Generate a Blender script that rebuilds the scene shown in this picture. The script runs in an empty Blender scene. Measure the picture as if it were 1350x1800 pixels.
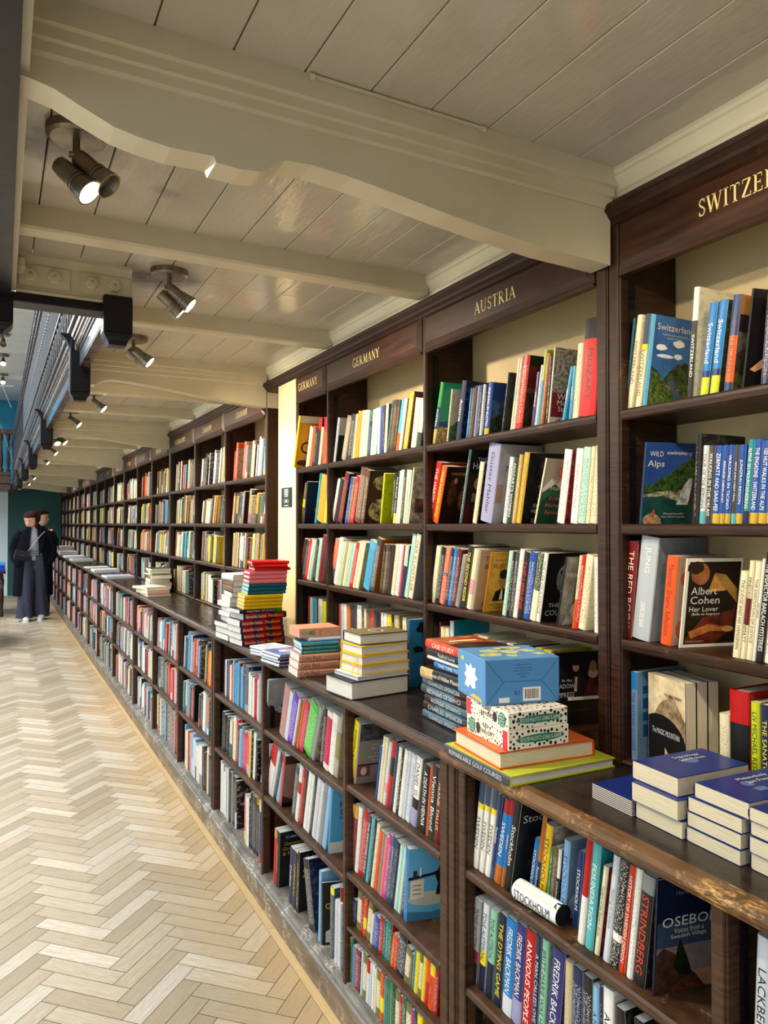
import bpy, math, random
from mathutils import Vector, Matrix
C = bpy.context.scene.collection
R = math.radians
sc = bpy.context.scene
# ---------------------------------------------------------------- camera
cam = bpy.data.cameras.new('camera'); co = bpy.data.objects.new('camera', cam); C.objects.link(co)
co.location = (0, 0, 1.55)
co.rotation_euler = (R(90.89), 0, R(-27.90))
cam.sensor_fit = 'HORIZONTAL'; cam.sensor_width = 36; cam.lens = 36 * 1288 / 1350
cam.clip_start = .02; cam.clip_end = 100
sc.camera = co
sc.view_settings.view_transform = 'Standard'; sc.view_settings.look = 'None'
sc.view_settings.gamma = 1; sc.view_settings.use_curve_mapping = False
sc.view_settings.exposure = 0.20
# ---------------------------------------------------------------- daylight
w = bpy.data.worlds.new('world'); sc.world = w; w.use_nodes = True
w.node_tree.nodes['Background'].inputs[0].default_value = (.84, .91, 1, 1)
w.node_tree.nodes['Background'].inputs[1].default_value = .35
def area(name, loc, rot, sx, sy, power, col):
    l = bpy.data.lights.new(name, 'AREA'); l.shape = 'RECTANGLE'; l.size = sx; l.size_y = sy
    l.energy = power; l.color = col
    o = bpy.data.objects.new(name, l); C.objects.link(o); o.location = loc; o.rotation_euler = rot
    return o
SKY_A = area('skylight_daylight', (-2.0, 7.5, 5.6), (0, 0, 0), 3.4, 20, 1500, (.93, .965, 1))
SKY_B = area('arched_window_daylight', (-1.2, -3.6, 2.6), (R(82), 0, R(-16)), 3.0, 3.0, 16, (1, .93, .82))
SPOT_W = 64          # power of one ceiling spot head
SPOT_COL = (1, .85, .64)
# ---------------------------------------------------------------- colours
def lin(c): return tuple((x / 12.92 if x <= .04045 else ((x + .055) / 1.055) ** 2.4) for x in c)
def hx(s): return lin(tuple(int(s[i:i + 2], 16) / 255 for i in (0, 2, 4)))
PAL = {k: hx(v) for k, v in dict(
 blk='151517', black2='23201f', white='efece2', silver='d3d6da', grey='8f8f8e', lgrey='b3b9bf', char='3d4045',
 cream='e9dfbd', stone='a79c8c', sand='cbb78e', tan='bd9f6a', brown='573b30', dbrown='33211a', brown2='7a5a40', amber='d7a03a',
 gold='c9a94a', yel='ecd51f', yel2='efc224', olive='7d7a4a', lime='c3cc2e', lime2='a8c24a', vgreen='3fae2f', green='2f8d4e', green2='1d6b4c',
 dgreen='243c30', mint='b4d8c8', mint2='8cc0a2', lteal='66b4b8', teal='1e8a96', dteal='1f5560', navy='232c4f', dnavy='151b33', blue='3150a0',
 mblue='2e79b8', rblue='2a52a0', dblue='1d3668', lblue='58a3c9', skyb='8db7d8', bluegrey='6f8aa5', steel='48606e', sky='3567a8',
 red='c9252b', bred='b31f27', dred='6f1b22', red2='cf4a35', crimson='c02452', magenta='b84794', pink='e79aa6', pink2='df7b80', rose='b98a84',
 orange='e2622b', orb='b96a2c', purple='4e3a78', violet='6d28c0', indigo='3a3470', lilac='9a9ab8', lilac2='aaa7b0', lilac3='c8aacb', lilac4='a98a9e',
 face='8e6a60', photo='40506a', page='eadfc4', pagew='e6e4de', royal='1c2f73', salmon='dba088').items()}
for k, c in PAL.items():
    y_ = sum(c) / 3; PAL[k] = tuple(max(.004, (y_ + (x - y_) * 1.15) * .84) for x in c)
CNAME = dict(blk='black', black2='black', white='white', silver='pale grey', grey='grey', lgrey='pale grey', char='charcoal', cream='cream',
 stone='stone grey', sand='sand', tan='tan', brown='brown', dbrown='dark brown', brown2='brown', amber='amber yellow', gold='gold', yel='bright yellow',
 yel2='golden yellow', olive='olive', lime='lime', lime2='lime', vgreen='vivid green', green='green', green2='green', dgreen='dark green',
 mint='mint', mint2='mint', lteal='turquoise', teal='teal', dteal='dark teal', navy='navy', dnavy='dark navy', blue='blue', mblue='mid blue',
 rblue='royal blue', dblue='dark blue', lblue='light blue', skyb='sky blue', bluegrey='blue-grey', steel='steel blue', sky='sky blue',
 red='red', bred='red', dred='dark red', red2='orange-red', crimson='crimson', magenta='magenta', pink='pink', pink2='pink', rose='dusty pink',
 orange='orange', orb='burnt orange', purple='purple', violet='violet', indigo='indigo', lilac='lilac', lilac2='lilac grey', lilac3='lilac', lilac4='mauve')
# ---------------------------------------------------------------- mesh helpers
class MB:
    """collects faces with a colour, a mark colour (alpha = strength) and uv"""
    def __init__(s): s.v = []; s.f = []; s.c = []; s.k = []; s.uv = []; s.sm = []
    def face(s, pts, col=(.5, .5, .5), mark=None, uv=None, smooth=False):
        i = len(s.v); s.v += [tuple(p) for p in pts]; s.f.append(tuple(range(i, i + len(pts))))
        s.c.append(col); s.k.append(mark or (*col, 0)); s.uv.append(uv or [(0, 0)] * len(pts)); s.sm.append(smooth)
    def box(s, a, b, col=(.5, .5, .5), mark=None, M=None, uvs=True):
        x0, y0, z0 = a; x1, y1, z1 = b
        P = [Vector(p) for p in ((x0, y0, z0), (x1, y0, z0), (x1, y1, z0), (x0, y1, z0), (x0, y0, z1), (x1, y0, z1), (x1, y1, z1), (x0, y1, z1))]
        if M: P = [M @ p for p in P]
        for q in ((3, 2, 1, 0), (4, 5, 6, 7), (0, 1, 5, 4), (1, 2, 6, 5), (2, 3, 7, 6), (3, 0, 4, 7)):
            s.face([P[j] for j in q], col, mark)
    def bevbox(s, a, b, r, col=(.5, .5, .5), mark=None, M=None):
        """box with chamfered edges"""
        (x0, y0, z0), (x1, y1, z1) = a, b
        r = min(r, (x1 - x0) * .45, (y1 - y0) * .45, (z1 - z0) * .45)
        X = (x0, x1); Y = (y0, y1); Z = (z0, z1); sg = (1, -1)
        V = {}
        for i in (0, 1):
            for j in (0, 1):
                for k in (0, 1):
                    V[i, j, k, 0] = Vector((X[i], Y[j] + sg[j] * r, Z[k] + sg[k] * r))
                    V[i, j, k, 1] = Vector((X[i] + sg[i] * r, Y[j], Z[k] + sg[k] * r))
                    V[i, j, k, 2] = Vector((X[i] + sg[i] * r, Y[j] + sg[j] * r, Z[k]))
        if M: V = {k: M @ v for k, v in V.items()}
        def q(pts):
            s.face(pts, col, mark)
        for i in (0, 1):
            o = [(i, 0, 0, 0), (i, 0, 1, 0), (i, 1, 1, 0), (i, 1, 0, 0)]; q([V[k] for k in (o if i == 0 else o[::-1])])
            o = [(0, i, 0, 1), (1, i, 0, 1), (1, i, 1, 1), (0, i, 1, 1)]; q([V[k] for k in (o if i == 0 else o[::-1])])
            o = [(0, 0, i, 2), (0, 1, i, 2), (1, 1, i, 2), (1, 0, i, 2)]; q([V[k] for k in (o if i == 0 else o[::-1])])
        for i in (0, 1):
            for j in (0, 1):
                q([V[i, j, 0, 0], V[i, j, 1, 0], V[i, j, 1, 1], V[i, j, 0, 1]])
                q([V[i, 0, j, 0], V[i, 1, j, 0], V[i, 1, j, 2], V[i, 0, j, 2]])
                q([V[0, i, j, 1], V[1, i, j, 1], V[1, i, j, 2], V[0, i, j, 2]])
                for k in (0, 1): q([V[i, j, k, 0], V[i, j, k, 1], V[i, j, k, 2]])
    def prism(s, prof, y0, y1, axis='y', col=(.5, .5, .5), mark=None, caps=True, smooth=False):
        """extrude a closed (a,b) profile. axis y: (x,z) profile; axis x: (y,z); axis z: (x,y)"""
        f = {'y': lambda a, b, t: (a, t, b), 'x': lambda a, b, t: (t, a, b), 'z': lambda a, b, t: (a, b, t)}[axis]
        n = len(prof); A = [f(a, b, y0) for a, b in prof]; B = [f(a, b, y1) for a, b in prof]
        for i in range(n):
            j = (i + 1) % n; s.face([A[i], A[j], B[j], B[i]], col, mark, smooth=smooth)
        if caps: s.face(A[::-1], col, mark); s.face(B, col, mark)
    def tube(s, pts, rad, n=8, col=(.5, .5, .5), caps=True):
        pts = [Vector(p) for p in pts]; rr = rad if isinstance(rad, (list, tuple)) else [rad] * len(pts)
        rings = []; pu = None
        for i, p in enumerate(pts):
            d = (pts[min(i + 1, len(pts) - 1)] - pts[max(i - 1, 0)]).normalized()
            u = d.orthogonal().normalized() if pu is None else (pu - d * pu.dot(d)).normalized()
            pu = u; v = d.cross(u)
            rings.append([p + (u * math.cos(a) + v * math.sin(a)) * rr[i] for a in [2 * math.pi * k / n for k in range(n)]])
        for a, b in zip(rings, rings[1:]):
            for k in range(n): s.face([a[k], a[(k + 1) % n], b[(k + 1) % n], b[k]], col, smooth=True)
        if caps: s.face(rings[0][::-1], col); s.face(rings[-1], col)
    def lathe(s, prof, M=None, n=20, col=(.5, .5, .5)):
        """(r,z) profile about z"""
        M = M or Matrix()
        rg = [[M @ Vector((r * math.cos(2 * math.pi * k / n), r * math.sin(2 * math.pi * k / n), z)) for k in range(n)] for r, z in prof]
        for a, b in zip(rg, rg[1:]):
            for k in range(n): s.face([a[k], a[(k + 1) % n], b[(k + 1) % n], b[k]], col, smooth=True)
        s.face(rg[0][::-1], col); s.face(rg[-1], col)
    def loft(s, rings, col=(.5, .5, .5), caps=True, smooth=True):
        n = len(rings[0])
        for a, b in zip(rings, rings[1:]):
            for k in range(n): s.face([a[k], a[(k + 1) % n], b[(k + 1) % n], b[k]], col, smooth=smooth)
        if caps: s.face(rings[0][::-1], col); s.face(rings[-1], col)
    def build(s, name, mat, parent=None, loc=None, rot=None, merge=False):
        me = bpy.data.meshes.new(name); me.from_pydata(s.v, [], s.f)
        n = sum(len(f) for f in s.f)
        c = me.color_attributes.new('Col', 'FLOAT_COLOR', 'CORNER'); k = me.color_attributes.new('Mark', 'FLOAT_COLOR', 'CORNER')
        uv = me.uv_layers.new(name='UVMap')
        a = []; b = []; u = []
        for f, cc, kk, uu in zip(s.f, s.c, s.k, s.uv):
            for i in range(len(f)): a += [*cc[:3], 1]; b += list(kk); u += list(uu[i])
        c.data.foreach_set('color', a); k.data.foreach_set('color', b); uv.data.foreach_set('uv', u)
        me.polygons.foreach_set('use_smooth', s.sm)
        if merge:
            import bmesh
            bm = bmesh.new(); bm.from_mesh(me); bmesh.ops.remove_doubles(bm, verts=bm.verts, dist=1e-5)
            bmesh.ops.recalc_face_normals(bm, faces=bm.faces); bm.to_mesh(me); bm.free()
        me.update()
        me.materials.append(mat)
        o = bpy.data.objects.new(name, me); C.objects.link(o)
        if parent: o.parent = parent
        if loc: o.location = loc
        if rot: o.rotation_euler = rot
        return o
def tag(o, label=None, cat=None, group=None, kind=None):
    if label: o['label'] = label
    if cat: o['category'] = cat
    if group: o['group'] = group
    if kind: o['kind'] = kind
    return o
def struct(name, mb, mat, **k): return tag(mb.build(name, mat, **k), kind='structure')
def thing(name, label, cat, loc=(0, 0, 0), rz=0, group=None):
    o = bpy.data.objects.new(name, None); C.objects.link(o); o.empty_display_size = .05
    o.location = loc; o.rotation_euler = (0, 0, rz)
    return tag(o, label, cat, group)
# ---------------------------------------------------------------- materials
class NT:
    def __init__(s, name):
        s.m = bpy.data.materials.new(name); s.m.use_nodes = True; s.t = s.m.node_tree; s.b = s.t.nodes['Principled BSDF']
    def n(s, typ, **k):
        x = s.t.nodes.new(typ)
        for a, v in k.items():
            if isinstance(v, bpy.types.NodeSocket): s.t.links.new(v, x.inputs[a.replace('_', ' ')])
            elif a.startswith('i') and a[1:].isdigit(): x.inputs[int(a[1:])].default_value = v
            else: setattr(x, a, v)
        return x
    def l(s, a, b): s.t.links.new(a, b)
    def noise(s, vec, scale, detail=3, rough=.5):
        x = s.t.nodes.new('ShaderNodeTexNoise'); x.inputs['Scale'].default_value = scale; x.inputs['Detail'].default_value = detail
        x.inputs['Roughness'].default_value = rough; s.l(vec, x.inputs['Vector']); return x.outputs[0]
    def mapping(s, vec, sc_):
        x = s.t.nodes.new('ShaderNodeMapping'); x.inputs['Scale'].default_value = sc_; s.l(vec, x.inputs['Vector']); return x.outputs[0]
    def ramp(s, fac, stops):
        x = s.t.nodes.new('ShaderNodeValToRGB'); s.l(fac, x.inputs[0]); e = x.color_ramp.elements
        while len(e) < len(stops): e.new(.5)
        for q, (p, c) in zip(e, stops): q.position = p; q.color = (*c, 1)
        return x.outputs[0]
    def mix(s, fac, a, b, mode='MIX'):
        x = s.t.nodes.new('ShaderNodeMix'); x.data_type = 'RGBA'; x.blend_type = mode
        for v, i in ((fac, 0), (a, 6), (b, 7)):
            if isinstance(v, bpy.types.NodeSocket): s.l(v, x.inputs[i])
            elif i == 0: x.inputs[0].default_value = v
            else: x.inputs[i].default_value = (*v, 1)
        return x.outputs[2]
    def math(s, op, a, b=None):
        x = s.t.nodes.new('ShaderNodeMath'); x.operation = op
        for v, i in ((a, 0), (b, 1)):
            if v is None: continue
            if isinstance(v, bpy.types.NodeSocket): s.l(v, x.inputs[i])
            else: x.inputs[i].default_value = v
        return x.outputs[0]
    def out(s, col, rough=.5, bump=None, bs=.2, bd=.002, spec=.5, metal=0, coat=0):
        if isinstance(col, bpy.types.NodeSocket): s.l(col, s.b.inputs['Base Color'])
        else: s.b.inputs['Base Color'].default_value = (*col, 1)
        if isinstance(rough, bpy.types.NodeSocket): s.l(rough, s.b.inputs['Roughness'])
        else: s.b.inputs['Roughness'].default_value = rough
        s.b.inputs['Specular IOR Level'].default_value = spec; s.b.inputs['Metallic'].default_value = metal
        s.b.inputs['Coat Weight'].default_value = coat
        if bump is not None:
            x = s.t.nodes.new('ShaderNodeBump'); x.inputs['Strength'].default_value = bs; x.inputs['Distance'].default_value = bd
            s.l(bump, x.inputs['Height']); s.l(x.outputs[0], s.b.inputs['Normal'])
        return s.m
def objc(n): return n.n('ShaderNodeTexCoord').outputs['Object']
def attr(n, name): return n.n('ShaderNodeAttribute', attribute_name=name)
def mat_wood(name, c0, c1, worn, wear, rough, grain=(3, 3, 30)):
    n = NT(name); v = objc(n)
    g = n.noise(n.mapping(v, grain), 6, 6, .6)
    col = n.ramp(g, [(.3, c0), (.7, c1)])
    w_ = n.noise(v, 9, 8, .75); m = n.ramp(w_, [(wear, (0, 0, 0)), (wear + .10, (1, 1, 1))])
    f = n.noise(n.mapping(v, grain), 40, 3, .6)
    m2 = n.mix(1, m, n.ramp(f, [(.45, (0, 0, 0)), (.6, (1, 1, 1))]), 'MULTIPLY')
    col = n.mix(m2, col, worn)
    return n.out(col, n.math('ADD', n.math('MULTIPLY', g, .25), rough - .1), g, .25, .002, spec=.32)
W_UP = mat_wood('dark_stained_wood', hx('1a0c05'), hx('3c2010'), hx('8a5f32'), .61, .42)
W_LOW = mat_wood('worn_brown_wood', hx('26170d'), hx('523620'), hx('9a7850'), .59, .48)
W_TOP = mat_wood('polished_worktop_wood', hx('16100d'), hx('2d201a'), hx('6d5a44'), .70, .24, (4, 1.2, 4))
W_NOSE = mat_wood('worn_nosing_wood', hx('3f2a18'), hx('74512e'), hx('c89a58'), .52, .33, (6, 1.5, 6))
W_SIGN = mat_wood('sign_panel_wood', hx('200f06'), hx('422411'), hx('6d4a2c'), .64, .44, (3, 1.2, 9))
W_BLK = mat_wood('near_black_wood', hx('08070a'), hx('100e12'), hx('2b282d'), .70, .32)
W_PLINTH = mat_wood('scuffed_plinth_wood', hx('5a4a3a'), hx('8c7860'), hx('c2b297'), .50, .55, (6, 1.2, 6))
W_LEDGE = mat_wood('scuffed_ledge_wood', hx('4b4740'), hx('7c766c'), hx('b8b2a4'), .50, .42, (6, 1.2, 6))
W_GAL = mat_wood('gallery_wood', hx('352722'), hx('5d473c'), hx('8a7a6c'), .62, .25)
def mat_paint(name, c, dirt, rough=.34, bs=.12, sc_=2.2):
    n = NT(name); v = objc(n)
    a = n.noise(v, sc_, 6, .65); col = n.mix(n.ramp(a, [(.42, (0, 0, 0)), (.75, (.8, .8, .8))]), c, dirt)
    b = n.noise(v, 14, 5, .6)
    return n.out(col, rough, b, bs, .004)
P_BEAM = mat_paint('cream_gloss_paint', hx('d0c6ab'), hx('bcae88'), .34)
n = NT('ceiling_gloss_paint'); v = objc(n)
a = n.noise(v, 2.2, 6, .65); col = n.mix(n.ramp(a, [(.42, (0, 0, 0)), (.75, (.8, .8, .8))]), hx('c2bbad'), hx('ada494'))
# soot that has gathered on the boards round the two nearest lamp roses
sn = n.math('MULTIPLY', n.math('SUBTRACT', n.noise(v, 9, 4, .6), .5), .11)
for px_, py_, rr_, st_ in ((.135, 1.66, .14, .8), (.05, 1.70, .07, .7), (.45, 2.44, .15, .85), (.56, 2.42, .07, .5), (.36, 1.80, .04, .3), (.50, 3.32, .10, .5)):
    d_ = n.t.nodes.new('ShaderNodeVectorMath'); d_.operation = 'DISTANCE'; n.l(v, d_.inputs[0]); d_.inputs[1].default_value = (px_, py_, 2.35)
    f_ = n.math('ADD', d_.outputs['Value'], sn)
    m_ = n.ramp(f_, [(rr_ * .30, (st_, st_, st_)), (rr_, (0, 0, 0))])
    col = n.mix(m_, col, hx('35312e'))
P_CEIL = n.out(col, .12, n.noise(n.mapping(v, (9, 2.2, 1)), 3, 4, .6), .30, .006)
P_CORN = mat_paint('cornice_paint', hx('e3dcc4'), hx('cdc3a6'), .4)
P_WALL = mat_paint('cream_wall_paint', hx('e8d4a2'), hx('dcc48d'), .6)
P_BACK = mat_paint('back_panel_paint', hx('c0ab80'), hx('ab966c'), .7)
P_GREEN = mat_paint('dark_green_wall_paint', hx('1d5450'), hx('174642'), .6)
P_BLUE = mat_paint('blue_wall_paint', hx('1f86a8'), hx('1c7898'), .6)
P_WHITE = mat_paint('white_wall_paint', hx('dcebf2'), hx('cfe0e8'), .6)
P_UP = mat_paint('upper_ceiling_paint', hx('d9dad8'), hx('cbcbc8'), .6)
n = NT('gap_dark'); GAP = n.out((.006, .005, .004), .9)
# books
n = NT('book_cover'); uvn = n.n('ShaderNodeUVMap', uv_map='UVMap').outputs[0]
cc = attr(n, 'Col'); kk = attr(n, 'Mark')
ns = n.noise(n.mapping(uvn, (190, 420, 1)), 1, 2, .6)
mk = n.math('MULTIPLY', n.math('MULTIPLY', n.math('GREATER_THAN', ns, .55), .62), kk.outputs['Alpha'])
BOOK = n.out(n.mix(mk, cc.outputs['Color'], kk.outputs['Color']), .36, spec=.28)
n = NT('cover_picture'); v = n.n('ShaderNodeUVMap', uv_map='UVMap').outputs[0]
cc = attr(n, 'Col'); kk = attr(n, 'Mark')
ns = n.noise(v, 1, 5, .7); mk = n.math('MULTIPLY', n.ramp(ns, [(.42, (0, 0, 0)), (.6, (1, 1, 1))]), kk.outputs['Alpha'])
ART = n.out(n.mix(mk, cc.outputs['Color'], kk.outputs['Color']), .36, spec=.28)
n = NT('page_paper'); v = objc(n); cc = attr(n, 'Col'); kk = attr(n, 'Mark')
# leaves show as fine lines across the block, along the direction stored in uv
v2 = n.n('ShaderNodeUVMap', uv_map='UVMap').outputs[0]
st = n.noise(n.mapping(v2, (1400, 20, 1)), 1, 2, .6)
PAGE = n.out(n.mix(n.ramp(st, [(.35, (0, 0, 0)), (.62, (.42, .42, .42))]), cc.outputs['Color'], hx('9c8c6c')), .8)
n = NT('lettering_ink'); LET = n.out(attr(n, 'Col').outputs['Color'], .4)
n = NT('gilt_sign_paint'); GILT = n.out(hx('e2cf8e'), .4)
# plain coloured matter
n = NT('plain_coloured'); PLAIN = n.out(attr(n, 'Col').outputs['Color'], .6, spec=.25)
n = NT('coloured_cloth'); cc = attr(n, 'Col').outputs['Color']; v = objc(n); a = n.noise(v, 60, 3); CLOTH = n.out(cc, .95, a, .4, .003, spec=.1)
n = NT('skin'); SKIN = n.out(attr(n, 'Col').outputs['Color'], .5)
n = NT('bronze_metal'); v = objc(n); METAL = n.out(n.ramp(n.noise(v, 30, 3), [(.3, hx('756c60')), (.7, hx('9a9080'))]), .34, metal=.85)
n = NT('iron_metal'); IRON = n.out(hx('3a3637'), .3, spec=.8)
n = NT('lamp_glow'); n.b.inputs['Emission Color'].default_value = (1, .86, .6, 1); n.b.inputs['Emission Strength'].default_value = 16; GLOW = n.m
n = NT('clear_shrink_wrap'); WRAP = n.out(hx('c8dde0'), .12)
# floor
n = NT('herringbone_oak'); cc = attr(n, 'Col').outputs['Color']; v = n.n('ShaderNodeUVMap', uv_map='UVMap').outputs[0]
g = n.noise(n.mapping(v, (5, 90, 1)), 1.6, 6, .65); g2 = n.noise(n.mapping(v, (14, 260, 1)), 2, 4, .7)
o_ = objc(n); pat = n.noise(o_, .9, 3, .6)
c = n.mix(n.ramp(g, [(.35, (.0, .0, .0)), (.7, (.55, .55, .55))]), cc, hx('8d7657'))
c = n.mix(n.ramp(g2, [(.45, (0, 0, 0)), (.75, (.5, .5, .5))]), c, hx('7d6546'))
# traffic has bleached the middle of the aisle; a honey tone survives along the plinth
sp = n.n('ShaderNodeSeparateXYZ'); n.l(o_, sp.inputs[0])
edge = n.math('ADD', sp.outputs[0], n.math('MULTIPLY', n.math('SUBTRACT', n.noise(o_, 3.0, 4, .7), .5), .5))
c = n.mix(n.ramp(edge, [(.64, (0, 0, 0)), (.96, (.5, .5, .5))]), c, hx('c09a5c'))
FLOOR = n.out(c, n.math('ADD', n.math('MULTIPLY', g, .3), .35), g2, .3, .0015)
# ---------------------------------------------------------------- lettering
def text_polys(s, size=1, align='CENTER'):
    """plain lettering as (2d vertices, faces); width normalised by size"""
    cu = bpy.data.curves.new('t', 'FONT'); cu.body = s; cu.size = size; cu.align_x = align; cu.resolution_u = 2
    o = bpy.data.objects.new('t', cu); me = bpy.data.meshes.new_from_object(o)
    v = [(p.co.x, p.co.y) for p in me.vertices]; f = [tuple(p.vertices) for p in me.polygons]
    bpy.data.meshes.remove(me); bpy.data.objects.remove(o); bpy.data.curves.remove(cu)
    return v, f
TC = {}
def text_on(mb, s, M, w, hgt, col, squeeze=True):
    """centre s in a w x hgt box on plane M (x right, y up), filling it"""
    if s not in TC: TC[s] = text_polys(s)
    v, f = TC[s]
    if not v: return
    x0 = min(p[0] for p in v); x1 = max(p[0] for p in v); y0 = min(p[1] for p in v); y1 = max(p[1] for p in v)
    ky = hgt / (y1 - y0); kx = min(w / (x1 - x0), ky * 1.25)
    ky = min(ky, kx * 2.0)
    P = [M @ Vector(((x - (x0 + x1) / 2) * kx, (y - (y0 + y1) / 2) * ky, 0)) for x, y in v]
    for q in f: mb.face([P[i] for i in q], col)
# roman capitals with serifs, drawn as strokes: (points, width) on a 0..1 height grid
K, T_ = .15, .055
def arc(cx, cy, rx, ry, a0, a1, n=12): return [(cx + rx * math.cos(R(a0 + (a1 - a0) * i / n)), cy + ry * math.sin(R(a0 + (a1 - a0) * i / n))) for i in range(n + 1)]
def sf(x, y, w=.17): return ([(x - w, y), (x + w, y)], .05)
def stem(x): return [([(x, 0), (x, 1)], K), sf(x, .02), sf(x, .98)]
GL = {
 'A': ([([(.40, 1), (.08, 0)], T_), ([(.38, 1), (.72, 0)], K), ([(.18, .33), (.60, .33)], T_), sf(.08, .02, .12), sf(.72, .02, .15)], .80),
 'U': ([([(.16, 1), (.16, .34)], K), (arc(.42, .34, .26, .33, 180, 360), .09), ([(.68, .34), (.68, 1)], T_), sf(.16, .98), sf(.68, .98, .12)], .86),
 'S': ([(arc(.30, .74, .19, .22, 20, 200, 10) + [(.2, .58), (.40, .44)] + arc(.29, .26, .20, .24, 20, -160, 10), .10), ([(.49, .98), (.49, .74)], .04), ([(.09, .0), (.09, .28)], .04)], .58),
 'T': ([([(.36, 0), (.36, 1)], K), ([(.04, .97), (.68, .97)], .06), sf(.36, .02), ([(.05, 1), (.05, .78)], .04), ([(.67, 1), (.67, .78)], .04)], .72),
 'R': (stem(.17) + [([(.17, .97), (.36, .97)] + arc(.36, .74, .20, .23, 90, -90) + [(.17, .51)], .08), ([(.34, .5), (.70, .02)], K), sf(.72, .02, .1)], .82),
 'I': (stem(.19), .38),
 'G': ([(arc(.44, .5, .34, .48, 50, 310, 20), .11), ([(.70, .40), (.70, .08)], K), sf(.70, .42, .14), ([(.66, .98), (.66, .76)], .04)], .86),
 'E': (stem(.17) + [([(.17, .97), (.58, .97)], .06), ([(.17, .52), (.48, .52)], .06), ([(.17, .03), (.60, .03)], .06), ([(.57, 1), (.57, .78)], .04), ([(.6, 0), (.6, .24)], .04), ([(.48, .42), (.48, .62)], .04)], .68),
 'M': ([([(.13, 0), (.15, 1)], T_), ([(.15, 1), (.47, .05)], K), ([(.47, .05), (.80, 1)], T_), ([(.82, 0), (.80, 1)], K), sf(.13, .02, .11), sf(.83, .02), sf(.13, .98, .1), sf(.84, .98, .1)], .98),
 'N': ([([(.14, 0), (.14, 1)], T_), ([(.14, .98), (.72, .02)], K), ([(.72, 0), (.72, 1)], T_), sf(.14, .02, .12), sf(.10, .98, .1), sf(.72, .98, .12)], .86),
 'Y': ([([(.07, 1), (.37, .45)], K), ([(.37, .45), (.68, 1)], T_), ([(.37, 0), (.37, .48)], K), sf(.37, .02), sf(.08, .98, .13), sf(.68, .98, .11)], .76),
 'W': ([([(.06, 1), (.32, 0)], K), ([(.32, 0), (.54, 1)], T_), ([(.54, 1), (.80, 0)], K), ([(.80, 0), (1.04, 1)], T_), sf(.08, .98, .13), sf(.52, .98, .13), sf(1.04, .98, .11)], 1.12),
 'Z': ([([(.08, .97), (.62, .97)], .06), ([(.60, .97), (.08, .03)], K), ([(.06, .03), (.64, .03)], .06), ([(.08, 1), (.08, .78)], .04), ([(.63, 0), (.63, .24)], .04)], .70),
 'L': (stem(.17) + [([(.17, .03), (.58, .03)], .06), ([(.58, 0), (.58, .26)], .04)], .64),
 'D': (stem(.17) + [([(.17, .97), (.36, .97)] + arc(.36, .5, .34, .47, 90, -90, 16) + [(.17, .03)], .09)], .84),
 'H': (stem(.17) + [([(.17, .52), (.68, .52)], T_), ([(.68, 0), (.68, 1)], K), sf(.68, .02), sf(.68, .98)], .88),
 'B': (stem(.17) + [([(.17, .97), (.34, .97)] + arc(.34, .75, .18, .22, 90, -90) + [(.17, .53), (.36, .53)] + arc(.36, .28, .21, .25, 90, -90) + [(.17, .03)], .08)], .68),
 'O': ([(arc(.44, .5, .34, .48, 0, 360, 24), .11)], .88), 'P': (stem(.17) + [([(.17, .97), (.36, .97)] + arc(.36, .72, .20, .25, 90, -90) + [(.17, .47)], .08)], .66),
 ' ': ([], .4)}
def roman(mb, s, M, height, total=None, col=(.8, .7, .4), italic=0):
    x = 0; W = sum(GL[c][1] + .10 for c in s) - .10
    k = 1 if total is None else total / (W * height)
    for c in s:
        st, wd = GL[c]
        for pts, w_ in st:
            for (ax, ay), (bx, by) in zip(pts, pts[1:]):
                d = Vector((bx - ax, by - ay)); L = d.length
                if L < 1e-6: continue
                d /= L; nn = Vector((-d.y, d.x)) * w_ / 2; e = d * (.012 if len(pts) > 2 else 0)
                q = [(ax - e.x + nn.x, ay - e.y + nn.y), (ax - e.x - nn.x, ay - e.y - nn.y), (bx + e.x - nn.x, by + e.y - nn.y), (bx + e.x + nn.x, by + e.y + nn.y)]
                mb.face([M @ Vector(((x + px + italic * py - W / 2) * height * k, (min(max(py, -.02), 1.02) - .5) * height, 0)) for px, py in q][::-1], col)
        x += wd + .10
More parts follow.
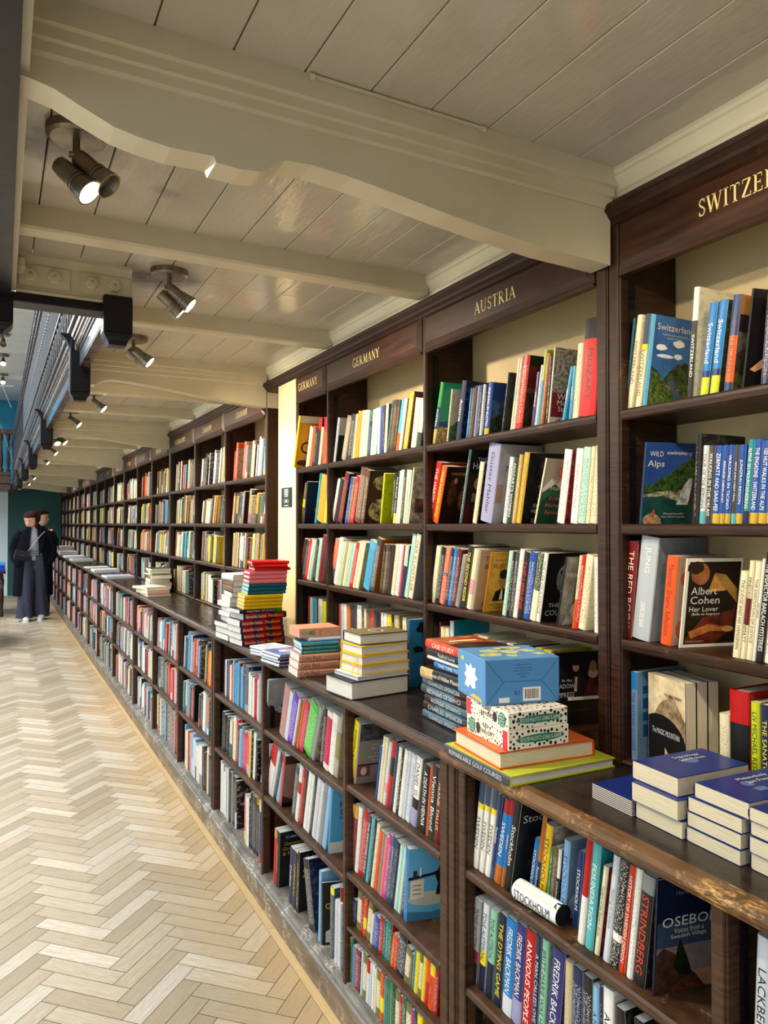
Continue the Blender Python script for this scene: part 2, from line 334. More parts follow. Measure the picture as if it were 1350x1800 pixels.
# ================================================================ ROOM SHELL
rnd = random.Random(4)
Z = 2.35                                   # under-gallery ceiling
def floor():
    mb = MB(); W = .070; L = .308; g = .0011; r2 = math.sqrt(.5)
    rr = random.Random(9)
    def put(x0, y0, x1, y1, hor):
        P = [((x - y) * r2, (x + y) * r2) for x, y in ((x0 + g, y0 + g), (x1 - g, y0 + g), (x1 - g, y1 - g), (x0 + g, y1 - g))]
        P = [(x - .028, y) for x, y in P]
        cx = sum(p[0] for p in P) / 4; cy = sum(p[1] for p in P) / 4
        if not (-4.4 < cx < 1.05 and -1.2 < cy < 17.8): return
        if cx < -.75 - max(0, cy - 5) * .28: return
        t = rr.random(); a = hx('c2b49c'); b = hx('a39379'); d = hx('cfc5b2')
        q = [a[i] * (1 - t) + b[i] * t for i in range(3)] if rr.random() < .7 else [d[i] * (1 - t * .5) + a[i] * t * .5 for i in range(3)]
        o = rr.random() * 40; q = [c_ * (.90 if hor else 1.05) for c_ in q]      # sheen of light along the grain, put into the colour by laying direction
        uv = [(o, o), (o + L, o), (o + L, o + W), (o, o + W)] if hor else [(o, o), (o, o + W), (o + L, o + W), (o + L, o)]
        # board thickness so the joints are real grooves
        
        if max(p[0] for p in P) > .925:      # boards end at the straight border strip
            P2 = []
            n_ = len(P)
            for i in range(n_):
                A_, B_ = P[i], P[(i + 1) % n_]
                if A_[0] <= .925: P2.append((A_, uv[i]))
                if (A_[0] <= .925) != (B_[0] <= .925):
                    t_ = (.925 - A_[0]) / (B_[0] - A_[0]); ua, ub = uv[i], uv[(i + 1) % n_]
                    P2.append(((.925, A_[1] + t_ * (B_[1] - A_[1])), (ua[0] + t_ * (ub[0] - ua[0]), ua[1] + t_ * (ub[1] - ua[1]))))
            if len(P2) < 3: return
            P = [p for p, _ in P2]; uv = [u for _, u in P2]
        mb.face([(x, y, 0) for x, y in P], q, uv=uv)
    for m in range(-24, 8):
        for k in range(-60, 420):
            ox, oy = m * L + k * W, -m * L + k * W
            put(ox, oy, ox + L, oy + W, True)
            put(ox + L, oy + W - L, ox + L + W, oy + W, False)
    y = -1.2
    while y < 17.7:
        l = .9 + rr.random() * .6; t = rr.random()
        mb.face([(.926, y + .001, 0), (.966, y + .001, 0), (.966, y + l, 0), (.926, y + l, 0)], [hx('cdb78e')[i] * (.85 + .25 * t) for i in range(3)], uv=[(t * 9, 0), (t * 9, .04), (t * 9 + l, .04), (t * 9 + l, 0)])
        y += l
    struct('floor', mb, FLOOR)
    b = MB(); b.box((-4.5, -4, -.05), (1.6, 17.9, -.0015)); struct('floor_underlay', b, GAP)['kind'] = 'structure'
    b = MB(); b.box((-4.5, -4, -.001), (-.6, 17.8, -.0005), hx('b8a88c')); o = struct('floor_far', b, FLOOR)
floor()
def shell():
    xs = [.479 - .131 * 3.5]
    b = MB(); x = 1.12 + .131; edges = []
    e = 1.25
    for bx in (1.12, .991, .876, .740, .609, .479, .35, .22, .09, -.04): edges.append((bx, e)); e = bx
    for x0, x1 in edges:
        if x1 > .03:
            for y0, y1, lo in ((-1.5, 2.42, .012), (2.42, 17.7, .31)):
                a = max(x0, lo)
                if a < x1 - .01: b.bevbox((a + .0012, y0, Z), (x1 - .0012, y1, Z + .02), .0018)
    struct('ceiling', b, P_CEIL)
    b = MB(); b.box((.012, -1.5, Z + .02), (1.6, 2.42, Z + .16)); b.box((.31, 2.42, Z + .02), (1.6, 17.7, Z + .16)); struct('ceiling_void', b, GAP)
    # walls
    b = MB(); b.box((1.425, -1.6, 1.0), (1.6, 3.215, Z)); b.box((1.425, 3.46, 1.0), (1.6, 17.7, Z)); struct('wall_right', b, P_BACK)
    b = MB(); b.box((1.236, 3.215, 1.0), (1.6, 3.455, 2.262)); struct('wall_right_pier', b, P_WALL)
    b = MB(); b.box((.225, 17.7, 0), (1.6, 17.85, 2.35)); struct('wall_end', b, P_GREEN)
    b = MB(); b.box((-4.5, 17.7, 0), (.225, 17.85, 2.35)); struct('wall_end_left', b, P_WHITE)
    b = MB(); b.box((-4.5, 17.7, 2.35), (1.6, 17.85, 4.3)); struct('wall_end_upper', b, P_BLUE)
    b = MB(); b.box((-4.65, -4, 0), (-4.5, 17.85, 5.4)); struct('wall_left', b, P_WHITE)
    b = MB(); b.box((-4.5, -4.1, 0), (1.6, -4, 1.4)); struct('wall_near', b, P_WHITE)
    b = MB(); b.box((1.45, 2.42, 2.6), (1.6, 17.85, 4.25)); struct('wall_gallery', b, P_UP)
    b = MB(); b.box((-.6, 2.0, 4.2), (1.6, 17.85, 4.3))
    b.box((-.6, 2.0, 4.1), (-.45, 17.85, 4.2))
    for y in (5, 7.4, 9.8, 12.2, 14.6): b.box((-.45, y, 4.12), (1.5, y + .1, 4.2))
    struct('ceiling_upper', b, P_UP)
    b = MB(); b.box((-.13, 3.0, 4.14), (.0, 3.02, 4.2))
    # white cornice and dark rail along the shelving
    prof = [(1.222, 2.35), (1.222, 2.342), (1.2255, 2.336), (1.2245, 2.329), (1.2265, 2.326), (1.229, 2.322), (1.2375, 2.311), (1.239, 2.304), (1.237, 2.300), (1.241, 2.297), (1.244, 2.286), (1.30, 2.286), (1.30, 2.35)]
    b = MB(); b.prism(prof, -1.4, 17.7); o = struct('trim_1', b, P_CORN)
    prof = [(1.236, 2.286), (1.232, 2.281), (1.215, 2.272), (1.211, 2.266), (1.214, 2.262), (1.214, 2.256), (1.222, 2.250), (1.226, 2.243), (1.234, 2.238), (1.234, 2.228), (1.30, 2.228), (1.30, 2.286)]
    def seg(y0, y1, n_):
        b = MB(); b.prism(prof, y0, y1); struct('trim_%d' % n_, b, W_UP)
    seg(-1.4, 3.63, 2); seg(3.70, 17.7, 3)
    return
shell()
# ---- beams: big shaped ones every 2.4 m, plain joists between
def big_beam(y, left, n_):
    if left < .2: sof = [(.006, 2.229), (.04, 2.226), (.074, 2.219), (.11, 2.203), (.162, 2.182), (.20, 2.175), (.251, 2.170), (.322, 2.173), (.326, 2.163), (.37, 2.161), (.405, 2.165), (.418, 2.170), (.428, 2.184), (.45, 2.195), (.50, 2.199), (.58, 2.194), (.682, 2.182), (.79, 2.168), (.898, 2.156), (1.05, 2.143), (1.232, 2.138)]
    else: sof = [(left, 2.196), (.40, 2.194), (.415, 2.205), (.44, 2.220), (.48, 2.226), (.56, 2.222), (.70, 2.208), (.9, 2.180), (1.05, 2.163), (1.232, 2.150)]
    b = MB(); b.prism(sof + [(1.232, 2.262), (sof[0][0], 2.262)], y, y + .062, 'y')
    # cavetto and top board each side
    x0 = max(sof[0][0], .03) if left < .2 else left
    prof = [(y - .004, 2.262), (y - .008, 2.268), (y - .008, 2.285), (y - .014, 2.288), (y - .014, 2.306), (y - .022, 2.309), (y - .022, Z), (y + .084, Z), (y + .084, 2.309), (y + .076, 2.306), (y + .076, 2.288), (y + .066, 2.262)]
    b.prism(prof, x0, 1.232, 'x')
    if left > .2: b.box((1.23, y + .004, 2.150), (1.42, y + .062, 2.262))
    struct('trim_%d' % n_, b, P_BEAM, merge=True)
k_ = 10
for i, y in enumerate([1.225, 3.63, 6.02, 8.42, 10.85, 13.3, 15.7]): big_beam(y, 0 if i == 0 else .375, k_); k_ += 1
def joist(y, left, n_):
    b = MB(); b.prism([(y, Z), (y + .004, 2.296), (y + .010, 2.290), (y + .066, 2.290), (y + .072, 2.296), (y + .076, Z)], left, 1.235, 'x'); struct('trim_%d' % n_, b, P_BEAM)
for y in (-.35, .43, 2.02, 2.80, 4.42, 5.2, 6.82, 7.6, 9.2, 10.0, 11.65, 12.45, 14.1, 14.9, 16.5):
    joist(y, .03 if y < 2.4 else .375, k_); k_ += 1
# bead conduit on beam 1's top board
b = MB(); b.tube([(.49, 1.200, 2.346), (.86, 1.200, 2.346)], .0035, 6)
for x in (.49, .86): b.tube([(x - .005, 1.199, 2.344), (x + .005, 1.199, 2.344)], .0065, 8)
tag(b.build('ceiling_pipe', P_BEAM), 'thin painted pipe clipped along the top of the nearest ceiling beam', 'pipe')
# near gallery edge (camera side) and the steel cross beam that ends it
b = MB()
b.prism([(-.16, -1.5), (.010, -1.5), (.034, 2.40), (-.13, 2.40)], 2.205, 2.60, 'z'); struct('trim_60', b, W_BLK)
b = MB(); b.prism([(.0105, -1.5), (.026, -1.5), (.046, 2.40), (.0345, 2.40)], 2.235, 2.37, 'z'); struct('trim_61', b, P_BEAM)
def cross_beam():
    t = thing('steel_beam', 'cream painted steel cross beam with four hexagonal bolts above the black edging board', 'beam', (0, 0, 0))
    b = MB(); b.prism([(2.385, 2.228), (2.385, 2.236), (2.397, 2.243), (2.400, 2.26), (2.400, 2.32), (2.396, 2.335), (2.385, 2.340), (2.385, Z), (2.47, Z), (2.47, 2.228)], .046, .372, 'x')
    b.build('web', P_BEAM, t)
    for x0, x1 in ((.052, .195), (.222, .368)):
        b = MB(); b.bevbox((x0, 2.394, 2.253), (x1, 2.401, 2.318), .003); p = b.build('bolt_plate', P_BEAM, t)
        for x in (x0 + .032, x0 + .098):
            b = MB(); M = Matrix.Translation((x, 2.394, 2.286)) @ Matrix.Rotation(R(90), 4, 'X')
            b.lathe([(.0205, 0), (.0205, .010), (.018, .013)], M, 6); b.lathe([(.010, .012), (.010, .020), (.005, .020), (.005, .014)], M, 10); b.build('bolt', P_BEAM, p)
    b = MB(); b.lathe([(.011, 0), (.011, .012), (.014, .012), (.014, .02), (.010, .02), (.010, .04)], Matrix.Translation((.060, 2.385, 2.285)), 12); b.build('pipe_cap', P_CORN, t)
cross_beam()
b = MB(); b.bevbox((.02, 2.385, 2.200), (.30, 2.47, 2.227), .003); b.box((.28, 2.375, 2.2), (.372, 2.385, 2.226)); struct('trim_62', b, W_BLK)
# ---- gallery edge running away: soffit board, fascia, mouldings
b = MB(); b.box((.325, 2.45, 2.248), (.362, 17.7, 2.262)); b.box((.333, 2.45, 2.262), (.362, 17.7, Z)); struct('trim_63', b, W_GAL)
n = NT('gallery_fascia_sky_sheen'); FASC = n.out(hx('54606c'), .18, spec=.8)  # dark wood; the skylight's pale blue reflection is put into its base colour
b = MB(); b.box((.3235, 2.45, 2.256), (.333, 17.7, 2.312)); struct('trim_64', b, FASC)
b = MB()
for i, (x, z0, z1) in enumerate([(.276, 2.235, 2.247), (.270, 2.249, 2.262), (.274, 2.264, 2.285), (.262, 2.288, 2.306), (.256, 2.309, 2.326), (.262, 2.329, 2.36), (.250, 2.363, 2.38)]):
    b.bevbox((x + .042, 2.45, z0 + .078), (.345, 17.7, z1 + .078), .003)
struct('trim_65', b, W_GAL)
def post(y, lab, near=False):
    if near: X0, X1 = -.10, .040
    else: X0, X1 = .285, .370
    t = thing('pendant_post', lab, 'post', ((X0 + X1) / 2, y, 2.10))
    hw = (X1 - X0) / 2
    b = MB(); b.bevbox((-hw, -.04, .035), (hw, .04, .125 if near else .222 if y > 3 else .15), .004); b.build('post_block', W_BLK, t)
    b = MB()
    rg = []
    for z, k in ((.035, 1), (.030, .96), (.022, .88), (.015, .72), (.008, .66), (0, .60)): rg.append([Vector((sx * hw * k, sy * .04 * k, z)) for sx, sy in ((-1, -1), (1, -1), (1, 1), (-1, 1))])
    b.loft(rg, smooth=False); b.build('post_drop', W_BLK, t)
    if not near and y > 3:
        b = MB(); b.bevbox((-hw + .002, -.03, .222), (-hw + .02, .03, .27), .004)
        b.prism([(-hw - .04, .295), (-hw - .036, .287), (-hw - .018, .272), (-hw - .004, .245), (-hw + .004, .222), (-hw + .014, .222), (-hw + .014, .27), (-hw + .0, .295)], -.025, .025, 'y'); b.build('scroll_bracket', W_BLK, t)
labs = ['nearest black pendant post under the gallery corner, beside the bolted beam', 'dark pendant post with bracket, second along the gallery edge', 'dark pendant post with bracket, third along the gallery edge', 'dark pendant post with bracket, fourth along the gallery edge', 'small dark pendant post, fifth along the gallery edge', 'small dark pendant post, sixth and farthest along the gallery edge']
for y, l in zip((2.40, 3.55, 6.0, 8.3, 10.6, 13.0), labs): post(y, l)
post(2.42, 'black pendant post cut off by the left edge of the picture', True)
def railing():
    t = thing('gallery_railing', 'long iron and wood gallery railing seen from below above the bookshelves', 'railing', (.305, 2.5, 2.462))
    b = MB()
    for x0, x1, z0, z1 in ((-.035, .03, .74, .775), (-.028, .022, .775, .80), (-.04, .035, .80, .815), (-.02, .02, .70, .738)): b.bevbox((x0, 0, z0), (x1, 15.2, z1), .004)
    b.build('handrail', W_GAL, t)
    b = MB(); b.box((-.008, 0, .0), (.008, 15.2, .014)); b.box((-.008, 0, .215), (.008, 15.2, .228)); b.build('bottom_rail', IRON, t)
    def bal(y0):
        b = MB(); b.tube([(0, y0, .225), (0, y0, .70)], .0055, 6); b.lathe([(.009, .45), (.012, .46), (.009, .47)], Matrix.Translation((0, y0, 0)), 8); return b
    for i in range(84): bal(.05 + i * .095).build('baluster', IRON, t)
    b = MB(); i = 84
    while .05 + i * .095 < 15.1:
        b.tube([(0, .05 + i * .095, .225), (0, .05 + i * .095, .70)], .0055, 4); i += 1
    tag(b.build('far_balusters', IRON, t), kind='stuff')
    def scroll(y0):
        b = MB()
        for s in (1, -1):
            pts = [(0, y0 + .075 + s * (.034 + .020 * math.cos(a) * (1 - a / 14)), .115 + s * .03 + .06 * math.sin(a) * (1 - a / 11)) for a in [k * .6 for k in range(16)]]
            b.tube(pts, .005, 4, caps=False)
        b.tube([(0, y0, .014), (0, y0, .215)], .005, 4)
        return b
    for i in range(70): scroll(i * .15).build('iron_scroll', IRON, t)
    b = MB()
    for i in range(70, 100): 
        s_ = scroll(i * .15); b.v += s_.v if False else []
        off = len(b.v); b.v += s_.v; b.f += [tuple(x + off for x in f) for f in s_.f]; b.c += s_.c; b.k += s_.k; b.uv += s_.uv; b.sm += s_.sm
    tag(b.build('far_iron_scrolls', IRON, t), kind='stuff')
railing()
def end_gallery():
    t = thing('end_gallery_balustrade', 'brown turned balustrade of the far gallery crossing the end of the hall', 'balustrade', (-2.0, 16.0, 2.2))
    b = MB(); b.bevbox((-2, -.03, .12), (2.25, .1, .28), .01); b.bevbox((-2, -.05, .28), (2.25, .12, .34), .01); b.bevbox((-2, -.02, 0), (2.25, .1, .11), .01); b.build('fascia_board', W_GAL, t)
    b = MB(); b.bevbox((-2, -.05, 1.08), (2.30, .05, 1.18), .012); b.build('handrail', W_GAL, t)
    for i in range(16):
        b = MB(); b.lathe([(.04, .34), (.04, .40), (.022, .43), (.034, .50), (.038, .60), (.022, .80), (.022, .95), (.034, 1.0), (.034, 1.08)], Matrix.Translation((2.2 - i * .12, 0, 0)), 10); b.build('baluster', W_SIGN, t)
    b = MB(); b.box((-4.5, 16.1, 2.22), (.6, 17.7, 2.32)); struct('floor_end_gallery', b, W_GAL)
end_gallery()
# ================================================================ CEILING SPOTS
def aim(p, q): return (Vector(q) - Vector(p)).to_track_quat('-Z', 'Y').to_matrix().to_4x4()
NL = [0]
def spot(x, y, heads, lab, z=Z, power=None, scale=1.0, group=None):
    t = thing('ceiling_spotlight', lab, 'spotlight', (x, y, z), group=group)
    S = scale
    b = MB(); b.lathe([(.058 * S, 0), (.058 * S, -.016 * S), (.050 * S, -.021 * S), (.012 * S, -.021 * S)], n=28); b.build('canopy', METAL, t)
    b = MB(); b.tube([(0, 0, -.02 * S), (0, 0, -.052 * S)], .0075 * S, 10); b.tube([(-.014 * S, 0, -.052 * S), (.014 * S, 0, -.052 * S)], .0065 * S, 8); b.build('stem', METAL, t)
    for i, (dx, dy, dz, d_, on) in enumerate(heads):
        p = Vector((dx * S, dy * S, (-.058 + dz) * S)); M = Matrix.Translation(p) @ aim((0, 0, 0), d_) @ Matrix.Scale(.88, 4)
        b = MB(); b.lathe([(.006, .012), (.020, .010), (.022, -.004), (.023, -.040), (.026, -.042), (.026, -.045), (.0235, -.046), (.0235, -.049), (.027, -.050), (.027, -.054), (.024, -.055), (.024, -.058), (.028, -.060), (.033, -.088), (.029, -.088), (.022, -.066)], M @ Matrix.Scale(S, 4), 20)
        h = b.build('lamp_head', METAL, t)
        b = MB(); b.lathe([(.0235, -.073), (.028, -.084), (.018, -.0885)] if on else [(.019, -.066), (.020, -.070)], M @ Matrix.Scale(S, 4), 18); b.build('bulb', GLOW if on else METAL, h)
        if on and power != 0:
            l = bpy.data.lights.new('spot_beam', 'SPOT'); l.energy = power or SPOT_W; l.color = SPOT_COL; l.spot_size = R(100); l.spot_blend = .8; l.shadow_soft_size = .02
            o = bpy.data.objects.new('spot_beam', l); C.objects.link(o); o.parent = t; o.matrix_local = M @ Matrix.Translation((0, 0, -.095 * S))
DA, DB = (.62, -.34, -.66), (.72, -.28, -.62)
spot(.139, 1.60, [(.010, -.004, -.004, DA, False), (-.026, .004, -.022, DA, True)], 'bronze twin ceiling spotlight nearest the camera, one lamp lit, between the two nearest beams')
spot(.48, 2.36, [(.006, -.004, -.004, DB, True), (-.020, .012, -.020, (.7, -.05, -.6), True)], 'bronze twin ceiling spotlight right of the bolted steel beam', power=40)
spot(.516, 3.27, [(.008, -.004, -.004, DB, True), (-.018, .012, -.010, (.8, .05, -.5), True)], 'bronze twin ceiling spotlight just right of the nearest black pendant post', power=24)
spot(.47, 3.80, [(0, 0, .02, (.8, -.2, -.5), True)], 'single round spotlight tucked below the arch of the second big beam')
spot(.52, 4.75, [(0, 0, 0, DB, True)], 'bronze ceiling spotlight right of the second pendant post')
spot(.46, 5.60, [(0, 0, 0, DB, True)], 'dark ceiling spotlight hanging from a round canopy before the third big beam')
spot(.47, 6.9, [(0, 0, 0, DB, True), (-.03, 0, 0, (.3, -.6, -.8), True)], 'twin spotlight with curled stem by the third pendant post', power=45)
spot(.47, 8.0, [(0, 0, 0, DB, True)], 'small lit spotlight between the third and fourth pendant posts')
spot(.47, 9.3, [(0, 0, 0, DB, True)], 'small lit spotlight beyond the fourth pendant post')
spot(.47, 10.9, [(0, 0, 0, DB, True)], 'tiny lit spotlight near the fifth pendant post')
spot(.47, 12.6, [(0, 0, 0, DB, True)], 'tiny lit spotlight near the sixth pendant post')
spot(.47, 14.6, [(0, 0, 0, DB, True)], 'tiny lit spotlight close to the green end wall')
# two unseen spotlights over and behind the camera, added to light the nearest shelves
spot(.50, .62, [(0, 0, 0, (.8, .2, -.6), True)], 'added ceiling spotlight above the camera, outside the picture', power=22)
spot(.50, -.15, [(0, 0, 0, (.7, .5, -.5), True)], 'added ceiling spotlight behind the camera, outside the picture', power=18)
for i, (x, y, z) in enumerate([(.05, 8.4, 4.12), (.05, 9.3, 4.12), (.06, 10.3, 4.12), (.07, 11.5, 4.12), (.08, 12.9, 4.12), (.09, 14.6, 4.12)]):
    spot(x, y, [(0, 0, 0, (0, -.7, -.7), i % 2 == 0 or i > 3)], ['nearest spotlight on the upper ceiling, seen past the gallery railing', 'dark unlit round spotlight on the upper ceiling', 'lit spotlight on the upper ceiling below the dark one', 'unlit spotlight low on the upper ceiling row', 'bright spotlight on the upper ceiling above the blue wall', 'farthest spotlight on the upper ceiling above the blue wall'][i], 4.2, power=0, scale=1.5)
# thin hanging wires
b = MB(); b.tube([(-.35, 9, 4.1), (.15, 9.6, 2.9)], .003, 4); b.tube([(-.6, 9, 3.0), (.16, 9, 3.06)], .003, 4); b.tube([(-.4, 8.4, 3.9), (.25, 14, 2.6)], .003, 4)
tag(b.build('hanging_wires', P_UP), 'thin pale wires strung across the void left of the gallery railing', 'wire')
# ================================================================ BOOKCASES
XU, XL = 1.237, .968
def upright(y0, y1, z0, z1, x0, x1, parent, mat, name='upright', beads=True):
    b = MB(); b.bevbox((x0 + .004, y0, z0), (x1, y1, z1), .0015)
    w_ = y1 - y0
    if w_ > .05:                       # pair of stiles with a sunk bead between
        for a, c in ((y0, y0 + w_ * .36), (y1 - w_ * .36, y1)): b.bevbox((x0 - .001, a, z0), (x0 + .01, c, z1), .0025)
        b.bevbox((x0 + .001, y0 + w_ * .42, z0), (x0 + .01, y0 + w_ * .48, z1), .0015); b.bevbox((x0 + .001, y0 + w_ * .52, z0), (x0 + .01, y0 + w_ * .58, z1), .0015)
    else: b.bevbox((x0, y0 + w_ * .12, z0), (x0 + .008, y1 - w_ * .12, z1), .0022)
    return b.build(name, mat, parent)
def strip(y, s, z0, z1, x, parent):
    b = MB(); b.box((x, min(y, y + s * .003), z0), (x + .018, max(y, y + s * .003), z1))
    z = z0 + .02
    while z < z1 - .02: b.box((x + .003, min(y, y + s * .0045), z), (x + .015, max(y, y + s * .0045), z + .004)); z += .022
    b.build('support_strip', W_BLK, parent)
def sign_panel(y0, y1, text, parent, hgt=.036, ty=None):
    b = MB(); x0, xi = 1.236, 1.224
    o = [(y0, 2.113), (y1, 2.113), (y1, 2.230), (y0, 2.230)]; e = .018
    i_ = [(y0 + e, 2.113 + e * 1.2), (y1 - e, 2.113 + e * 1.2), (y1 - e, 2.230 - e * .9), (y0 + e, 2.230 - e * .9)]
    P = [(x0, y, z) for y, z in o]; Q = [(xi, y, z) for y, z in i_]
    for k in range(4): j = (k + 1) % 4; b.face([P[k], Q[k], Q[j], P[j]])
    b.face(Q[::-1]); b.box((x0, y0, 2.113), (x0 + .016, y1, 2.230))
    b.prism([(1.228, 2.113), (1.234, 2.106), (1.252, 2.106), (1.252, 2.113)], y0, y1)
    p = b.build('sign_panel', W_SIGN, parent, merge=True)
    if text:
        m = MB(); yc = ty if ty is not None else (y0 + y1) / 2
        M = Matrix.Translation((xi - .0008, yc, 2.172)) @ Matrix(((0, 0, -1, 0), (-1, 0, 0, 0), (0, 1, 0, 0), (0, 0, 0, 1)))
        roman(m, text, M, hgt, {'SWITZERLAND': .272, 'AUSTRIA': .19, 'GERMANY': .225}.get(text, len(text) * .031), hx('e6d6a0')); m.build('sign_lettering', GILT, p)
def wide_case(name_lab, ys, th, signs, heights=(1.022, 1.29, 1.5485, 1.806), ends=(1, 1), syc=None):
    """upper bookcase over ys = upright centre lines; th = upright widths"""
    t = thing('bookcase', name_lab, 'bookcase', (1.3, (ys[0] + ys[-1]) / 2, 1.011))
    def P(o): o.location = o.location - t.location; return o
    T0 = [c for c in bpy.data.objects]
    n0 = set(bpy.data.objects)
    for y, w_ in zip(ys, th): upright(y - w_ / 2, y + w_ / 2, 1.011, 2.262, XU, 1.42, t, W_UP)
    for k, (a, b_) in enumerate(zip(ys, ys[1:])):
        y0 = a + th[k] / 2; y1 = b_ - th[k + 1] / 2
        for z in heights:
            b = MB(); lo = .011 if z < 1.1 else .024
            b.prism([(XU + .003, z - lo + .004), (XU + .001, z - .010 if z > 1.1 else z - .006), (XU + .001, z - .004), (XU + .005, z), (1.42, z), (1.42, z - lo), (XU + .007, z - lo)], y0, y1)
            b.build('shelf', W_UP, t)
        for (yy, s) in ((y1, -1), (y0, 1)):
            strip(yy, s, 1.03, 2.10, XU + .028, t)
        sign_panel(y0, y1, signs[k], t, ty=(syc or {}).get(k), hgt=.034)
        b = MB(); b.box((XU + .02, y0, 2.235), (1.42, y1, 2.255)); b.build('top_board', W_UP, t)
    for o in set(bpy.data.objects) - n0:
        if o.parent == t: o.location = Vector(o.location) - Vector(t.location)
    return t
UY = [3.652, 4.42, 5.19, 6.02, 6.82, 7.59, 8.42, 9.21, 10.05, 10.85, 11.69, 12.5, 13.35, 14.12, 14.91, 15.7, 16.5, 17.3]
wide_case('near dark bookcase lettered SWITZERLAND at the right edge, books on four shelves', [-.35, .42, 1.222], [.03, .022, .036], [None, 'SWITZERLAND'], syc={1: .846})
wide_case('dark bookcase lettered AUSTRIA and twice GERMANY between the nearest bookcase and the cream pier', [1.262, 2.055, 2.85, 3.205], [.036, .022, .016, .016], ['AUSTRIA', 'GERMANY', 'GERMANY'], syc={0: 1.655, 1: 2.46, 2: 3.04})
wide_case('dark bookcase just beyond the cream pier, with two GERMANY signs and tall leaning books', UY[:4], [.03, .022, .022, .03], ['GERMANY', 'GERMANY', 'NETHERLANDS'])
wide_case('second dark bookcase beyond the cream pier', [6.05] + UY[4:7], [.03, .022, .022, .03], ['BELGIUM', 'ISLANDS', 'ISLANDS'])
wide_case('third dark bookcase beyond the cream pier, reaching a tall dark end post', [8.45] + UY[7:10], [.03, .022, .022, .05], ['ISLANDS', 'ISLANDS', None])
wide_case('fourth dark bookcase beyond the cream pier, small in the distance', [10.89] + UY[10:13], [.03, .022, .022, .03], [None, None, None])
wide_case('farthest dark bookcase, against the green end wall', [13.38] + UY[13:], [.03, .022, .022, .022, .022, .03], [None] * 5)
# ---- low cases
def low_case(lab, ys, th, rows, kind=0):
    t = thing('low_bookcase', lab, 'bookcase', (1.1, (ys[0] + ys[-1]) / 2, 0))
    n0 = set(bpy.data.objects)
    ya, yb = ys[0] - th[0] / 2, ys[-1] + th[-1] / 2
    for y, w_ in zip(ys, th):
        if w_ > .07:                       # fluted pilaster
            b = MB(); b.bevbox((XL + .004, y - w_ / 2, .10), (1.28, y + w_ / 2, .975), .002)
            for a, c, d in ((-.5, -.30, -.004), (-.28, -.24, .0), (-.20, .18, -.003), (.22, .26, .0), (.29, .5, -.004)): b.bevbox((XL + d, y + a * w_, .10), (XL + .012, y + c * w_, .975), .0025)
            b.build('pilaster', W_LOW, t)
        else: upright(y - w_ / 2, y + w_ / 2, .10, .975, XL, 1.28, t, W_LOW, 'divider')
    for k, (a, b_) in enumerate(zip(ys, ys[1:])):
        y0 = a + th[k] / 2; y1 = b_ - th[k + 1] / 2
        for z in rows[k]:
            if z < .2: continue
            tk = .012 if .2 < z < .35 else .024
            b = MB(); b.prism([(XL + .006, z - tk + .003), (XL + .002, z - tk * .6), (XL + .003, z - .005), (XL + .007, z), (1.27, z), (1.27, z - tk), (XL + .010, z - tk)], y0, y1); b.build('shelf', W_LOW, t)
        for (yy, s) in ((y1, -1),): strip(yy, s, .14, .96, XL + .03, t)
    b = MB(); b.box((1.27, ya, .1), (1.285, yb, .975)); b.build('back_panel', W_UP, t)
    b = MB(); b.box((XL + .004, ya, .098), (1.27, yb, .125)); b.build('bottom_board', W_LEDGE, t)
    b = MB(); b.bevbox((.955, ya, 0), (XL + .02, yb, .088), .003); b.build('plinth_board', W_PLINTH, t)
    b = MB(); b.prism([(.952, .086), (.948, .092), (.949, .100), (.955, .104), (.958, .112), (.964, .118), (.972, .120), (.985, .120), (.985, .086)], ya, yb); b.build('plinth_moulding', W_LEDGE, t)
    for o in set(bpy.data.objects) - n0:
        if o.parent == t: o.location = Vector(o.location) - Vector(t.location)
    return t
R2 = (.71, .442)
low_case('nearest low bookcase with upright books, at the bottom right under the blue pamphlets', [.0, .752, 1.462], [.03, .03, .068], [(.745, .474), (.745, .474)])
low_case('low bookcase left of the fluted post, holding small dictionaries at the bottom', [1.520, 2.095, 2.895, 3.655], [.044, .024, .024, .03], [(.737, .468, .300), (.712, .442), (.705, .436)])
low_case('low bookcase below the empty stretch of worktop past the tall coloured stack', [3.69, 4.47, 5.27, 6.075], [.024, .022, .022, .03], [(.70, .433)] * 3)
low_case('fourth low bookcase along the aisle, towards the woman', [6.11, 7.25, 8.43, 9.32], [.024, .022, .022, .03], [(.70, .433)] * 3)
low_case('fifth low bookcase along the aisle, beside the woman in the black coat', [9.36, 10.13, 10.83, 11.63, 12.47], [.024, .022, .022, .022, .03], [(.70, .433)] * 4)
low_case('farthest low bookcase, ending before the green end wall', [12.5, 13.25, 14.1, 15.0, 15.9, 16.8, 17.6], [.024, .022, .022, .022, .022, .022, .03], [(.70, .433)] * 6)
LY = [3.69, 4.47, 5.27, 6.09, 7.25, 8.43, 9.34, 10.13, 10.83, 11.63, 12.48, 13.25, 14.1, 15.0, 15.9, 16.8, 17.6]
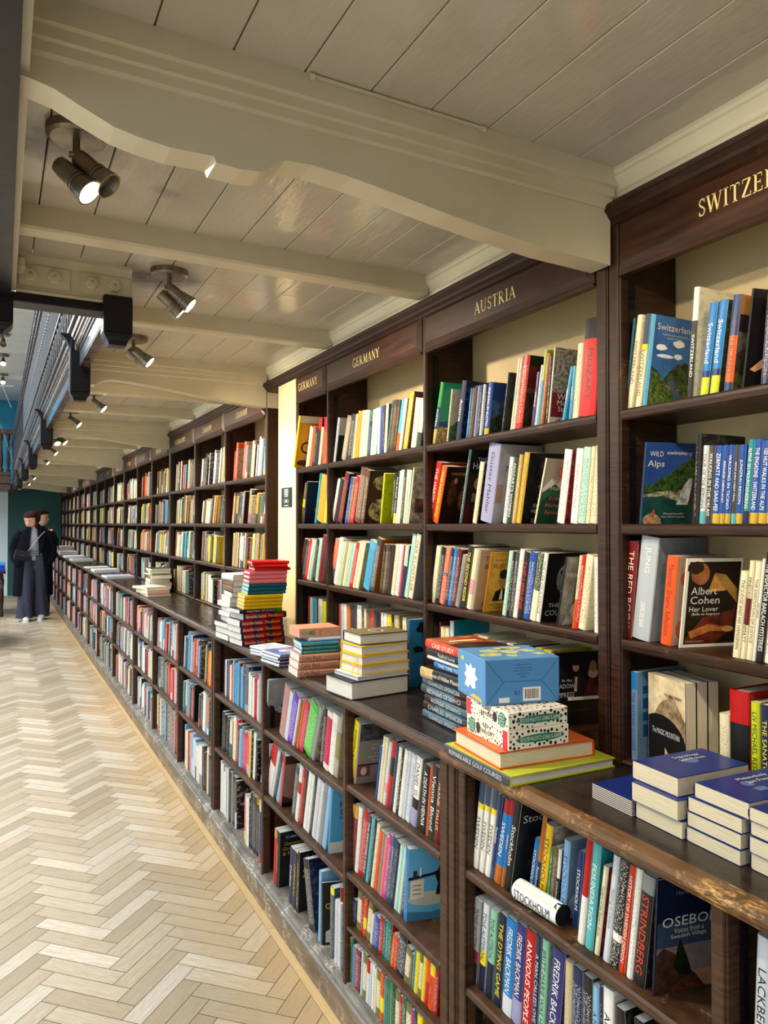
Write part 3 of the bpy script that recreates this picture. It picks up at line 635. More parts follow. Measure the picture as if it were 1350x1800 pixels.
# ---- worktops: separate lengths of board
def worktop(y0, y1, mat, nose, lab, near=False):
    t = thing('worktop', lab, 'worktop', (1.18, (y0 + y1) / 2, .985)); dy = (y1 - y0) / 2
    b = MB(); b.box((-.205, -dy, .004), (.24, dy, .0255))
    if not near:
        for x in (-.212, -.221): b.bevbox((x, -dy, .018), (x + .006, dy, .0268), .001)
    b.build('board', mat, t)
    b = MB(); x = -.235 if near else -.230
    b.prism([(x + .03, -.010), (x + .010, -.008), (x + .006, -.002), (x, .004), (x - .002, .012), (x + .002, .020), (x + .010, .0252), (x + .032, .0255), (x + .032, -.01)], -dy, dy, smooth=False); b.build('nosing', nose, t)
worktop(-.4, 1.50, W_TOP, W_NOSE, 'nearest worktop with worn golden-brown nosing, carrying the blue-covered stacks', True)
worktop(1.50, 3.655, W_TOP, W_LOW, 'long dark worktop carrying the tall stacks left of the fluted post')
worktop(3.655, 8.43, W_TOP, W_LOW, 'mostly bare dark worktop beyond the tall red, pink and yellow stack')
worktop(8.43, 17.6, W_TOP, W_LOW, 'far dark worktop beside the woman, topped with flat books')
# green notice on the pier
b = MB(); b.bevbox((1.2325, 3.262, 1.628), (1.2355, 3.400, 1.722), .0008, hx('0d2224')); s_ = b.build('notice_sign', PLAIN)
tag(s_, 'small dark green notice with white marks on the cream pier', 'sign')
m = MB(); M = Matrix.Translation((1.2318, 3.331, 1.675)) @ Matrix(((0, 0, -1, 0), (-1, 0, 0, 0), (0, 1, 0, 0), (0, 0, 0, 1)))
for i, (w_, y) in enumerate(((.05, .036), (.055, .026), (.05, .016), (.045, .006))): m.box((-w_ / 2, y - .0028, -.0004), (w_ / 2, y + .0028, .0004), hx('e8e8dc'), M=M)
for s in (1, -1):
    pts = arc(0, -.018, .030, .016, 50, -50, 6) if s > 0 else arc(0, -.018, .030, .016, 130, 230, 6)
    for (ax, ay), (bx, by) in zip(pts, pts[1:]): m.face([M @ Vector(p) for p in ((ax, ay, .0004), (bx, by, .0004), (bx * .88, by, .0004), (ax * .88, ay, .0004))], hx('e8e8dc'))
m.box((-.010, -.025, -.0004), (.010, -.011, .0004), hx('e8e8dc'), M=M); m.box((-.03, -.041, -.0004), (.03, -.038, .0004), hx('e8e8dc'), M=M)
m.build('sign_marks', LET, s_)
# ================================================================ BOOKS
def book_mesh(D, t, L, col, cov=None, bands=(), hc=False, mark=None, cmark=None, pages='page', full=True):
    """local: x = depth (spine at 0), y = thickness (front cover at 0), z up. -> cover MB, pages MB"""
    cov = cov or col; c = .0026 if hc else .0006 if t > .005 else .0002; e = min(.0025, t * .22); bu = min(.0018, t * .08)
    out = [(D, 0), (e, 0), (0, e), (-bu, t * .3), (-bu, t * .7), (0, t - e), (e, t), (D, t)]
    b = MB(); cuts = sorted({0, 1} | {x for q in bands for x in q[:2]})
    for z0, z1 in zip(cuts, cuts[1:]):
        zc = (z0 + z1) / 2; sc_ = col
        for q in bands:
            if q[0] <= zc <= q[1]: sc_ = PAL[q[2]]
        for i in range(7):
            (ax, ay), (bx, by) = out[i], out[i + 1]
            cc = cov if i in (0, 6) else sc_
            mk = (*cov, 0)
            if i in (2, 3, 4) and mark and t > .006: mk = (*mark, 1)
            if i == 0 and cmark: mk = (*cmark, 1)
            u0 = (ax * 1.0 if i in (0, 6) else ay) ; u1 = (bx if i in (0, 6) else by)
            # spine lettering patches only in the middle of the height
            za, zb = z0 * L, z1 * L
            if mk[3] and i != 0 and len(cuts) == 2:
                for s0, s1, on in ((0, .08, 0), (.08, .86, 1), (.86, 1, 0)):
                    b.face([(ax, ay, s0 * L), (ax, ay, s1 * L), (bx, by, s1 * L), (bx, by, s0 * L)], cc, mk if on and 2 <= i <= 4 else None, [(u0, s0 * L), (u0, s1 * L), (u1, s1 * L), (u1, s0 * L)])
            else:
                kk = (*mk[:3], mk[3]) 
                sc2 = .12 if i == 0 else 1
                b.face([(ax, ay, za), (ax, ay, zb), (bx, by, zb), (bx, by, za)], cc, kk, [(u0 * sc2, za * sc2), (u0 * sc2, zb * sc2), (u1 * sc2, zb * sc2), (u1 * sc2, za * sc2)])
    if full:
        ins = [(D, t - c), (e + c, t - c), (c, t - e - c * .5), (c, e + c * .5), (e + c, c), (D, c)]
        for i in range(5):
            (ax, ay), (bx, by) = ins[i], ins[i + 1]; b.face([(ax, ay, 0), (ax, ay, L), (bx, by, L), (bx, by, 0)], cov)
        for z, f in ((L, 1), (0, -1)):
            for q in ([(D, 0), (D, c), (e + c, c), (e, 0)], [(D, t), (e, t), (e + c, t - c), (D, t - c)], [(e, 0), (e + c, c), (c, e + c * .5), (c, t - e - c * .5), (e + c, t - c), (e, t), (0, t - e), (0, e)]):
                q = [(x, y, z) for x, y in q]; b.face(q if f > 0 else q[::-1], cov)
        b.face([(D, 0, 0), (D, c, 0), (D, c, L), (D, 0, L)], cov); b.face([(D, t - c, 0), (D, t, 0), (D, t, L), (D, t - c, L)], cov)
    p = MB(); g = .004 if hc else .0005; z0, z1 = (.003, L - .003) if hc else (.0005, L - .0008); x1 = D - g; pc = PAL[pages]
    y0, y1 = c, t - c; x0 = c + .0003
    def uvf(q, ax): return [(q_[1], q_[ax]) for q_ in q]
    for q, ax in (([(x0, y0, z1), (x1, y0, z1), (x1, y1, z1), (x0, y1, z1)], 0), ([(x1, y0, z0), (x1, y1, z0), (x1, y1, z1), (x1, y0, z1)], 2), ([(x0, y1, z0), (x1, y1, z0), (x1, y0, z0), (x0, y0, z0)], 0),
                  ([(x0, y0, z0), (x1, y0, z0), (x1, y0, z1), (x0, y0, z1)], 0), ([(x1, y1, z0), (x0, y1, z0), (x0, y1, z1), (x1, y1, z1)], 0)):
        p.face(q, pc, uv=uvf(q, ax))
    return b, p
def blob(cx, cy, rx, ry, n_=18, j=0, seed=1, a0=0):
    r = random.Random(seed); return [(cx + rx * math.cos(2 * math.pi * k / n_ + a0) * (1 + j * (r.random() - .5)), cy + ry * math.sin(2 * math.pi * k / n_ + a0) * (1 + j * (r.random() - .5))) for k in range(n_)]
def ridge(x0, x1, ys, base=0, n_=14, j=.03, seed=1):
    r = random.Random(seed); P = []
    for k in range(n_ + 1):
        t = k / n_; f = t * (len(ys) - 1); i = min(int(f), len(ys) - 2); P.append((x0 + (x1 - x0) * t, ys[i] + (ys[i + 1] - ys[i]) * (f - i) + j * (r.random() - .5)))
    return [(x0, base)] + P + [(x1, base)]
def A(pts, col, mk=None, ms=18): return (pts, hx(col), hx(mk) if mk else None, ms)
FULL = [(0, 0), (1, 0), (1, 1), (0, 1)]
def rect(a, b_, c, d): return [(a, b_), (c, b_), (c, d), (a, d)]
def tree(cx, y0, s, col, seed): return A(blob(cx, y0 + s, s * .5, s, 14, .5, seed), col, '0e1408', 30)
ARTS = dict(
 swiss=[A(rect(0, 0, 1, 1), '3d6ea8', '2a5590', 3), A(blob(.2, .66, .13, .035, 12, .3, 2), 'f1efe8'), A(blob(.62, .72, .14, .04, 12, .3, 3), 'f1efe8'), A(blob(.62, .58, .10, .03, 12, .3, 5), 'eeeeea'), A(blob(.30, .57, .2, .02, 12, .3, 6), 'dfe6ee'),
        A(ridge(0, 1, [.46, .40, .30, .34, .44, .50, .52], seed=4), '2f4230', '16240f', 14), A(ridge(.3, 1, [.30, .42, .50, .53, .47], seed=14), '4b5a35', '1e2a14', 18), A(ridge(0, 1, [.42, .36, .28, .24, .30, .26], seed=7), '5a7030', '25351a', 22), A([(.42, .30), (.62, .12), (.8, .0), (.95, .0), (.72, .2), (.55, .32)], '46627a'), A([(.22, .245), (.75, .20), (.76, .225), (.24, .27)], '8a7f6a', '4a2c20', 30), A(ridge(0, .8, [.2, .15, .10, .08], seed=8), '6d8438', '2b3d18', 26)],
 wild=[A(FULL, '2b4a8a', '24407a', 3), A(ridge(0, 1, [.46, .50, .56, .62, .70, .80, .84], seed=2), '3f5f26', '16240d', 20), A(ridge(0, 1, [.36, .38, .42, .40, .42, .40], seed=3), 'b9aa90', '5d5347', 22), A([(0, .0), (1, 0), (1, .30), (.7, .28), (.4, .34), (0, .33)], '1d4c46', '123633', 8), A([(.66, .24), (1, .24), (1, .56), (.90, .58), (.78, .46)], 'dfe2e2', '8a8f90', 12), A([(.9, .24), (1, .24), (1, .60), (.97, .60)], '3b2e25'), A(blob(.2, .03, .2, .10, 12, .4, 4), 'c9a478', '7a5a3a', 20), A(blob(.22, .12, .03, .06, 8, .2, 5), 'b5583a')],
 rick=[A(rect(0, .80, 1, 1), 'b47b38'), A(rect(0, .62, 1, .80), '1b1a1c'), A(rect(0, 0, 1, .62), '6b6a64', '3c3a34', 12), A(ridge(0, 1, [.4, .52, .5, .2], seed=3), '4a3f36', '241c18', 16), A(ridge(0, 1, [.2, .12, .1], seed=5), '55622e', '262d14', 16)],
 dance=[A(FULL, '171517'), A(blob(.45, .7, .20, .07, 14, .3, 3), '86b8a0', 'e4efe6', 12), A(blob(.62, .5, .10, .10, 12, .4, 4), '3f6b4c'), A([(.05, .2), (.3, .34), (.42, .5), (.5, .46), (.36, .26), (.15, .18)], 'd9a274'), A([(.45, .45), (.6, .2), (.66, .22), (.55, .48)], 'c98f62')],
 jung=[A(rect(0, 0, 1, 1), '8b8d94', '6f7178', 3), A(blob(.62, .60, .22, .16, 18, .1, 2), '3a3432', '221e1c', 8), A([(.3, .0), (1, 0), (1, .42), (.8, .48), (.5, .40)], '6f6762', '4b4440', 8)],
 circ=[A(rect(0, 0, 1, 1), 'b5957e'), A(blob(.45, .75, .38, .14, 20, 0), 'c5502f'), A(blob(.7, .45, .30, .16, 20, 0), 'a88f80'), A(blob(.4, .18, .36, .15, 20, 0), 'c15a38')],
 lover=[A(FULL, 'efe8d2'), A(rect(.03, .035, .97, .965), '14100d', '24180f', 4), A([(.05, .1), (.35, .34), (.9, .42), (.95, .5), (.9, .2), (.6, .04), (.05, .04)], '6e2b18', '43180e', 7), A([(.4, .62), (.75, .64), (.95, .5), (.93, .66), (.7, .82), (.5, .84)], 'd7a556', 'b57e36', 6), A(blob(.24, .83, .17, .12, 18, .12, 3), 'a8663a', '8a4c28', 5), A(blob(.14, .90, .16, .07, 14, .2, 4), '2a1610'), A([(.1, .18), (.45, .26), (.85, .22), (.86, .17), (.5, .18), (.15, .10)], 'c47a3a', '9a5526', 7), A(blob(.82, .20, .11, .035, 12, .2, 6), 'd29a55')],
 vienna=[A(rect(0, .62, 1, 1), '178a68', '127555', 3), A(rect(0, 0, 1, .62), '1d3a78'), A(blob(0, .62, .6, .25, 16, 0), '15806a'), A([(.0, 0), (.9, 0), (.9, .26), (.6, .34), (.3, .28), (0, .30)], 'c7a97a', '5d4a33', 26)],
 map=[A(FULL, 'ddd6bd', 'c4bfa6', 6), A(ridge(0, 1, [.30, .48, .52, .4], seed=4), '6e8a5c', '3f5a3a', 12)],
 walkaus=[A(rect(0, .66, 1, 1), '21407c'), A(rect(0, 0, 1, .66), '4a6b8c', '27394d', 9), A(ridge(0, 1, [.3, .45, .36, .5], seed=6), '3d4a3a', '191f18', 14)],
 vie=[A(FULL, '1a1b1c', '333638', 6)], onn=[A(rect(0, .58, 1, 1), '5b1c19'), A(rect(0, .86, 1, 1), '1a1412'), A(rect(0, 0, 1, .58), '2b211b', '4a3828', 6), A(blob(.55, .3, .3, .2, 14, .3, 2), '9a7a5c', '6b513a', 6), A(rect(0, .5, 1, .56), '6a4128')],
 wien=[A(FULL, 'a59d8d', '4d473f', 26), A(rect(0, 0, 1, .42), '7a1d20'), A(rect(0, 0, 1, .10), 'c9c0ae')],
 habs=[A(FULL, '2c1a12', '170d09', 4), A(blob(.25, .55, .12, .24, 12, .3, 2), '6a3420', '3c1c12', 9), A(blob(.3, .76, .05, .05), 'b98a60'), A(blob(.6, .42, .16, .2, 12, .3, 4), '7a5a34', '3a2414', 9), A(blob(.6, .66, .06, .055), 'c79a70'), A(blob(.85, .4, .1, .22, 12, .3, 6), '4c1c18')],
 hab2=[A(rect(0, .7, 1, 1), '161616'), A(rect(0, 0, 1, .7), '3a2a20', '1d1410', 5), A(blob(.3, .55, .14, .09), 'c09a74', '97714e', 5), A(blob(.8, .58, .14, .09), 'b88f68', '8c6848', 5), A(blob(.75, .28, .12, .08), 'b88f68'), A(rect(.15, .3, .5, .42), 'a08c6c', '6e5c42', 10), A([(0, 0), (1, 0), (1, .2), (0, .28)], '4a1d18')],
 mahl=[A(FULL, 'a39ea2', '8d888d', 3), A([(.2, 0), (1, 0), (1, .26), (.6, .3), (.3, .16)], '151315'), A(rect(0, .26, .15, .5), '8f7365')],
 fall=[A(FULL, '131214', '29262a', 6), A(blob(.6, .8, .3, .14, 14, .3, 3), '3d3c44', '15141a', 8)],
 felder=[A(FULL, 'a9a18d'), A([(0, .55), (.25, .70), (.45, .62), (.7, .72), (1, .60), (1, 0), (0, 0)], 'e7e3d6'), A([(0, .48), (.4, .62), (.7, .50), (1, .58), (1, 0), (0, 0)], '2f6a4a'), A([(0, 0), (1, 0), (1, .44), (.6, .36), (.3, .46), (0, .34)], '1f4a34'), A(blob(.6, .80, .18, .10), 'd8583a')],
 witt=[A(FULL, 'a4947c'), A(blob(.8, .7, .16, .16), '6b2a30')],
 waltz=[A(FULL, 'd59a3c', 'b97d2a', 6), A([(.2, .18), (.8, .18), (.72, .36), (.5, .40), (.28, .34)], '1c1613'), A(blob(.5, .52, .13, .13, 16, .1, 2), 'a5703a'), A(blob(.5, .63, .15, .08, 14, .2, 3), '1d1511'), A([(.44, .2), (.56, .2), (.52, .38), (.48, .38)], 'e9dcc0')],
 count=[A(FULL, '121113'), A(blob(.62, .62, .34, .26, 24), 'c9c6be', '23221f', 7), A(blob(.62, .62, .31, .235, 24), '1b1d1a', '8f918c', 9)],
 hinter=[A(FULL, '201e1f', '343233', 5), A(rect(0, 0, .35, 1), '6c6864', '99948e', 4), A(blob(.62, .48, .24, .13, 16, .1, 3), '8e867e', '4a4440', 6), A(blob(.62, .56, .26, .08, 14, .2, 4), '17140f'), A([(.1, 0), (1, 0), (1, .30), (.7, .38), (.4, .34)], 'bdb6ad', '7d766e', 7)],
 shadow=[A(FULL, '131012', '1f1a1c', 5), A([(.40, .42), (.52, .42), (.58, .66), (.50, .72), (.40, .66)], '3a1215'), A([(.42, .46), (.48, .46), (.50, .66), (.44, .66)], 'd9d2c4'), A(blob(.46, .80, .07, .07, 14, .1, 2), 'c79a78'), A(blob(.46, .85, .08, .035), '1c1310'), A([(.66, .42), (.98, .42), (.94, .62), (.74, .62)], '6a1418', '3a0a0e', 8), A(blob(.84, .70, .11, .07), 'dcb390'), A(blob(.84, .80, .09, .08, 14, .3, 4), 'a87c30'), A(rect(.28, .34, 1, .385), 'e8e2d6')],
 el=[A(FULL, '9a9a98'), A(rect(0, 0, 1, .62), '1a1a1b'), A(blob(.55, .72, .3, .10), '1d1c1c'), A(rect(.2, .3, .7, .36), 'b3282c')],
 ernst=[A(FULL, '3a2620'), A(blob(.5, .78, .36, .14, 20, .15, 3), 'cdbb8a', '3a2620', 10), A(blob(.5, .26, .4, .22, 22, .1, 4), 'd2c08e', '2c1c16', 10)],
 patt=[A(FULL, '8a7a68', 'd8cdb4', 9), A(rect(.1, .2, .9, .45), '3f3a3c', '9a5c34', 8)],
 mayhe=[A(FULL, 'd89a22'), A(rect(0, .88, 1, 1), 'e3d9bb'), A(blob(.35, .40, .22, .12), '26201a'), A(blob(.35, .40, .15, .08), 'd89a22'), A(blob(.3, .1, .26, .06, 12, .3, 2), '3a2c1c')],
 nig=[A(FULL, '161c2e'), A(blob(.6, .35, .3, .08, 12, .4, 2), 'a06a3a', '5a3a24', 8)],
 stoc=[A(FULL, '131416', '1d2224', 6), A(blob(.55, .36, .22, .10, 14, .3, 3), '1e4a34'), A(blob(.45, .48, .07, .03), 'a88a78'), A(rect(.25, .18, .75, .34), '2b2f33', '4a5257', 8)],
 bird=[A(FULL, '7f98b5', '6c86a5', 4), A([(.2, .5), (.7, .6), (.8, .56), (.3, .46)], '1f2a44'), A(blob(.3, .12, .3, .22), 'c9ccd2')],
 found=[A(FULL, '1f7f86', '2a979c', 5), A(rect(.25, .22, .95, .62), 'c9bfa8', 'b3a890', 6), A([(.1, 0), (.5, .25), (.8, 0)], '196a72')],
 osebol=[A(FULL, '101c36', '0d1730', 3), A(rect(0, .0, 1, .48), '8f7a70', '7a6a6a', 3), A(rect(0, .40, 1, .62), '3a4660', '32405c', 3), A(rect(0, .0, 1, .16), 'c58a62', 'a8705a', 4), A([(0, .05), (0, .34), (.12, .40), (.3, .34), (.5, .22), (.7, .12), (.86, .0), (0, .0)], '2d2420', '5a3026', 12), A([(.30, .22), (.36, .40), (.40, .46), (.45, .40), (.52, .30), (.58, .22), (.62, .12), (.4, .14)], '12150f', '1f2618', 16), A([(.16, .0), (.5, .12), (.9, .0)], '7a3a24', '3a1a12', 14)],
 miernik=[A(FULL, '6d8fae', '597a98', 4), A(blob(.5, .14, .3, .09), '14161a'), A(rect(.1, .75, .9, .84), '1f4a78'), A(rect(.1, .58, .9, .70), '1f4a78'), A(rect(.1, .44, .7, .54), '1f4a78'), A(rect(.1, .26, .6, .40), '1f4a78')],
 roth=[A(FULL, '8d8272'), A(rect(0, .72, 1, 1), '5a5650', '2f2d2b', 8), A(rect(0, .30, 1, .33), '3a332e'), A(rect(0, .12, .34, .30), '8a3c44'), A(blob(.17, .21, .08, .07), 'c9b8a8')],
 desk=[A(FULL, '5aa3c8'), A([(0, .0), (1, 0), (1, .16), (.5, .10), (0, .14)], '3f7390'), A(blob(.5, .30, .5, .10), 'b5b0a2'), A([(0, .57), (.62, .62), (.62, .66), (0, .61)], '1b1b1c'), A([(.05, .30), (.34, .32), (.34, .58), (.05, .56)], 'cfc8b4'), A(rect(.10, .49, .28, .50), '3a3936'), A(rect(.10, .43, .28, .44), '3a3936'), A(rect(.10, .37, .28, .38), '3a3936'), A([(.60, .34), (.64, .50), (.58, .60), (.66, .74), (.78, .74), (.86, .56), (.80, .44), (.74, .34)], '161617'), A(blob(.74, .78, .07, .045, 12, .1, 2), 'c9a68a'), A(blob(.75, .805, .075, .028), '161617'), A([(.5, .62), (.66, .66), (.68, .69), (.5, .65)], '161617'), A(rect(.1, .62, .18, .70), '2c2c2d'), A(rect(.24, .62, .27, .74), 'e0ddd0')],
 capt=[A(FULL, '8f9092', '77797c', 3), A([(.2, .0), (.9, .0), (.82, .26), (.6, .32), (.38, .28)], '3d1d20', '21100f', 8), A(blob(.58, .38, .12, .06), 'b58f74'), A(blob(.58, .44, .16, .045), '2c1a1c')],
 face=[A(FULL, '9a7264', '8a6458', 2), A(rect(0, .84, 1, 1), '3c2a26', '2a1c19', 5), A(blob(.72, .62, .20, .035, 14, .1, 2), '1f1512'), A([(.45, .70), (1, .76), (1, .80), (.5, .76)], '2c1d18'), A([(.38, .36), (.5, .34), (.58, .40), (.5, .44)], '7a5148'), A(blob(.52, .24, .24, .035, 14, .05, 3), '8e3f40'), A([(0, 0), (.3, .0), (.45, .10), (0, .22)], '3a2c2a'), A(rect(0, 0, 1, .08), '15100f')],
 hi=[A(FULL, '4f9cc9'), A(rect(0, 0, 1, .18), 'd8d4cc'), A(blob(.55, .38, .20, .10, 14, .2, 3), '1a1718'), A(blob(.75, .22, .18, .08, 12, .3, 5), 'b43a40')],
 german=[A(FULL, '17181b', '202226', 4), A(blob(.7, .40, .24, .10), 'c2ab6c')],
 use=[A(FULL, '1a1a1b'), A(rect(.08, .04, .92, .20), 'b9b9b6', '8a8a88', 6), A(blob(.5, .2, .42, .06), 'b9b9b6')],
 osm=[A(FULL, '1a2336', '27344d', 5)])
CT = dict(swiss=[('Switzerland', .5, .88, .92, .07, 'white'), ('A guide to exploring the country', .5, .80, .7, .022, 'white'), ('by public transport', .5, .765, .45, .022, 'white')],
 wild=[('WILD', .22, .86, .26, .06, 'white'), ('swimming', .66, .87, .60, .062, 'white'), ('Alps', .22, .73, .36, .10, 'white'), ('100 most beautiful', .62, .13, .42, .022, 'white'), ('lakes, rivers & waterfalls', .62, .09, .5, .022, 'white')],
 rick=[('SWITZE', .5, .70, .8, .05, 'silver'), ('Rick Steves', .5, .90, .85, .05, 'dbrown')],
 lover=[('Albert', .34, .64, .46, .085, 'white'), ('Cohen', .37, .535, .52, .085, 'white'), ('Her Lover', .36, .435, .52, .055, 'white'), ('(Belle du Seigneur)', .40, .375, .56, .035, 'white'), ('MODERN CLASSICS', .24, .07, .32, .015, 'silver')],
 vie=[('Vienna', .5, .8, .8, .08, 'white')], onn=[('ON', .45, .74, .6, .12, 'cream')], wien=[('Wien', .42, .37, .5, .075, 'white'), ('Moderne', .55, .29, .8, .065, 'white'), ('Stadt', .42, .21, .55, .065, 'white'), ('Moderne', .55, .13, .8, .065, 'dred'), ('Wien', .4, .05, .5, .065, 'dred')],
 habs=[('HABSBURGS', .5, .88, .9, .05, 'tan')], hab2=[('THE', .3, .88, .3, .045, 'silver'), ('HABSBURGS', .55, .79, .9, .085, 'silver')], mahl=[('G', .4, .82, .2, .08, 'blk'), ('MAHLER', .55, .70, .8, .07, 'blk')],
 fall=[('THE', .5, .62, .4, .05, 'cream'), ('OF PR', .5, .53, .6, .05, 'cream'), ('THE', .45, .34, .4, .05, 'cream'), ('FALL OF', .5, .26, .6, .05, 'cream'), ('VIENNA', .45, .18, .6, .05, 'cream'), ('DAVID', .45, .05, .5, .05, 'cream')],
 felder=[('Life', .62, .80, .3, .07, 'white'), ('in the', .58, .67, .4, .06, 'white'), ('Making', .52, .54, .64, .075, 'white'), ('Franz', .5, .40, .42, .06, 'pink2'), ('Michael', .48, .29, .56, .06, 'pink2'), ('Felder', .46, .18, .46, .06, 'pink2')],
 witt=[('THE', .3, .86, .4, .07, 'dbrown'), ('BEST', .35, .72, .5, .07, 'dbrown'), ('WITT', .5, .34, .7, .06, 'dbrown'), ('STEIN', .5, .22, .7, .06, 'dbrown'), ('NEPHEW', .5, .1, .8, .06, 'dbrown')],
 waltz=[('JOHN SUCHET', .5, .86, .7, .045, 'dbrown'), ('THE LAST WALTZ', .5, .77, .86, .07, 'dred'), ('THE STRAUSS DYNASTY', .5, .12, .7, .03, 'dbrown'), ('AND VIENNA', .5, .07, .4, .03, 'dbrown')],
 count=[('THE', .3, .24, .3, .06, 'silver'), ('COUNT', .4, .13, .6, .08, 'silver')], hinter=[('Hinterland', .5, .74, .9, .07, 'silver')],
 shadow=[('In the', .28, .62, .25, .04, 'silver'), ('SHADOW', .22, .54, .44, .06, 'silver'), ('EMPRESS', .22, .42, .42, .07, 'silver'), ('GREEN EDITION', .6, .20, .3, .03, 'dred')], el=[('THE', .5, .46, .4, .06, 'white'), ('L', .4, .16, .15, .10, 'white')],
 stoc=[('Stockholm', .55, .82, .95, .085, 'silver')], found=[('FO', .55, .52, .5, .09, 'dbrown'), ('S', .5, .32, .15, .10, 'dbrown')],
 osebol=[('Marit Kapla', .52, .86, .44, .04, 'grey'), ('OSEBOL', .55, .62, .90, .085, 'white'), ('Voices from a', .55, .54, .5, .045, 'white'), ('Swedish Village', .55, .485, .6, .045, 'white')],
 roth=[('JOSEPH', .5, .64, .5, .04, 'cream'), ('ROTH', .5, .58, .3, .04, 'cream'), ('THE', .5, .50, .2, .03, 'silver'), ("EMPEROR'S", .5, .44, .6, .035, 'silver'), ('TOMB', .5, .38, .3, .035, 'silver')],
 hi=[('THE', .5, .90, .6, .075, 'dred'), ('HIVE', .5, .78, .8, .085, 'dred'), ('GIRL', .5, .65, .7, .085, 'dred'), ('NAOMI', .5, .56, .7, .05, 'dbrown')],
 german=[('Collins', .35, .90, .5, .05, 'silver'), ('German', .38, .78, .55, .06, 'gold'), ('Grammar', .4, .69, .6, .06, 'gold'), ('& Practice', .4, .60, .6, .06, 'gold')],
 use=[('Collins', .4, .93, .4, .04, 'silver'), ('USE', .5, .78, .6, .12, 'silver'), ('GERMAN', .5, .62, .8, .09, 'gold'), ('with', .4, .52, .3, .04, 'silver'), ('Paul', .5, .40, .6, .11, 'silver'), ("YOU'LL", .5, .17, .5, .05, 'blk'), ('LOVE IT', .5, .1, .5, .05, 'blk')], miernik=[])
MFRONT = Matrix(((1, 0, 0, 0), (0, 0, -1, 0), (0, 1, 0, 0), (0, 0, 0, 1)))            # x right, y up, on the face looking to -y
def cover_art(name, D, L, bulge=.0):
    mb = MB(); off = .00035
    for pts, col, mk, ms in ARTS[name]:
        P = [(min(max(u, 0), 1) * (D - .0035) + .003, -off, min(max(v, 0), 1) * (L - .0006) + .0003) for u, v in pts]
        # triangulate through the tessellator so that concave outlines hold
        from mathutils.geometry import tessellate_polygon
        V = [Vector(p) for p in P]
        for tri in tessellate_polygon([V]):
            q = [V[i] for i in tri]
            if (q[1] - q[0]).cross(q[2] - q[0]).y > 0: q = q[::-1]
            mb.face(q, col, (*mk, 1) if mk else None, [((p.x) / D * ms * .5, p.z / L * ms * .75) for p in q])
        off += .00012
    return mb, off
def cover_text(name, D, L, off):
    out = []
    for s, u, v, w_, h_, c in CT.get(name, []):
        mb = MB(); text_on(mb, s, Matrix.Translation((u * D, -off - .0002, v * L)) @ MFRONT, w_ * D, h_ * L, PAL[c]); out.append(mb)
    return out
MSPINE = Matrix(((0, 0, -1, 0), (0, -1, 0, 0), (-1, 0, 0, 0), (0, 0, 0, 1)))          # reads top to bottom
def spine_text(s, t, L, col, lo=.08, hi=.92, w_=.52, two=None):
    mb = MB(); M = Matrix.Translation((-min(.0018, t * .08) - .0004, t / 2, L * (lo + hi) / 2)) @ MSPINE
    text_on(mb, s, M, L * (hi - lo), min(t * w_, .017), PAL[col]); return mb
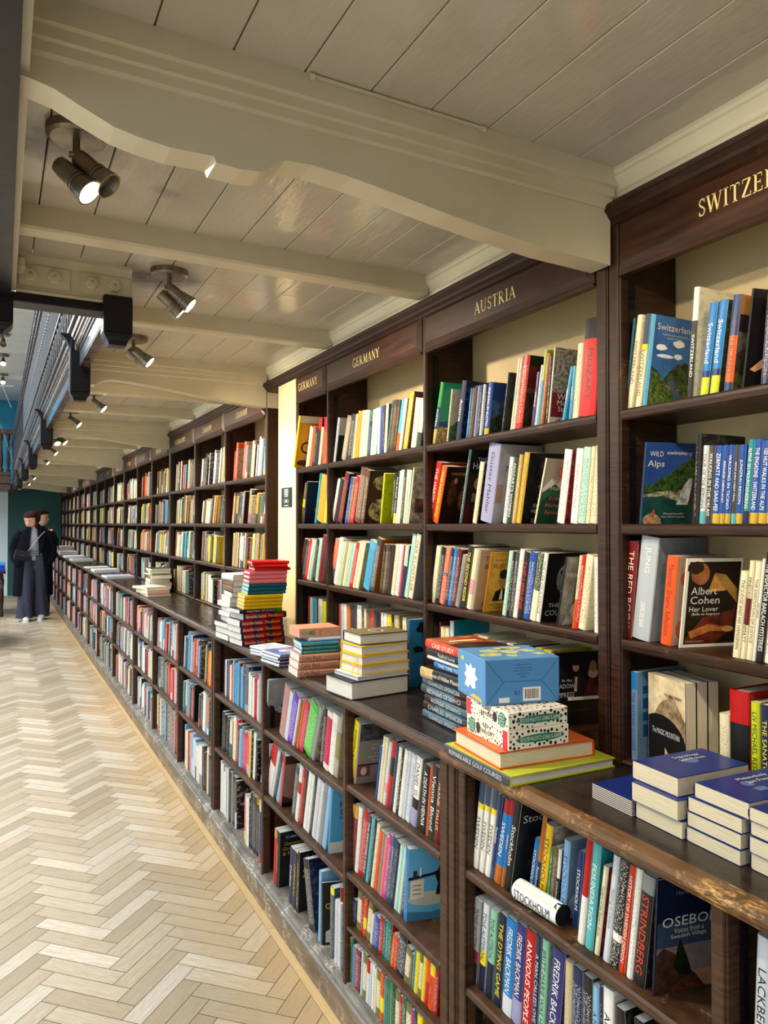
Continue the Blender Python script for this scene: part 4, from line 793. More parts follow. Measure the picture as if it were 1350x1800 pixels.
# ---------------------------------------------------------------- rows of books read off the shelves
ROWS=[
('swiss top',1.262,1.805,0.135,'''
1.209 0.0060 0.206 7.7 dteal;ZURICH;teal
1.193 0.0161 0.209 9.3 cream;SWITZERLAND;dred
1.168 0.0165 0.205 9 cream;SWITZERLAND;blk;b=.62:.68:yel|.68:1:photo
1.152 0.0122 0.200 7.5 lblue;;;cov=sky,art=swiss,d=.132
1.030 0.0139 0.227 4.7 blk;SWITZERLAND;white;b=.7:1:white,cov=cream,d=.15
0.995 0.0187 0.185 8.3 mblue;Switzerland;white;b=0:.2:lime|.2:.27:dblue
0.971 0.0198 0.184 8.1 mblue;Switzerland;white;b=0:.2:lime|.2:.27:dblue,cov=dgreen
0.940 0.0185 0.186 7.4 dblue;SWITZERLAND;blk;b=.1:.58:orange,cov=orb,art=rick
0.914 0.0040 0.188 8.8 blk;;;yaw=12,cov=blk,art=dance
0.862 0.0173 0.171 5.4 navy
'''),
('swiss second',1.262,1.549,0.135,'''
1.170 0.0045 0.181 7.8 navy;;;yaw=13,cov=sky,art=wild,d=.132
1.024 0.0077 0.182 3.1 blk
1.018 0.0059 0.184 2.9 black2
1.004 0.0131 0.158 4.5 silver;TOUR OF THE BERNINA;blk;b=0:.16:lteal
0.989 0.0135 0.157 4.5 char;WALKING IN THE VALAIS;white
0.970 0.0176 0.155 4.6 rblue;ZERMATT AND SAAS-FEE;white;b=0:.13:gold
0.960 0.0095 0.155 4.2 rblue;BERNESE OBERLAND;white;b=0:.13:gold
0.947 0.0119 0.154 4.8 rblue;WALKING IN TICINO;white;b=0:.13:gold
0.935 0.0098 0.153 4.4 char;SWISS JURA CREST TRAIL;white;b=0:.13:lteal
0.921 0.0140 0.152 4.5 rblue;JUNGFRAU REGION;white;b=0:.13:gold
0.906 0.0134 0.160 5.6 teal;ALPINE SKI MOUNTAINEERING;white;b=0:.15:navy
0.889 0.0162 0.159 5.3 rblue;THE ENGADINE - SWITZERLAND;white;b=0:.13:gold
0.871 0.0167 0.155 3.9 rblue;100 HUT WALKS IN THE ALPS;white;b=0:.13:gold
0.856 0.0144 0.156 3.4 rblue;;white;b=0:.13:gold
0.839 0.0163 0.155 3.7 teal;;white
'''),
('swiss third',1.262,1.288,0.14,'''
1.198 0.0280 0.220 5.8 dred;THE RED BOOK;cream;d=.15
1.147 0.0498 0.230 7.6 lgrey;JUNG;white;cov=grey,d=.165,t2=DEIRDRE BAIR,art=jung
1.089 0.0283 0.191 6.3 orange;Memories, Dreams, Reflections;dred;cov=grey,art=circ
1.065 0.0040 0.189 8.3 white;;;yaw=14,cov=white,art=lover,d=.135
0.927 0.0163 0.169 6.9 cream;THE JUDGE AND HIS HANGMAN;blk
0.915 0.0117 0.190 3.1 cream;FRIEDRICH DURRENMATT;blk;b=.35:.62:dred
0.901 0.0134 0.189 3.4 cream;THE EXECUTION OF JUSTICE;navy
0.895 0.0057 0.195 2.1 white;THE PLEDGE;blk
0.877 0.0169 0.206 2.6 blk;THE INSPECTOR BARLACH MYSTERIES;white
0.859 0.0173 0.199 3.4 white;;blk
'''),
('swiss fourth',1.262,1.022,0.14,'''
1.182 0.0176 0.196 0 bluegrey;THE MIERNIK DOSSIER;blue;b=.8:1:mblue,cov=bluegrey,art=miernik,d=.15
0.950 0.0231 0.155 0 cream
0.907 0.0418 0.206 -1.3 bred;;;b=.3:.7:blk,hc=1,cov=bred,d=.15
0.886 0.0183 0.192 0 lime;LIV MICHAEL RESERVOIR;dgreen
0.866 0.0172 0.191 0 navy;THE SANATORIUM;yel
'''),
('austria top',1.262,1.808,0.135,'''
2.029 0.0196 0.202 15.5 dblue;AUSTRIA;white;b=0:.25:tan|.6:1:green,cov=green,art=vienna
1.954 0.0066 0.168 10.1 cream;;;cov=cream,art=map
1.884 0.0249 0.182 11.8 navy;Austria;white;cov=dnavy
1.840 0.0128 0.151 10.2 mblue;;white
1.828 0.0112 0.152 9.8 brown2;;cream
1.815 0.0126 0.155 9.5 char;THE ADLERWEG;white
1.800 0.0124 0.153 9.6 lilac;;navy
1.786 0.0130 0.153 8.4 dblue;;white
1.770 0.0136 0.152 7.5 silver;;navy
1.761 0.0071 0.150 6.8 navy;;white
1.737 0.0230 0.153 9.5 rblue;WALKING IN AUSTRIA;white;b=0:.13:gold,cov=dblue,art=walkaus
1.668 0.0078 0.168 11.4 blk;;;cov=char,art=vie
1.624 0.0113 0.199 10.8 cream;VIENNA;lteal
1.615 0.0087 0.197 10.1 white;;blue
1.585 0.0281 0.199 11 red;;cream;cov=dred,art=onn
1.532 0.0127 0.145 10.4 purple;VIENNE;white
1.523 0.0075 0.161 7.8 white;;grey
1.510 0.0114 0.198 9.2 lime2;;blue;b=0:.6:lblue
1.498 0.0113 0.186 7.9 orb;;cream
1.479 0.0089 0.175 6.8 navy;;cream
1.473 0.0050 0.197 7.9 cream;;;cov=stone,art=wien,d=.115
1.415 0.0096 0.136 15.9 lblue;VIENNA;white
1.390 0.0100 0.134 14.1 lblue;VIENNA;white
1.366 0.0207 0.185 12.4 cream;;dred
1.308 0.0562 0.235 8.7 red;MOZART;blk;b=.79:1:blk,d=.155
'''),
('austria second',1.262,1.549,0.135,'''
2.047 0.0285 0.204 16.2 red;THE HABSBURGS;cream
2.014 0.0294 0.190 17.6 orange;THE HABSBURGS;yel;cov=dbrown,art=habs
1.878 0.0122 0.230 14.1 steel;;white;cov=blk,art=hab2,d=.155
1.798 0.0209 0.185 13 cream;;blk;cov=blk
1.722 0.0568 0.231 11.9 lilac;Gustav Mahler;blk;cov=lilac2,d=.16,art=mahl
1.652 0.0193 0.187 10.9 silver;;blk
1.632 0.0196 0.185 11 dgreen;MOZART'S WOMEN;white
1.614 0.0156 0.191 11 tan;;cream
1.590 0.0207 0.195 11.8 gold;;dred;cov=blk,art=fall
1.528 0.0062 0.177 15.9 cream;;;cov=dgreen,art=felder,d=.105
1.418 0.0268 0.187 9.8 white;;blk;cov=dred
1.370 0.0251 0.185 9.7 white;Subtly Worded;grey
1.343 0.0259 0.186 9.7 mint;;navy
1.328 0.0135 0.186 7 cream;;dred
1.304 0.0232 0.186 5.4 cream;;blk
'''),
('austria third',1.262,1.295,0.135,'''
2.035 0.0269 0.188 13.1 cream;;grey
2.007 0.0255 0.187 13.5 blk;;white
1.978 0.0266 0.188 13.9 orange;;white;b=.5:.56:navy
1.957 0.0189 0.186 11.9 navy;;white
1.937 0.0186 0.186 12.3 mblue;;white
1.918 0.0175 0.184 12 dred;;white
1.892 0.0231 0.167 16 grey;;blk
1.855 0.0269 0.195 8.1 black2;THE SECOND RIDER;yel
1.828 0.0229 0.186 13.2 cream;;tan;b=.25:.5:pink
1.814 0.0124 0.186 12.7 stone;;;cov=stone,art=witt
1.761 0.0056 0.181 13.3 orb;;;cov=amber,art=waltz,d=.105
1.657 0.0175 0.185 10.9 mint;;teal
1.643 0.0134 0.184 9.6 blk;;white
1.627 0.0145 0.183 10.1 char;;white
1.607 0.0186 0.191 10.5 white;;blk
1.582 0.0244 0.184 10.1 blk;THE LIFELINE;red
1.555 0.0250 0.184 10.1 rblue;;white
1.529 0.0243 0.184 11.3 dgreen;;cream;b=0:.45:cream
1.512 0.0154 0.185 8.8 white;THE LIFE OF A DANCE;blk;cov=blk,art=count
1.444 0.0042 0.179 11.7 blk;;;cov=blk,art=hinter,d=.115
1.382 0.0091 0.183 9.1 cream;;dred;b=0:.4:orange
1.369 0.0119 0.185 9.6 red;;white
1.344 0.0264 0.185 9.6 cream;;blk;cov=cream
1.296 0.0179 0.180 0 white;;navy
'''),
('austria fourth',1.285,1.022,0.14,'''
2.035 0.0450 0.205 0 dred
2.009 0.0245 0.192 0 cream;;blk
1.983 0.0240 0.193 0 cream;;dred
1.957 0.0206 0.217 0 silver;;;cov=teal,d=.16
1.851 0.0135 0.184 0 lilac
1.824 0.0257 0.191 0 white;;red;b=.5:1:orange
1.773 0.0497 0.192 0 cream;;blk
1.723 0.0286 0.184 0 white;;dred
1.653 0.0308 0.189 0 cream;;navy
1.615 0.0298 0.187 0 dred;;white
1.530 0.0276 0.195 0 lime;;blk
1.493 0.0335 0.194 0 yel;;blk
1.482 0.0066 0.190 0 silver;;;yaw=12,cov=blk,art=shadow,d=.17
'''),
('germany top',1.262,1.805,0.135,'''
2.825 0.0219 0.189 15.1 silver;;blk;cov=grey,art=el
2.725 0.0395 0.183 19.8 stone;;cream
2.672 0.0326 0.183 12.1 black2;;white
2.658 0.0102 0.180 4.9 grey
2.643 0.0131 0.181 6.8 cream;;yel
2.605 0.0362 0.186 12.1 amber;;dbrown
2.574 0.0250 0.185 11.4 cream;;grey
2.552 0.0200 0.183 9.8 cream
2.531 0.0160 0.181 8.6 mint
2.500 0.0240 0.132 9.2 navy
2.478 0.0202 0.176 2.9 mint;;grey
2.451 0.0235 0.177 2.6 mint
2.425 0.0160 0.176 2 white;;red
2.406 0.0167 0.177 3.1 blue;;dred
2.387 0.0165 0.179 2.2 black2
2.369 0.0179 0.182 6.2 cream;;;cov=bluegrey
2.348 0.0181 0.189 13.4 dgreen
2.320 0.0270 0.188 11.3 dbrown;;tan
2.299 0.0193 0.185 10.8 black2;;tan
2.277 0.0195 0.186 14.8 orange;;;b=.35:1:lblue
2.257 0.0193 0.184 14.6 white;;red
2.214 0.0292 0.202 15 amber;;cream;cov=brown,d=.15
2.154 0.0342 0.170 12.4 cream
2.121 0.0281 0.164 7.7 dgreen;;;b=.3:1:cream
'''),
('germany second',1.262,1.549,0.135,'''
2.845 0.0245 0.195 21.9 white;;blk
2.803 0.0361 0.193 19.7 blk;;dred
2.763 0.0353 0.216 19.2 dred;;tan;cov=blk
2.710 0.0211 0.194 18.8 blue;;white
2.684 0.0231 0.188 16.5 brown2;;cream
2.652 0.0292 0.195 19 red;;cream
2.590 0.0478 0.222 16.5 brown;;cream
2.557 0.0280 0.211 15.8 brown;;cream;cov=brown,art=ernst
2.404 0.0125 0.191 17.9 lime;;;yaw=13,cov=lime
2.319 0.0155 0.184 10.1 blk;;white
2.300 0.0177 0.187 11.1 blk;THE BONE TWIN;white;b=0:.2:yel
2.287 0.0112 0.189 9.4 white;;blk
2.267 0.0181 0.191 10.7 white;;red
2.247 0.0187 0.191 9.4 dgreen;;cream
2.227 0.0170 0.189 8.1 cream;;blk
2.210 0.0152 0.186 9.1 mint
2.202 0.0066 0.198 15.8 cream;;;yaw=8,cov=cream,art=patt
'''),
('germany third',1.262,1.293,0.135,'''
2.848 0.0402 0.198 20 navy;;white;b=.36:1:orange
2.812 0.0310 0.206 19 white;;blk
2.793 0.0172 0.194 15.4 cream
2.770 0.0214 0.190 13.9 mint
2.755 0.0138 0.188 12.2 tan
2.732 0.0209 0.189 14 cream;;yel
2.711 0.0196 0.189 13.5 mint
2.689 0.0205 0.188 12.5 mint
2.658 0.0274 0.194 18.4 red;;white
2.632 0.0221 0.199 18.8 cream
2.602 0.0271 0.196 20.3 cream;;;cov=sand
2.509 0.0520 0.195 19.3 lblue;;blk;art2=1
2.469 0.0352 0.211 17.1 char;;white;cov=orb,d=.16
2.400 0.0232 0.185 11.7 black2;;tan
2.379 0.0205 0.186 9.3 brown;;cream
2.358 0.0193 0.185 9.3 blk;;tan
2.335 0.0222 0.185 12 blk;;dred
2.307 0.0258 0.186 12.7 cream;;dgreen
2.276 0.0294 0.186 11 silver;;blk
2.263 0.0110 0.187 11 red
2.236 0.0248 0.186 10.2 navy;;;b=.6:1:mint
2.208 0.0283 0.230 15.6 mint;;teal
2.177 0.0285 0.229 15.2 cream;DER KUNSTLER;dred;cov=grey,d=.16
'''),
('germany fourth',1.29,1.022,0.135,'''
2.831 0.0316 0.188 1.1 orange
2.798 0.0310 0.190 0 silver;;blk
2.770 0.0272 0.190 0 white;;grey
2.736 0.0320 0.190 0 orb
2.675 0.0507 0.197 1.3 cream;;;b=.5:1:char
2.631 0.0412 0.200 0 white;;blk;cov=lilac,art=patt
2.587 0.0195 0.191 0 cream;;;cov=cream
2.521 0.0234 0.188 0 red
2.500 0.0194 0.187 0 dgreen
2.465 0.0308 0.188 0 blk;;dred
2.440 0.0213 0.191 0 white;;lilac
2.412 0.0262 0.191 0 white;;teal
2.379 0.0317 0.191 0 yel;;blk
2.359 0.0185 0.192 0 blk;;cream
2.321 0.0363 0.194 0 sand;;;cov=tan
2.267 0.0294 0.192 0 cream;;blk
'''),
('narrow germany top',1.262,1.805,0.135,'''
3.193 0.0267 0.214 16 cream;;;cov=grey
3.172 0.0472 0.240 18 yel;;;cov=amber,px=-.05,art=mayhe
3.134 0.0270 0.190 17.2 white
3.116 0.0142 0.181 13.5 cream
3.086 0.0268 0.184 13.1 orange
3.054 0.0279 0.175 10.7 black2;;cream
3.016 0.0354 0.213 3.8 blk;;;b=.75:1:red
2.984 0.0269 0.167 10.4 cream
2.918 0.0419 0.204 5.2 orange;;;b=.7:1:red
'''),
('narrow germany second',1.262,1.549,0.135,'''
3.191 0.0293 0.190 16.3 blk;;yel;b=.4:.6:yel
3.176 0.0116 0.203 20.2 navy;;;yaw=8,cov=navy,art=nig
3.029 0.0244 0.227 16.4 teal
2.954 0.0695 0.211 14.3 amber
2.919 0.0323 0.205 5 yel
'''),
('narrow germany third',1.262,1.293,0.135,'''
3.211 0.0252 0.195 18.5 black2;;orange
3.178 0.0283 0.191 21.2 char
3.144 0.0295 0.196 18.6 red
3.118 0.0229 0.193 17.4 white
3.091 0.0226 0.195 17.3 mint
3.049 0.0296 0.195 17 black2
3.013 0.0316 0.196 16.2 mint
2.964 0.0456 0.210 13.8 dred;;blk
2.925 0.0358 0.196 8.4 black2;;dred
'''),
('narrow germany fourth',1.285,1.022,0.135,'''
3.301 0.0144 0.182 1.1 black2;;;yaw=20,cov=blk,art=patt
3.161 0.0243 0.189 0 red
3.128 0.0305 0.188 0 mint
3.084 0.0416 0.191 0 lblue
3.063 0.0153 0.190 0 blk
3.015 0.0452 0.191 0 cream
2.979 0.0343 0.182 1.7 lime
'''),
('sweden top',0.995,0.745,0.13,'''
1.415 0.0214 0.213 8.9 white;SWEDEN;blk;b=.69:.75:yel|.75:1:photo
1.392 0.0189 0.216 8.8 white;SWEDEN;blk;b=.69:.75:yel|.75:1:photo
1.369 0.0194 0.218 9.8 white;SWEDEN;blk;b=.69:.75:yel|.75:1:photo
1.354 0.0137 0.200 10.5 dblue;Sweden;white;b=0:.15:photo
1.331 0.0222 0.204 12.1 mblue;SWEDEN;white;b=0:.22:orb|.83:1:bred
1.318 0.0095 0.207 11.3 mblue;SWEDEN;white;b=0:.22:orb|.83:1:bred
1.293 0.0240 0.209 11.3 blk;Stockholm;white;cov=black2,art=stoc,d=.14
1.255 0.0147 0.133 10.7 mblue;STOCKHOLM;white;px=.03
1.241 0.0125 0.194 8.8 navy;Stockholm;white;b=.45:1:orb,px=.03
1.217 0.0211 0.178 9.4 yel2;STOCKHOLM;blk;cov=navy,art=patt,px=.03
1.205 0.0072 0.134 8.3 green;;white;px=.03
1.190 0.0138 0.138 7.8 brown2;;;px=.03
1.178 0.0093 0.139 6.6 blk;STOCKHOLM;white;b=.55:1:white,px=.03
1.153 0.0182 0.165 6.2 skyb;STOCKHOLM;blue;cov=bluegrey,art=bird,px=.03
1.116 0.0152 0.157 6.7 dblue;STOCKHOLM;white;px=.03
1.068 0.0172 0.212 7.6 white;AIRMAIL;white;b=.45:1:bred
1.044 0.0209 0.208 5.8 lteal;FOUNDATION;white;cov=teal,art=found,d=.15
'''),
('sweden top right',0.995,0.745,0.13,'''
1.028 0.0122 0.176 8.5 cream;Twilight of the Eastern Gods;blk;cov=dred
1.002 0.0163 0.206 8.1 silver;Fishing in Utopia;grey
0.979 0.0227 0.205 8 blk;;white;b=.25:.32:white
0.965 0.0137 0.204 7.3 red2;HISTORY OF SWEDISH DESIGN;white
0.947 0.0144 0.204 6.4 white;;grey
0.919 0.0280 0.201 6.9 black2;STRINDBERG;red2;b=.84:1:grey,cov=black2
0.899 0.0040 0.202 3.9 dnavy;;;yaw=11,cov=dnavy,art=osebol,d=.122
'''),
('sweden second',0.995,0.474,0.13,'''
1.423 0.0266 0.203 6.8 grey;TOVE ALSTERDAL;blk;b=0:.25:blk|.25:.4:dred
1.392 0.0228 0.208 6.4 silver;TOVE ALSTERDAL;blk;b=0:.3:dnavy|.3:.45:yel
1.362 0.0249 0.208 6.4 mint2;TOVE ALSTERDAL;blk;b=0:.4:dnavy
1.328 0.0259 0.213 6.2 dnavy;THE DYING GAME;yel
1.291 0.0336 0.217 5.4 mblue;FREDRIK BACKMAN;white;b=0:.2:silver
1.260 0.0307 0.221 5.4 indigo;FREDRIK BACKMAN;white;b=0:.25:lilac
1.227 0.0296 0.224 5.3 bred;ANXIOUS PEOPLE;white
1.207 0.0171 0.226 4.4 navy;A MAN CALLED OVE;silver
1.186 0.0198 0.229 5 mint2;BRITT-MARIE WAS HERE;dgreen
1.145 0.0364 0.229 6.9 indigo;FREDRIK BACKMAN;white
1.107 0.0208 0.220 1.6 sand;;grey
1.079 0.0269 0.221 2 navy;;silver
1.051 0.0260 0.219 1.4 black2;;silver
1.033 0.0164 0.213 0 skyb;A MOTHER TO A;navy
1.023 0.0093 0.219 0 navy
0.995 0.0261 0.226 0 white;ARNE DAHL;blk
0.959 0.0231 0.206 -1.4 black2;ARNE DAHL;white
0.916 0.0217 0.211 -1.5 black2;DAHL;white
'''),
('sweden bottom',0.985,0.125,0.13,'''
1.463 0.0471 0.239 0 yel;;blk;hc=1,cov=dnavy,d=.16,art=osm
1.307 0.0264 0.288 0 white
'''),
('lackberg top',0.995,0.745,0.13,'''
0.691 0.0237 0.201 2.7 silver;LACKBERG;blk
0.677 0.0119 0.202 0 bred
'''),
('roth top',0.995,0.737,0.13,'''
2.085 0.0393 0.203 14.5 yel;JOSEPH ROTH;blk
2.070 0.0123 0.203 14 stone;;;cov=stone,art=roth,yaw=6
1.925 0.0132 0.168 11.9 blue;;dred
1.908 0.0152 0.202 9.9 cream;;lteal
1.892 0.0150 0.203 9.5 cream;;orange
1.872 0.0179 0.196 12.5 silver;;pink;b=.2:.35:pink
1.846 0.0235 0.207 11.4 black2;;;b=0:.48:bred|.75:1:bred
1.831 0.0142 0.200 10 navy;;teal
1.811 0.0177 0.196 11.2 white;;blk
1.798 0.0119 0.197 9.3 blk;;white
1.776 0.0216 0.198 10.2 white;;grey
1.759 0.0164 0.200 9.2 silver;;blue
1.733 0.0245 0.198 9.1 silver;;blue
1.700 0.0302 0.197 9.8 white;DANIEL SILVA;blk;b=.0:.25:lilac|.25:.4:blk,cov=stone,d=.15
1.649 0.0312 0.184 7.8 blk;A DEATH IN VIENNA;white;cov=blk
1.638 0.0093 0.194 7.8 orange
1.608 0.0296 0.194 7.2 black2;Vienna Blood;white;b=0:.06:dgreen
1.585 0.0210 0.190 6.8 dred;FRANK TALLIS;cream
'''),
('roth second',0.995,0.468,0.13,'''
2.110 0.0253 0.206 9.9 blk;;white;b=.8:1:amber
2.082 0.0248 0.209 8.7 dred;;pink;b=.8:1:amber
2.054 0.0243 0.212 9.1 white;;red
2.022 0.0300 0.219 12.4 bred;;white
2.001 0.0270 0.211 10.9 char;THE IMPOSSIBLE EXILE;white
1.983 0.0178 0.213 9.1 lteal;;blk
1.968 0.0151 0.214 8.6 black2
1.948 0.0185 0.208 9.4 cream;;blk
1.926 0.0207 0.193 7.8 orange;;blk
1.911 0.0133 0.192 4 grey
1.891 0.0191 0.188 4.1 pink2;;orange
1.870 0.0199 0.202 4.7 magenta;;white
1.850 0.0184 0.205 5.8 dteal;;white
1.824 0.0249 0.199 4.5 navy;THE POST OFFICE GIRL;grey
1.803 0.0188 0.198 4.7 mint;;white
1.785 0.0163 0.199 4.6 mint;;white
1.766 0.0182 0.192 5 char;;white
1.743 0.0220 0.209 7.6 mblue;;;yaw=14,cov=skyb,art=desk,d=.135
'''),
('roth third',0.995,0.3,0.11,'''
2.171 0.0098 0.079 6.7 bred;;;yaw=24,cov=bred
2.075 0.0257 0.080 7.8 navy
2.037 0.0277 0.124 6.8 olive;;blk;b=.2:.8:cream
2.020 0.0158 0.113 5.9 bred;;white
1.999 0.0199 0.117 5.2 red;;yel;b=.2:.5:yel
1.971 0.0252 0.129 9.9 olive;;blk;b=.2:.8:cream
1.958 0.0117 0.092 3.5 white
1.949 0.0083 0.096 2.8 lilac
1.923 0.0254 0.098 3.2 blue;;white
1.896 0.0222 0.112 8.3 bred;;white
1.879 0.0140 0.112 8.1 green2;;white
1.863 0.0147 0.114 6.2 teal;;white
1.845 0.0175 0.118 7 green2;;white;cov=red
1.827 0.0178 0.098 11.3 orange;;cream
1.810 0.0154 0.100 8.7 red2;;cream
1.767 0.0421 0.124 10.2 dnavy;;white
1.741 0.0244 0.103 8.1 olive;;blk;b=.2:.8:cream
1.725 0.0138 0.096 3.5 brown2
1.714 0.0095 0.132 6 teal
1.693 0.0194 0.118 5.6 yel;;blk
1.675 0.0165 0.123 5.2 olive;;blk;b=.2:.8:cream
1.658 0.0162 0.128 4.3 yel
1.640 0.0173 0.129 3.8 orange;MARCO POLO;dred;b=0:.5:red
1.615 0.0238 0.133 3.8 orange;MARCO POLO;dred;b=.7:1:yel
1.598 0.0160 0.120 4 bred;;white
'''),
('roth bottom',0.985,0.125,0.11,'''
2.137 0.0145 0.138 3 dgreen;;white
2.122 0.0125 0.142 2.9 teal;;white
2.110 0.0114 0.145 3.1 green2
2.100 0.0075 0.144 2.3 silver
2.089 0.0103 0.138 3.5 yel
2.078 0.0102 0.139 4.2 green2
2.054 0.0228 0.121 4.8 bluegrey;;navy
2.033 0.0197 0.125 5.7 bred;;white
2.017 0.0150 0.128 4.2 navy
2.005 0.0114 0.133 2.8 silver
1.980 0.0232 0.138 4.8 olive;;blk;b=.2:.8:cream
1.959 0.0203 0.133 5.5 bred;;;b=0:.7:silver
1.945 0.0125 0.135 3.2 silver
1.928 0.0148 0.137 3 white
1.914 0.0130 0.131 3.1 cream
1.890 0.0232 0.135 3.2 olive;;blk;b=.2:.8:cream
1.866 0.0228 0.143 3.6 red;;yel;b=.2:.5:yel
1.854 0.0108 0.139 2.6 teal
1.841 0.0115 0.141 2.4 green2
1.829 0.0114 0.143 2.4 green2
1.817 0.0113 0.146 2.5 green
1.802 0.0148 0.148 2.7 dgreen
1.778 0.0226 0.141 3.6 olive;;blk;b=.2:.8:cream
1.762 0.0143 0.136 3.3 bred;;white
1.744 0.0162 0.143 3.3 green2;;white
1.716 0.0262 0.145 4.5 olive;;blk;b=.2:.8:cream
1.701 0.0136 0.136 2.3 magenta
1.683 0.0167 0.143 3.4 dgreen
1.656 0.0249 0.143 1.5 yel;;blk
'''),
('berlin top',0.995,0.712,0.13,'''
2.910 0.0148 0.210 16.5 silver;;;yaw=12,cov=grey,art=capt
2.711 0.0566 0.220 18.1 rose;;;cov=rose
2.674 0.0355 0.205 14.3 silver
2.626 0.0456 0.206 20.8 violet;;white
2.605 0.0177 0.199 15 cream
2.583 0.0208 0.203 17 brown2
2.560 0.0204 0.206 17.5 orange
2.517 0.0406 0.204 14.5 crimson
2.441 0.0711 0.212 15.8 vgreen;;white;cov=green
2.409 0.0313 0.215 15.2 grey;;;cov=stone,art=patt
2.330 0.0270 0.212 11.6 blk;;white
2.284 0.0440 0.208 11.2 white;;crimson;b=.1:.9:crimson
2.242 0.0414 0.210 9.5 white;;blk
2.208 0.0336 0.210 6.5 stone;;;b=.3:.75:olive
'''),
('berlin second',0.995,0.442,0.13,'''
2.930 0.0692 0.213 17.7 lilac3;;;cov=lilac4,art=patt
2.868 0.0564 0.236 22.8 white;;red;b=.6:1:bred
2.839 0.0266 0.224 15.4 silver;;blk
2.805 0.0304 0.220 13.2 black2
2.771 0.0316 0.227 14.6 skyb
2.732 0.0338 0.235 20.2 bred;;;cov=face,art=face,yaw=8
2.596 0.0356 0.211 14.1 char;;white
2.564 0.0297 0.228 13.5 white;;blk;b=.5:.7:bred
2.536 0.0256 0.225 14.4 bred
2.513 0.0203 0.223 12.8 black2;;red
2.481 0.0295 0.230 15.2 white
2.456 0.0227 0.230 14 white
2.431 0.0207 0.228 13.5 dgreen
2.396 0.0327 0.232 14.6 silver;;bred
2.368 0.0261 0.229 12.5 silver
2.337 0.0286 0.235 12.6 grey;;blk
2.304 0.0309 0.233 12.4 skyb
2.286 0.0160 0.230 10.4 navy
2.272 0.0115 0.231 11.7 lblue;;;yaw=10,cov=lblue,art=hi
'''),
('berlin bottom',0.985,0.125,0.13,'''
2.777 0.0267 0.218 4.6 red;GERMAN TUTOR;white;b=.85:1:amber
2.743 0.0323 0.220 3.4 black2;Grammar;amber;cov=black2,art=german,d=.17
2.595 0.0368 0.214 5.5 navy;Collins;white
2.556 0.0377 0.215 4.9 black2;GERMAN;amber
2.536 0.0176 0.226 3.6 black2;;white;cov=black2,art=german,d=.17
2.375 0.0496 0.229 -14.8 black2;;white;cov=dnavy,d=.16
2.324 0.0199 0.240 2 skyb;;;cov=skyb
2.304 0.0090 0.209 0 black2;;;yaw=18,cov=black2,art=use
2.217 0.0285 0.229 1.5 dblue;;yel;b=.9:1:yel,cov=dteal
2.186 0.0236 0.200 2 silver;;bred
2.162 0.0232 0.205 1.9 silver
'''),
]
PHR = {'swiss top': 'on the top shelf under SWITZERLAND', 'swiss second': 'on the second shelf under SWITZERLAND', 'swiss third': 'on the third shelf under SWITZERLAND', 'swiss fourth': 'on the bottom shelf under SWITZERLAND',
 'austria top': 'on the top shelf under AUSTRIA', 'austria second': 'on the second shelf under AUSTRIA', 'austria third': 'on the third shelf under AUSTRIA', 'austria fourth': 'on the bottom shelf under AUSTRIA',
 'germany top': 'on the top wide GERMANY shelf', 'germany second': 'on the second wide GERMANY shelf', 'germany third': 'on the third wide GERMANY shelf', 'germany fourth': 'on the bottom wide GERMANY shelf',
 'narrow germany top': 'on the top narrow GERMANY shelf', 'narrow germany second': 'on the second narrow GERMANY shelf', 'narrow germany third': 'on the third narrow GERMANY shelf', 'narrow germany fourth': 'on the bottom narrow GERMANY shelf',
 'sweden top': "on the nearest low case's top shelf", 'sweden top right': 'right of the turquoise book, nearest low case', 'sweden second': "on the nearest low case's second shelf", 'sweden bottom': "on the nearest low case's bottom", 'lackberg top': 'at the lower right picture corner',
 'roth top': 'on the upper shelf left of the pilaster', 'roth second': 'on the second shelf left of the pilaster', 'roth third': 'in the upper tier of small dictionaries', 'roth bottom': 'in the lowest tier of small dictionaries',
 'berlin top': 'on the upper shelf below the pink stack', 'berlin second': 'on the second shelf below the pink stack', 'berlin bottom': 'on the bottom shelf below the pink stack'}
def ordn(i): return {1: '1st', 2: '2nd', 3: '3rd', 21: '21st', 22: '22nd', 23: '23rd'}.get(i, '%dth' % i)
CAMP = Vector((0, 0, 1.55))
SPEC = []
LIM = {'austria': 1.2815, 'germany': 2.0675, 'narrow': 2.8595, 'sweden': .7685, 'roth': 1.5435, 'berlin': 2.1085, 'swiss': .4325, 'lackberg': .02}
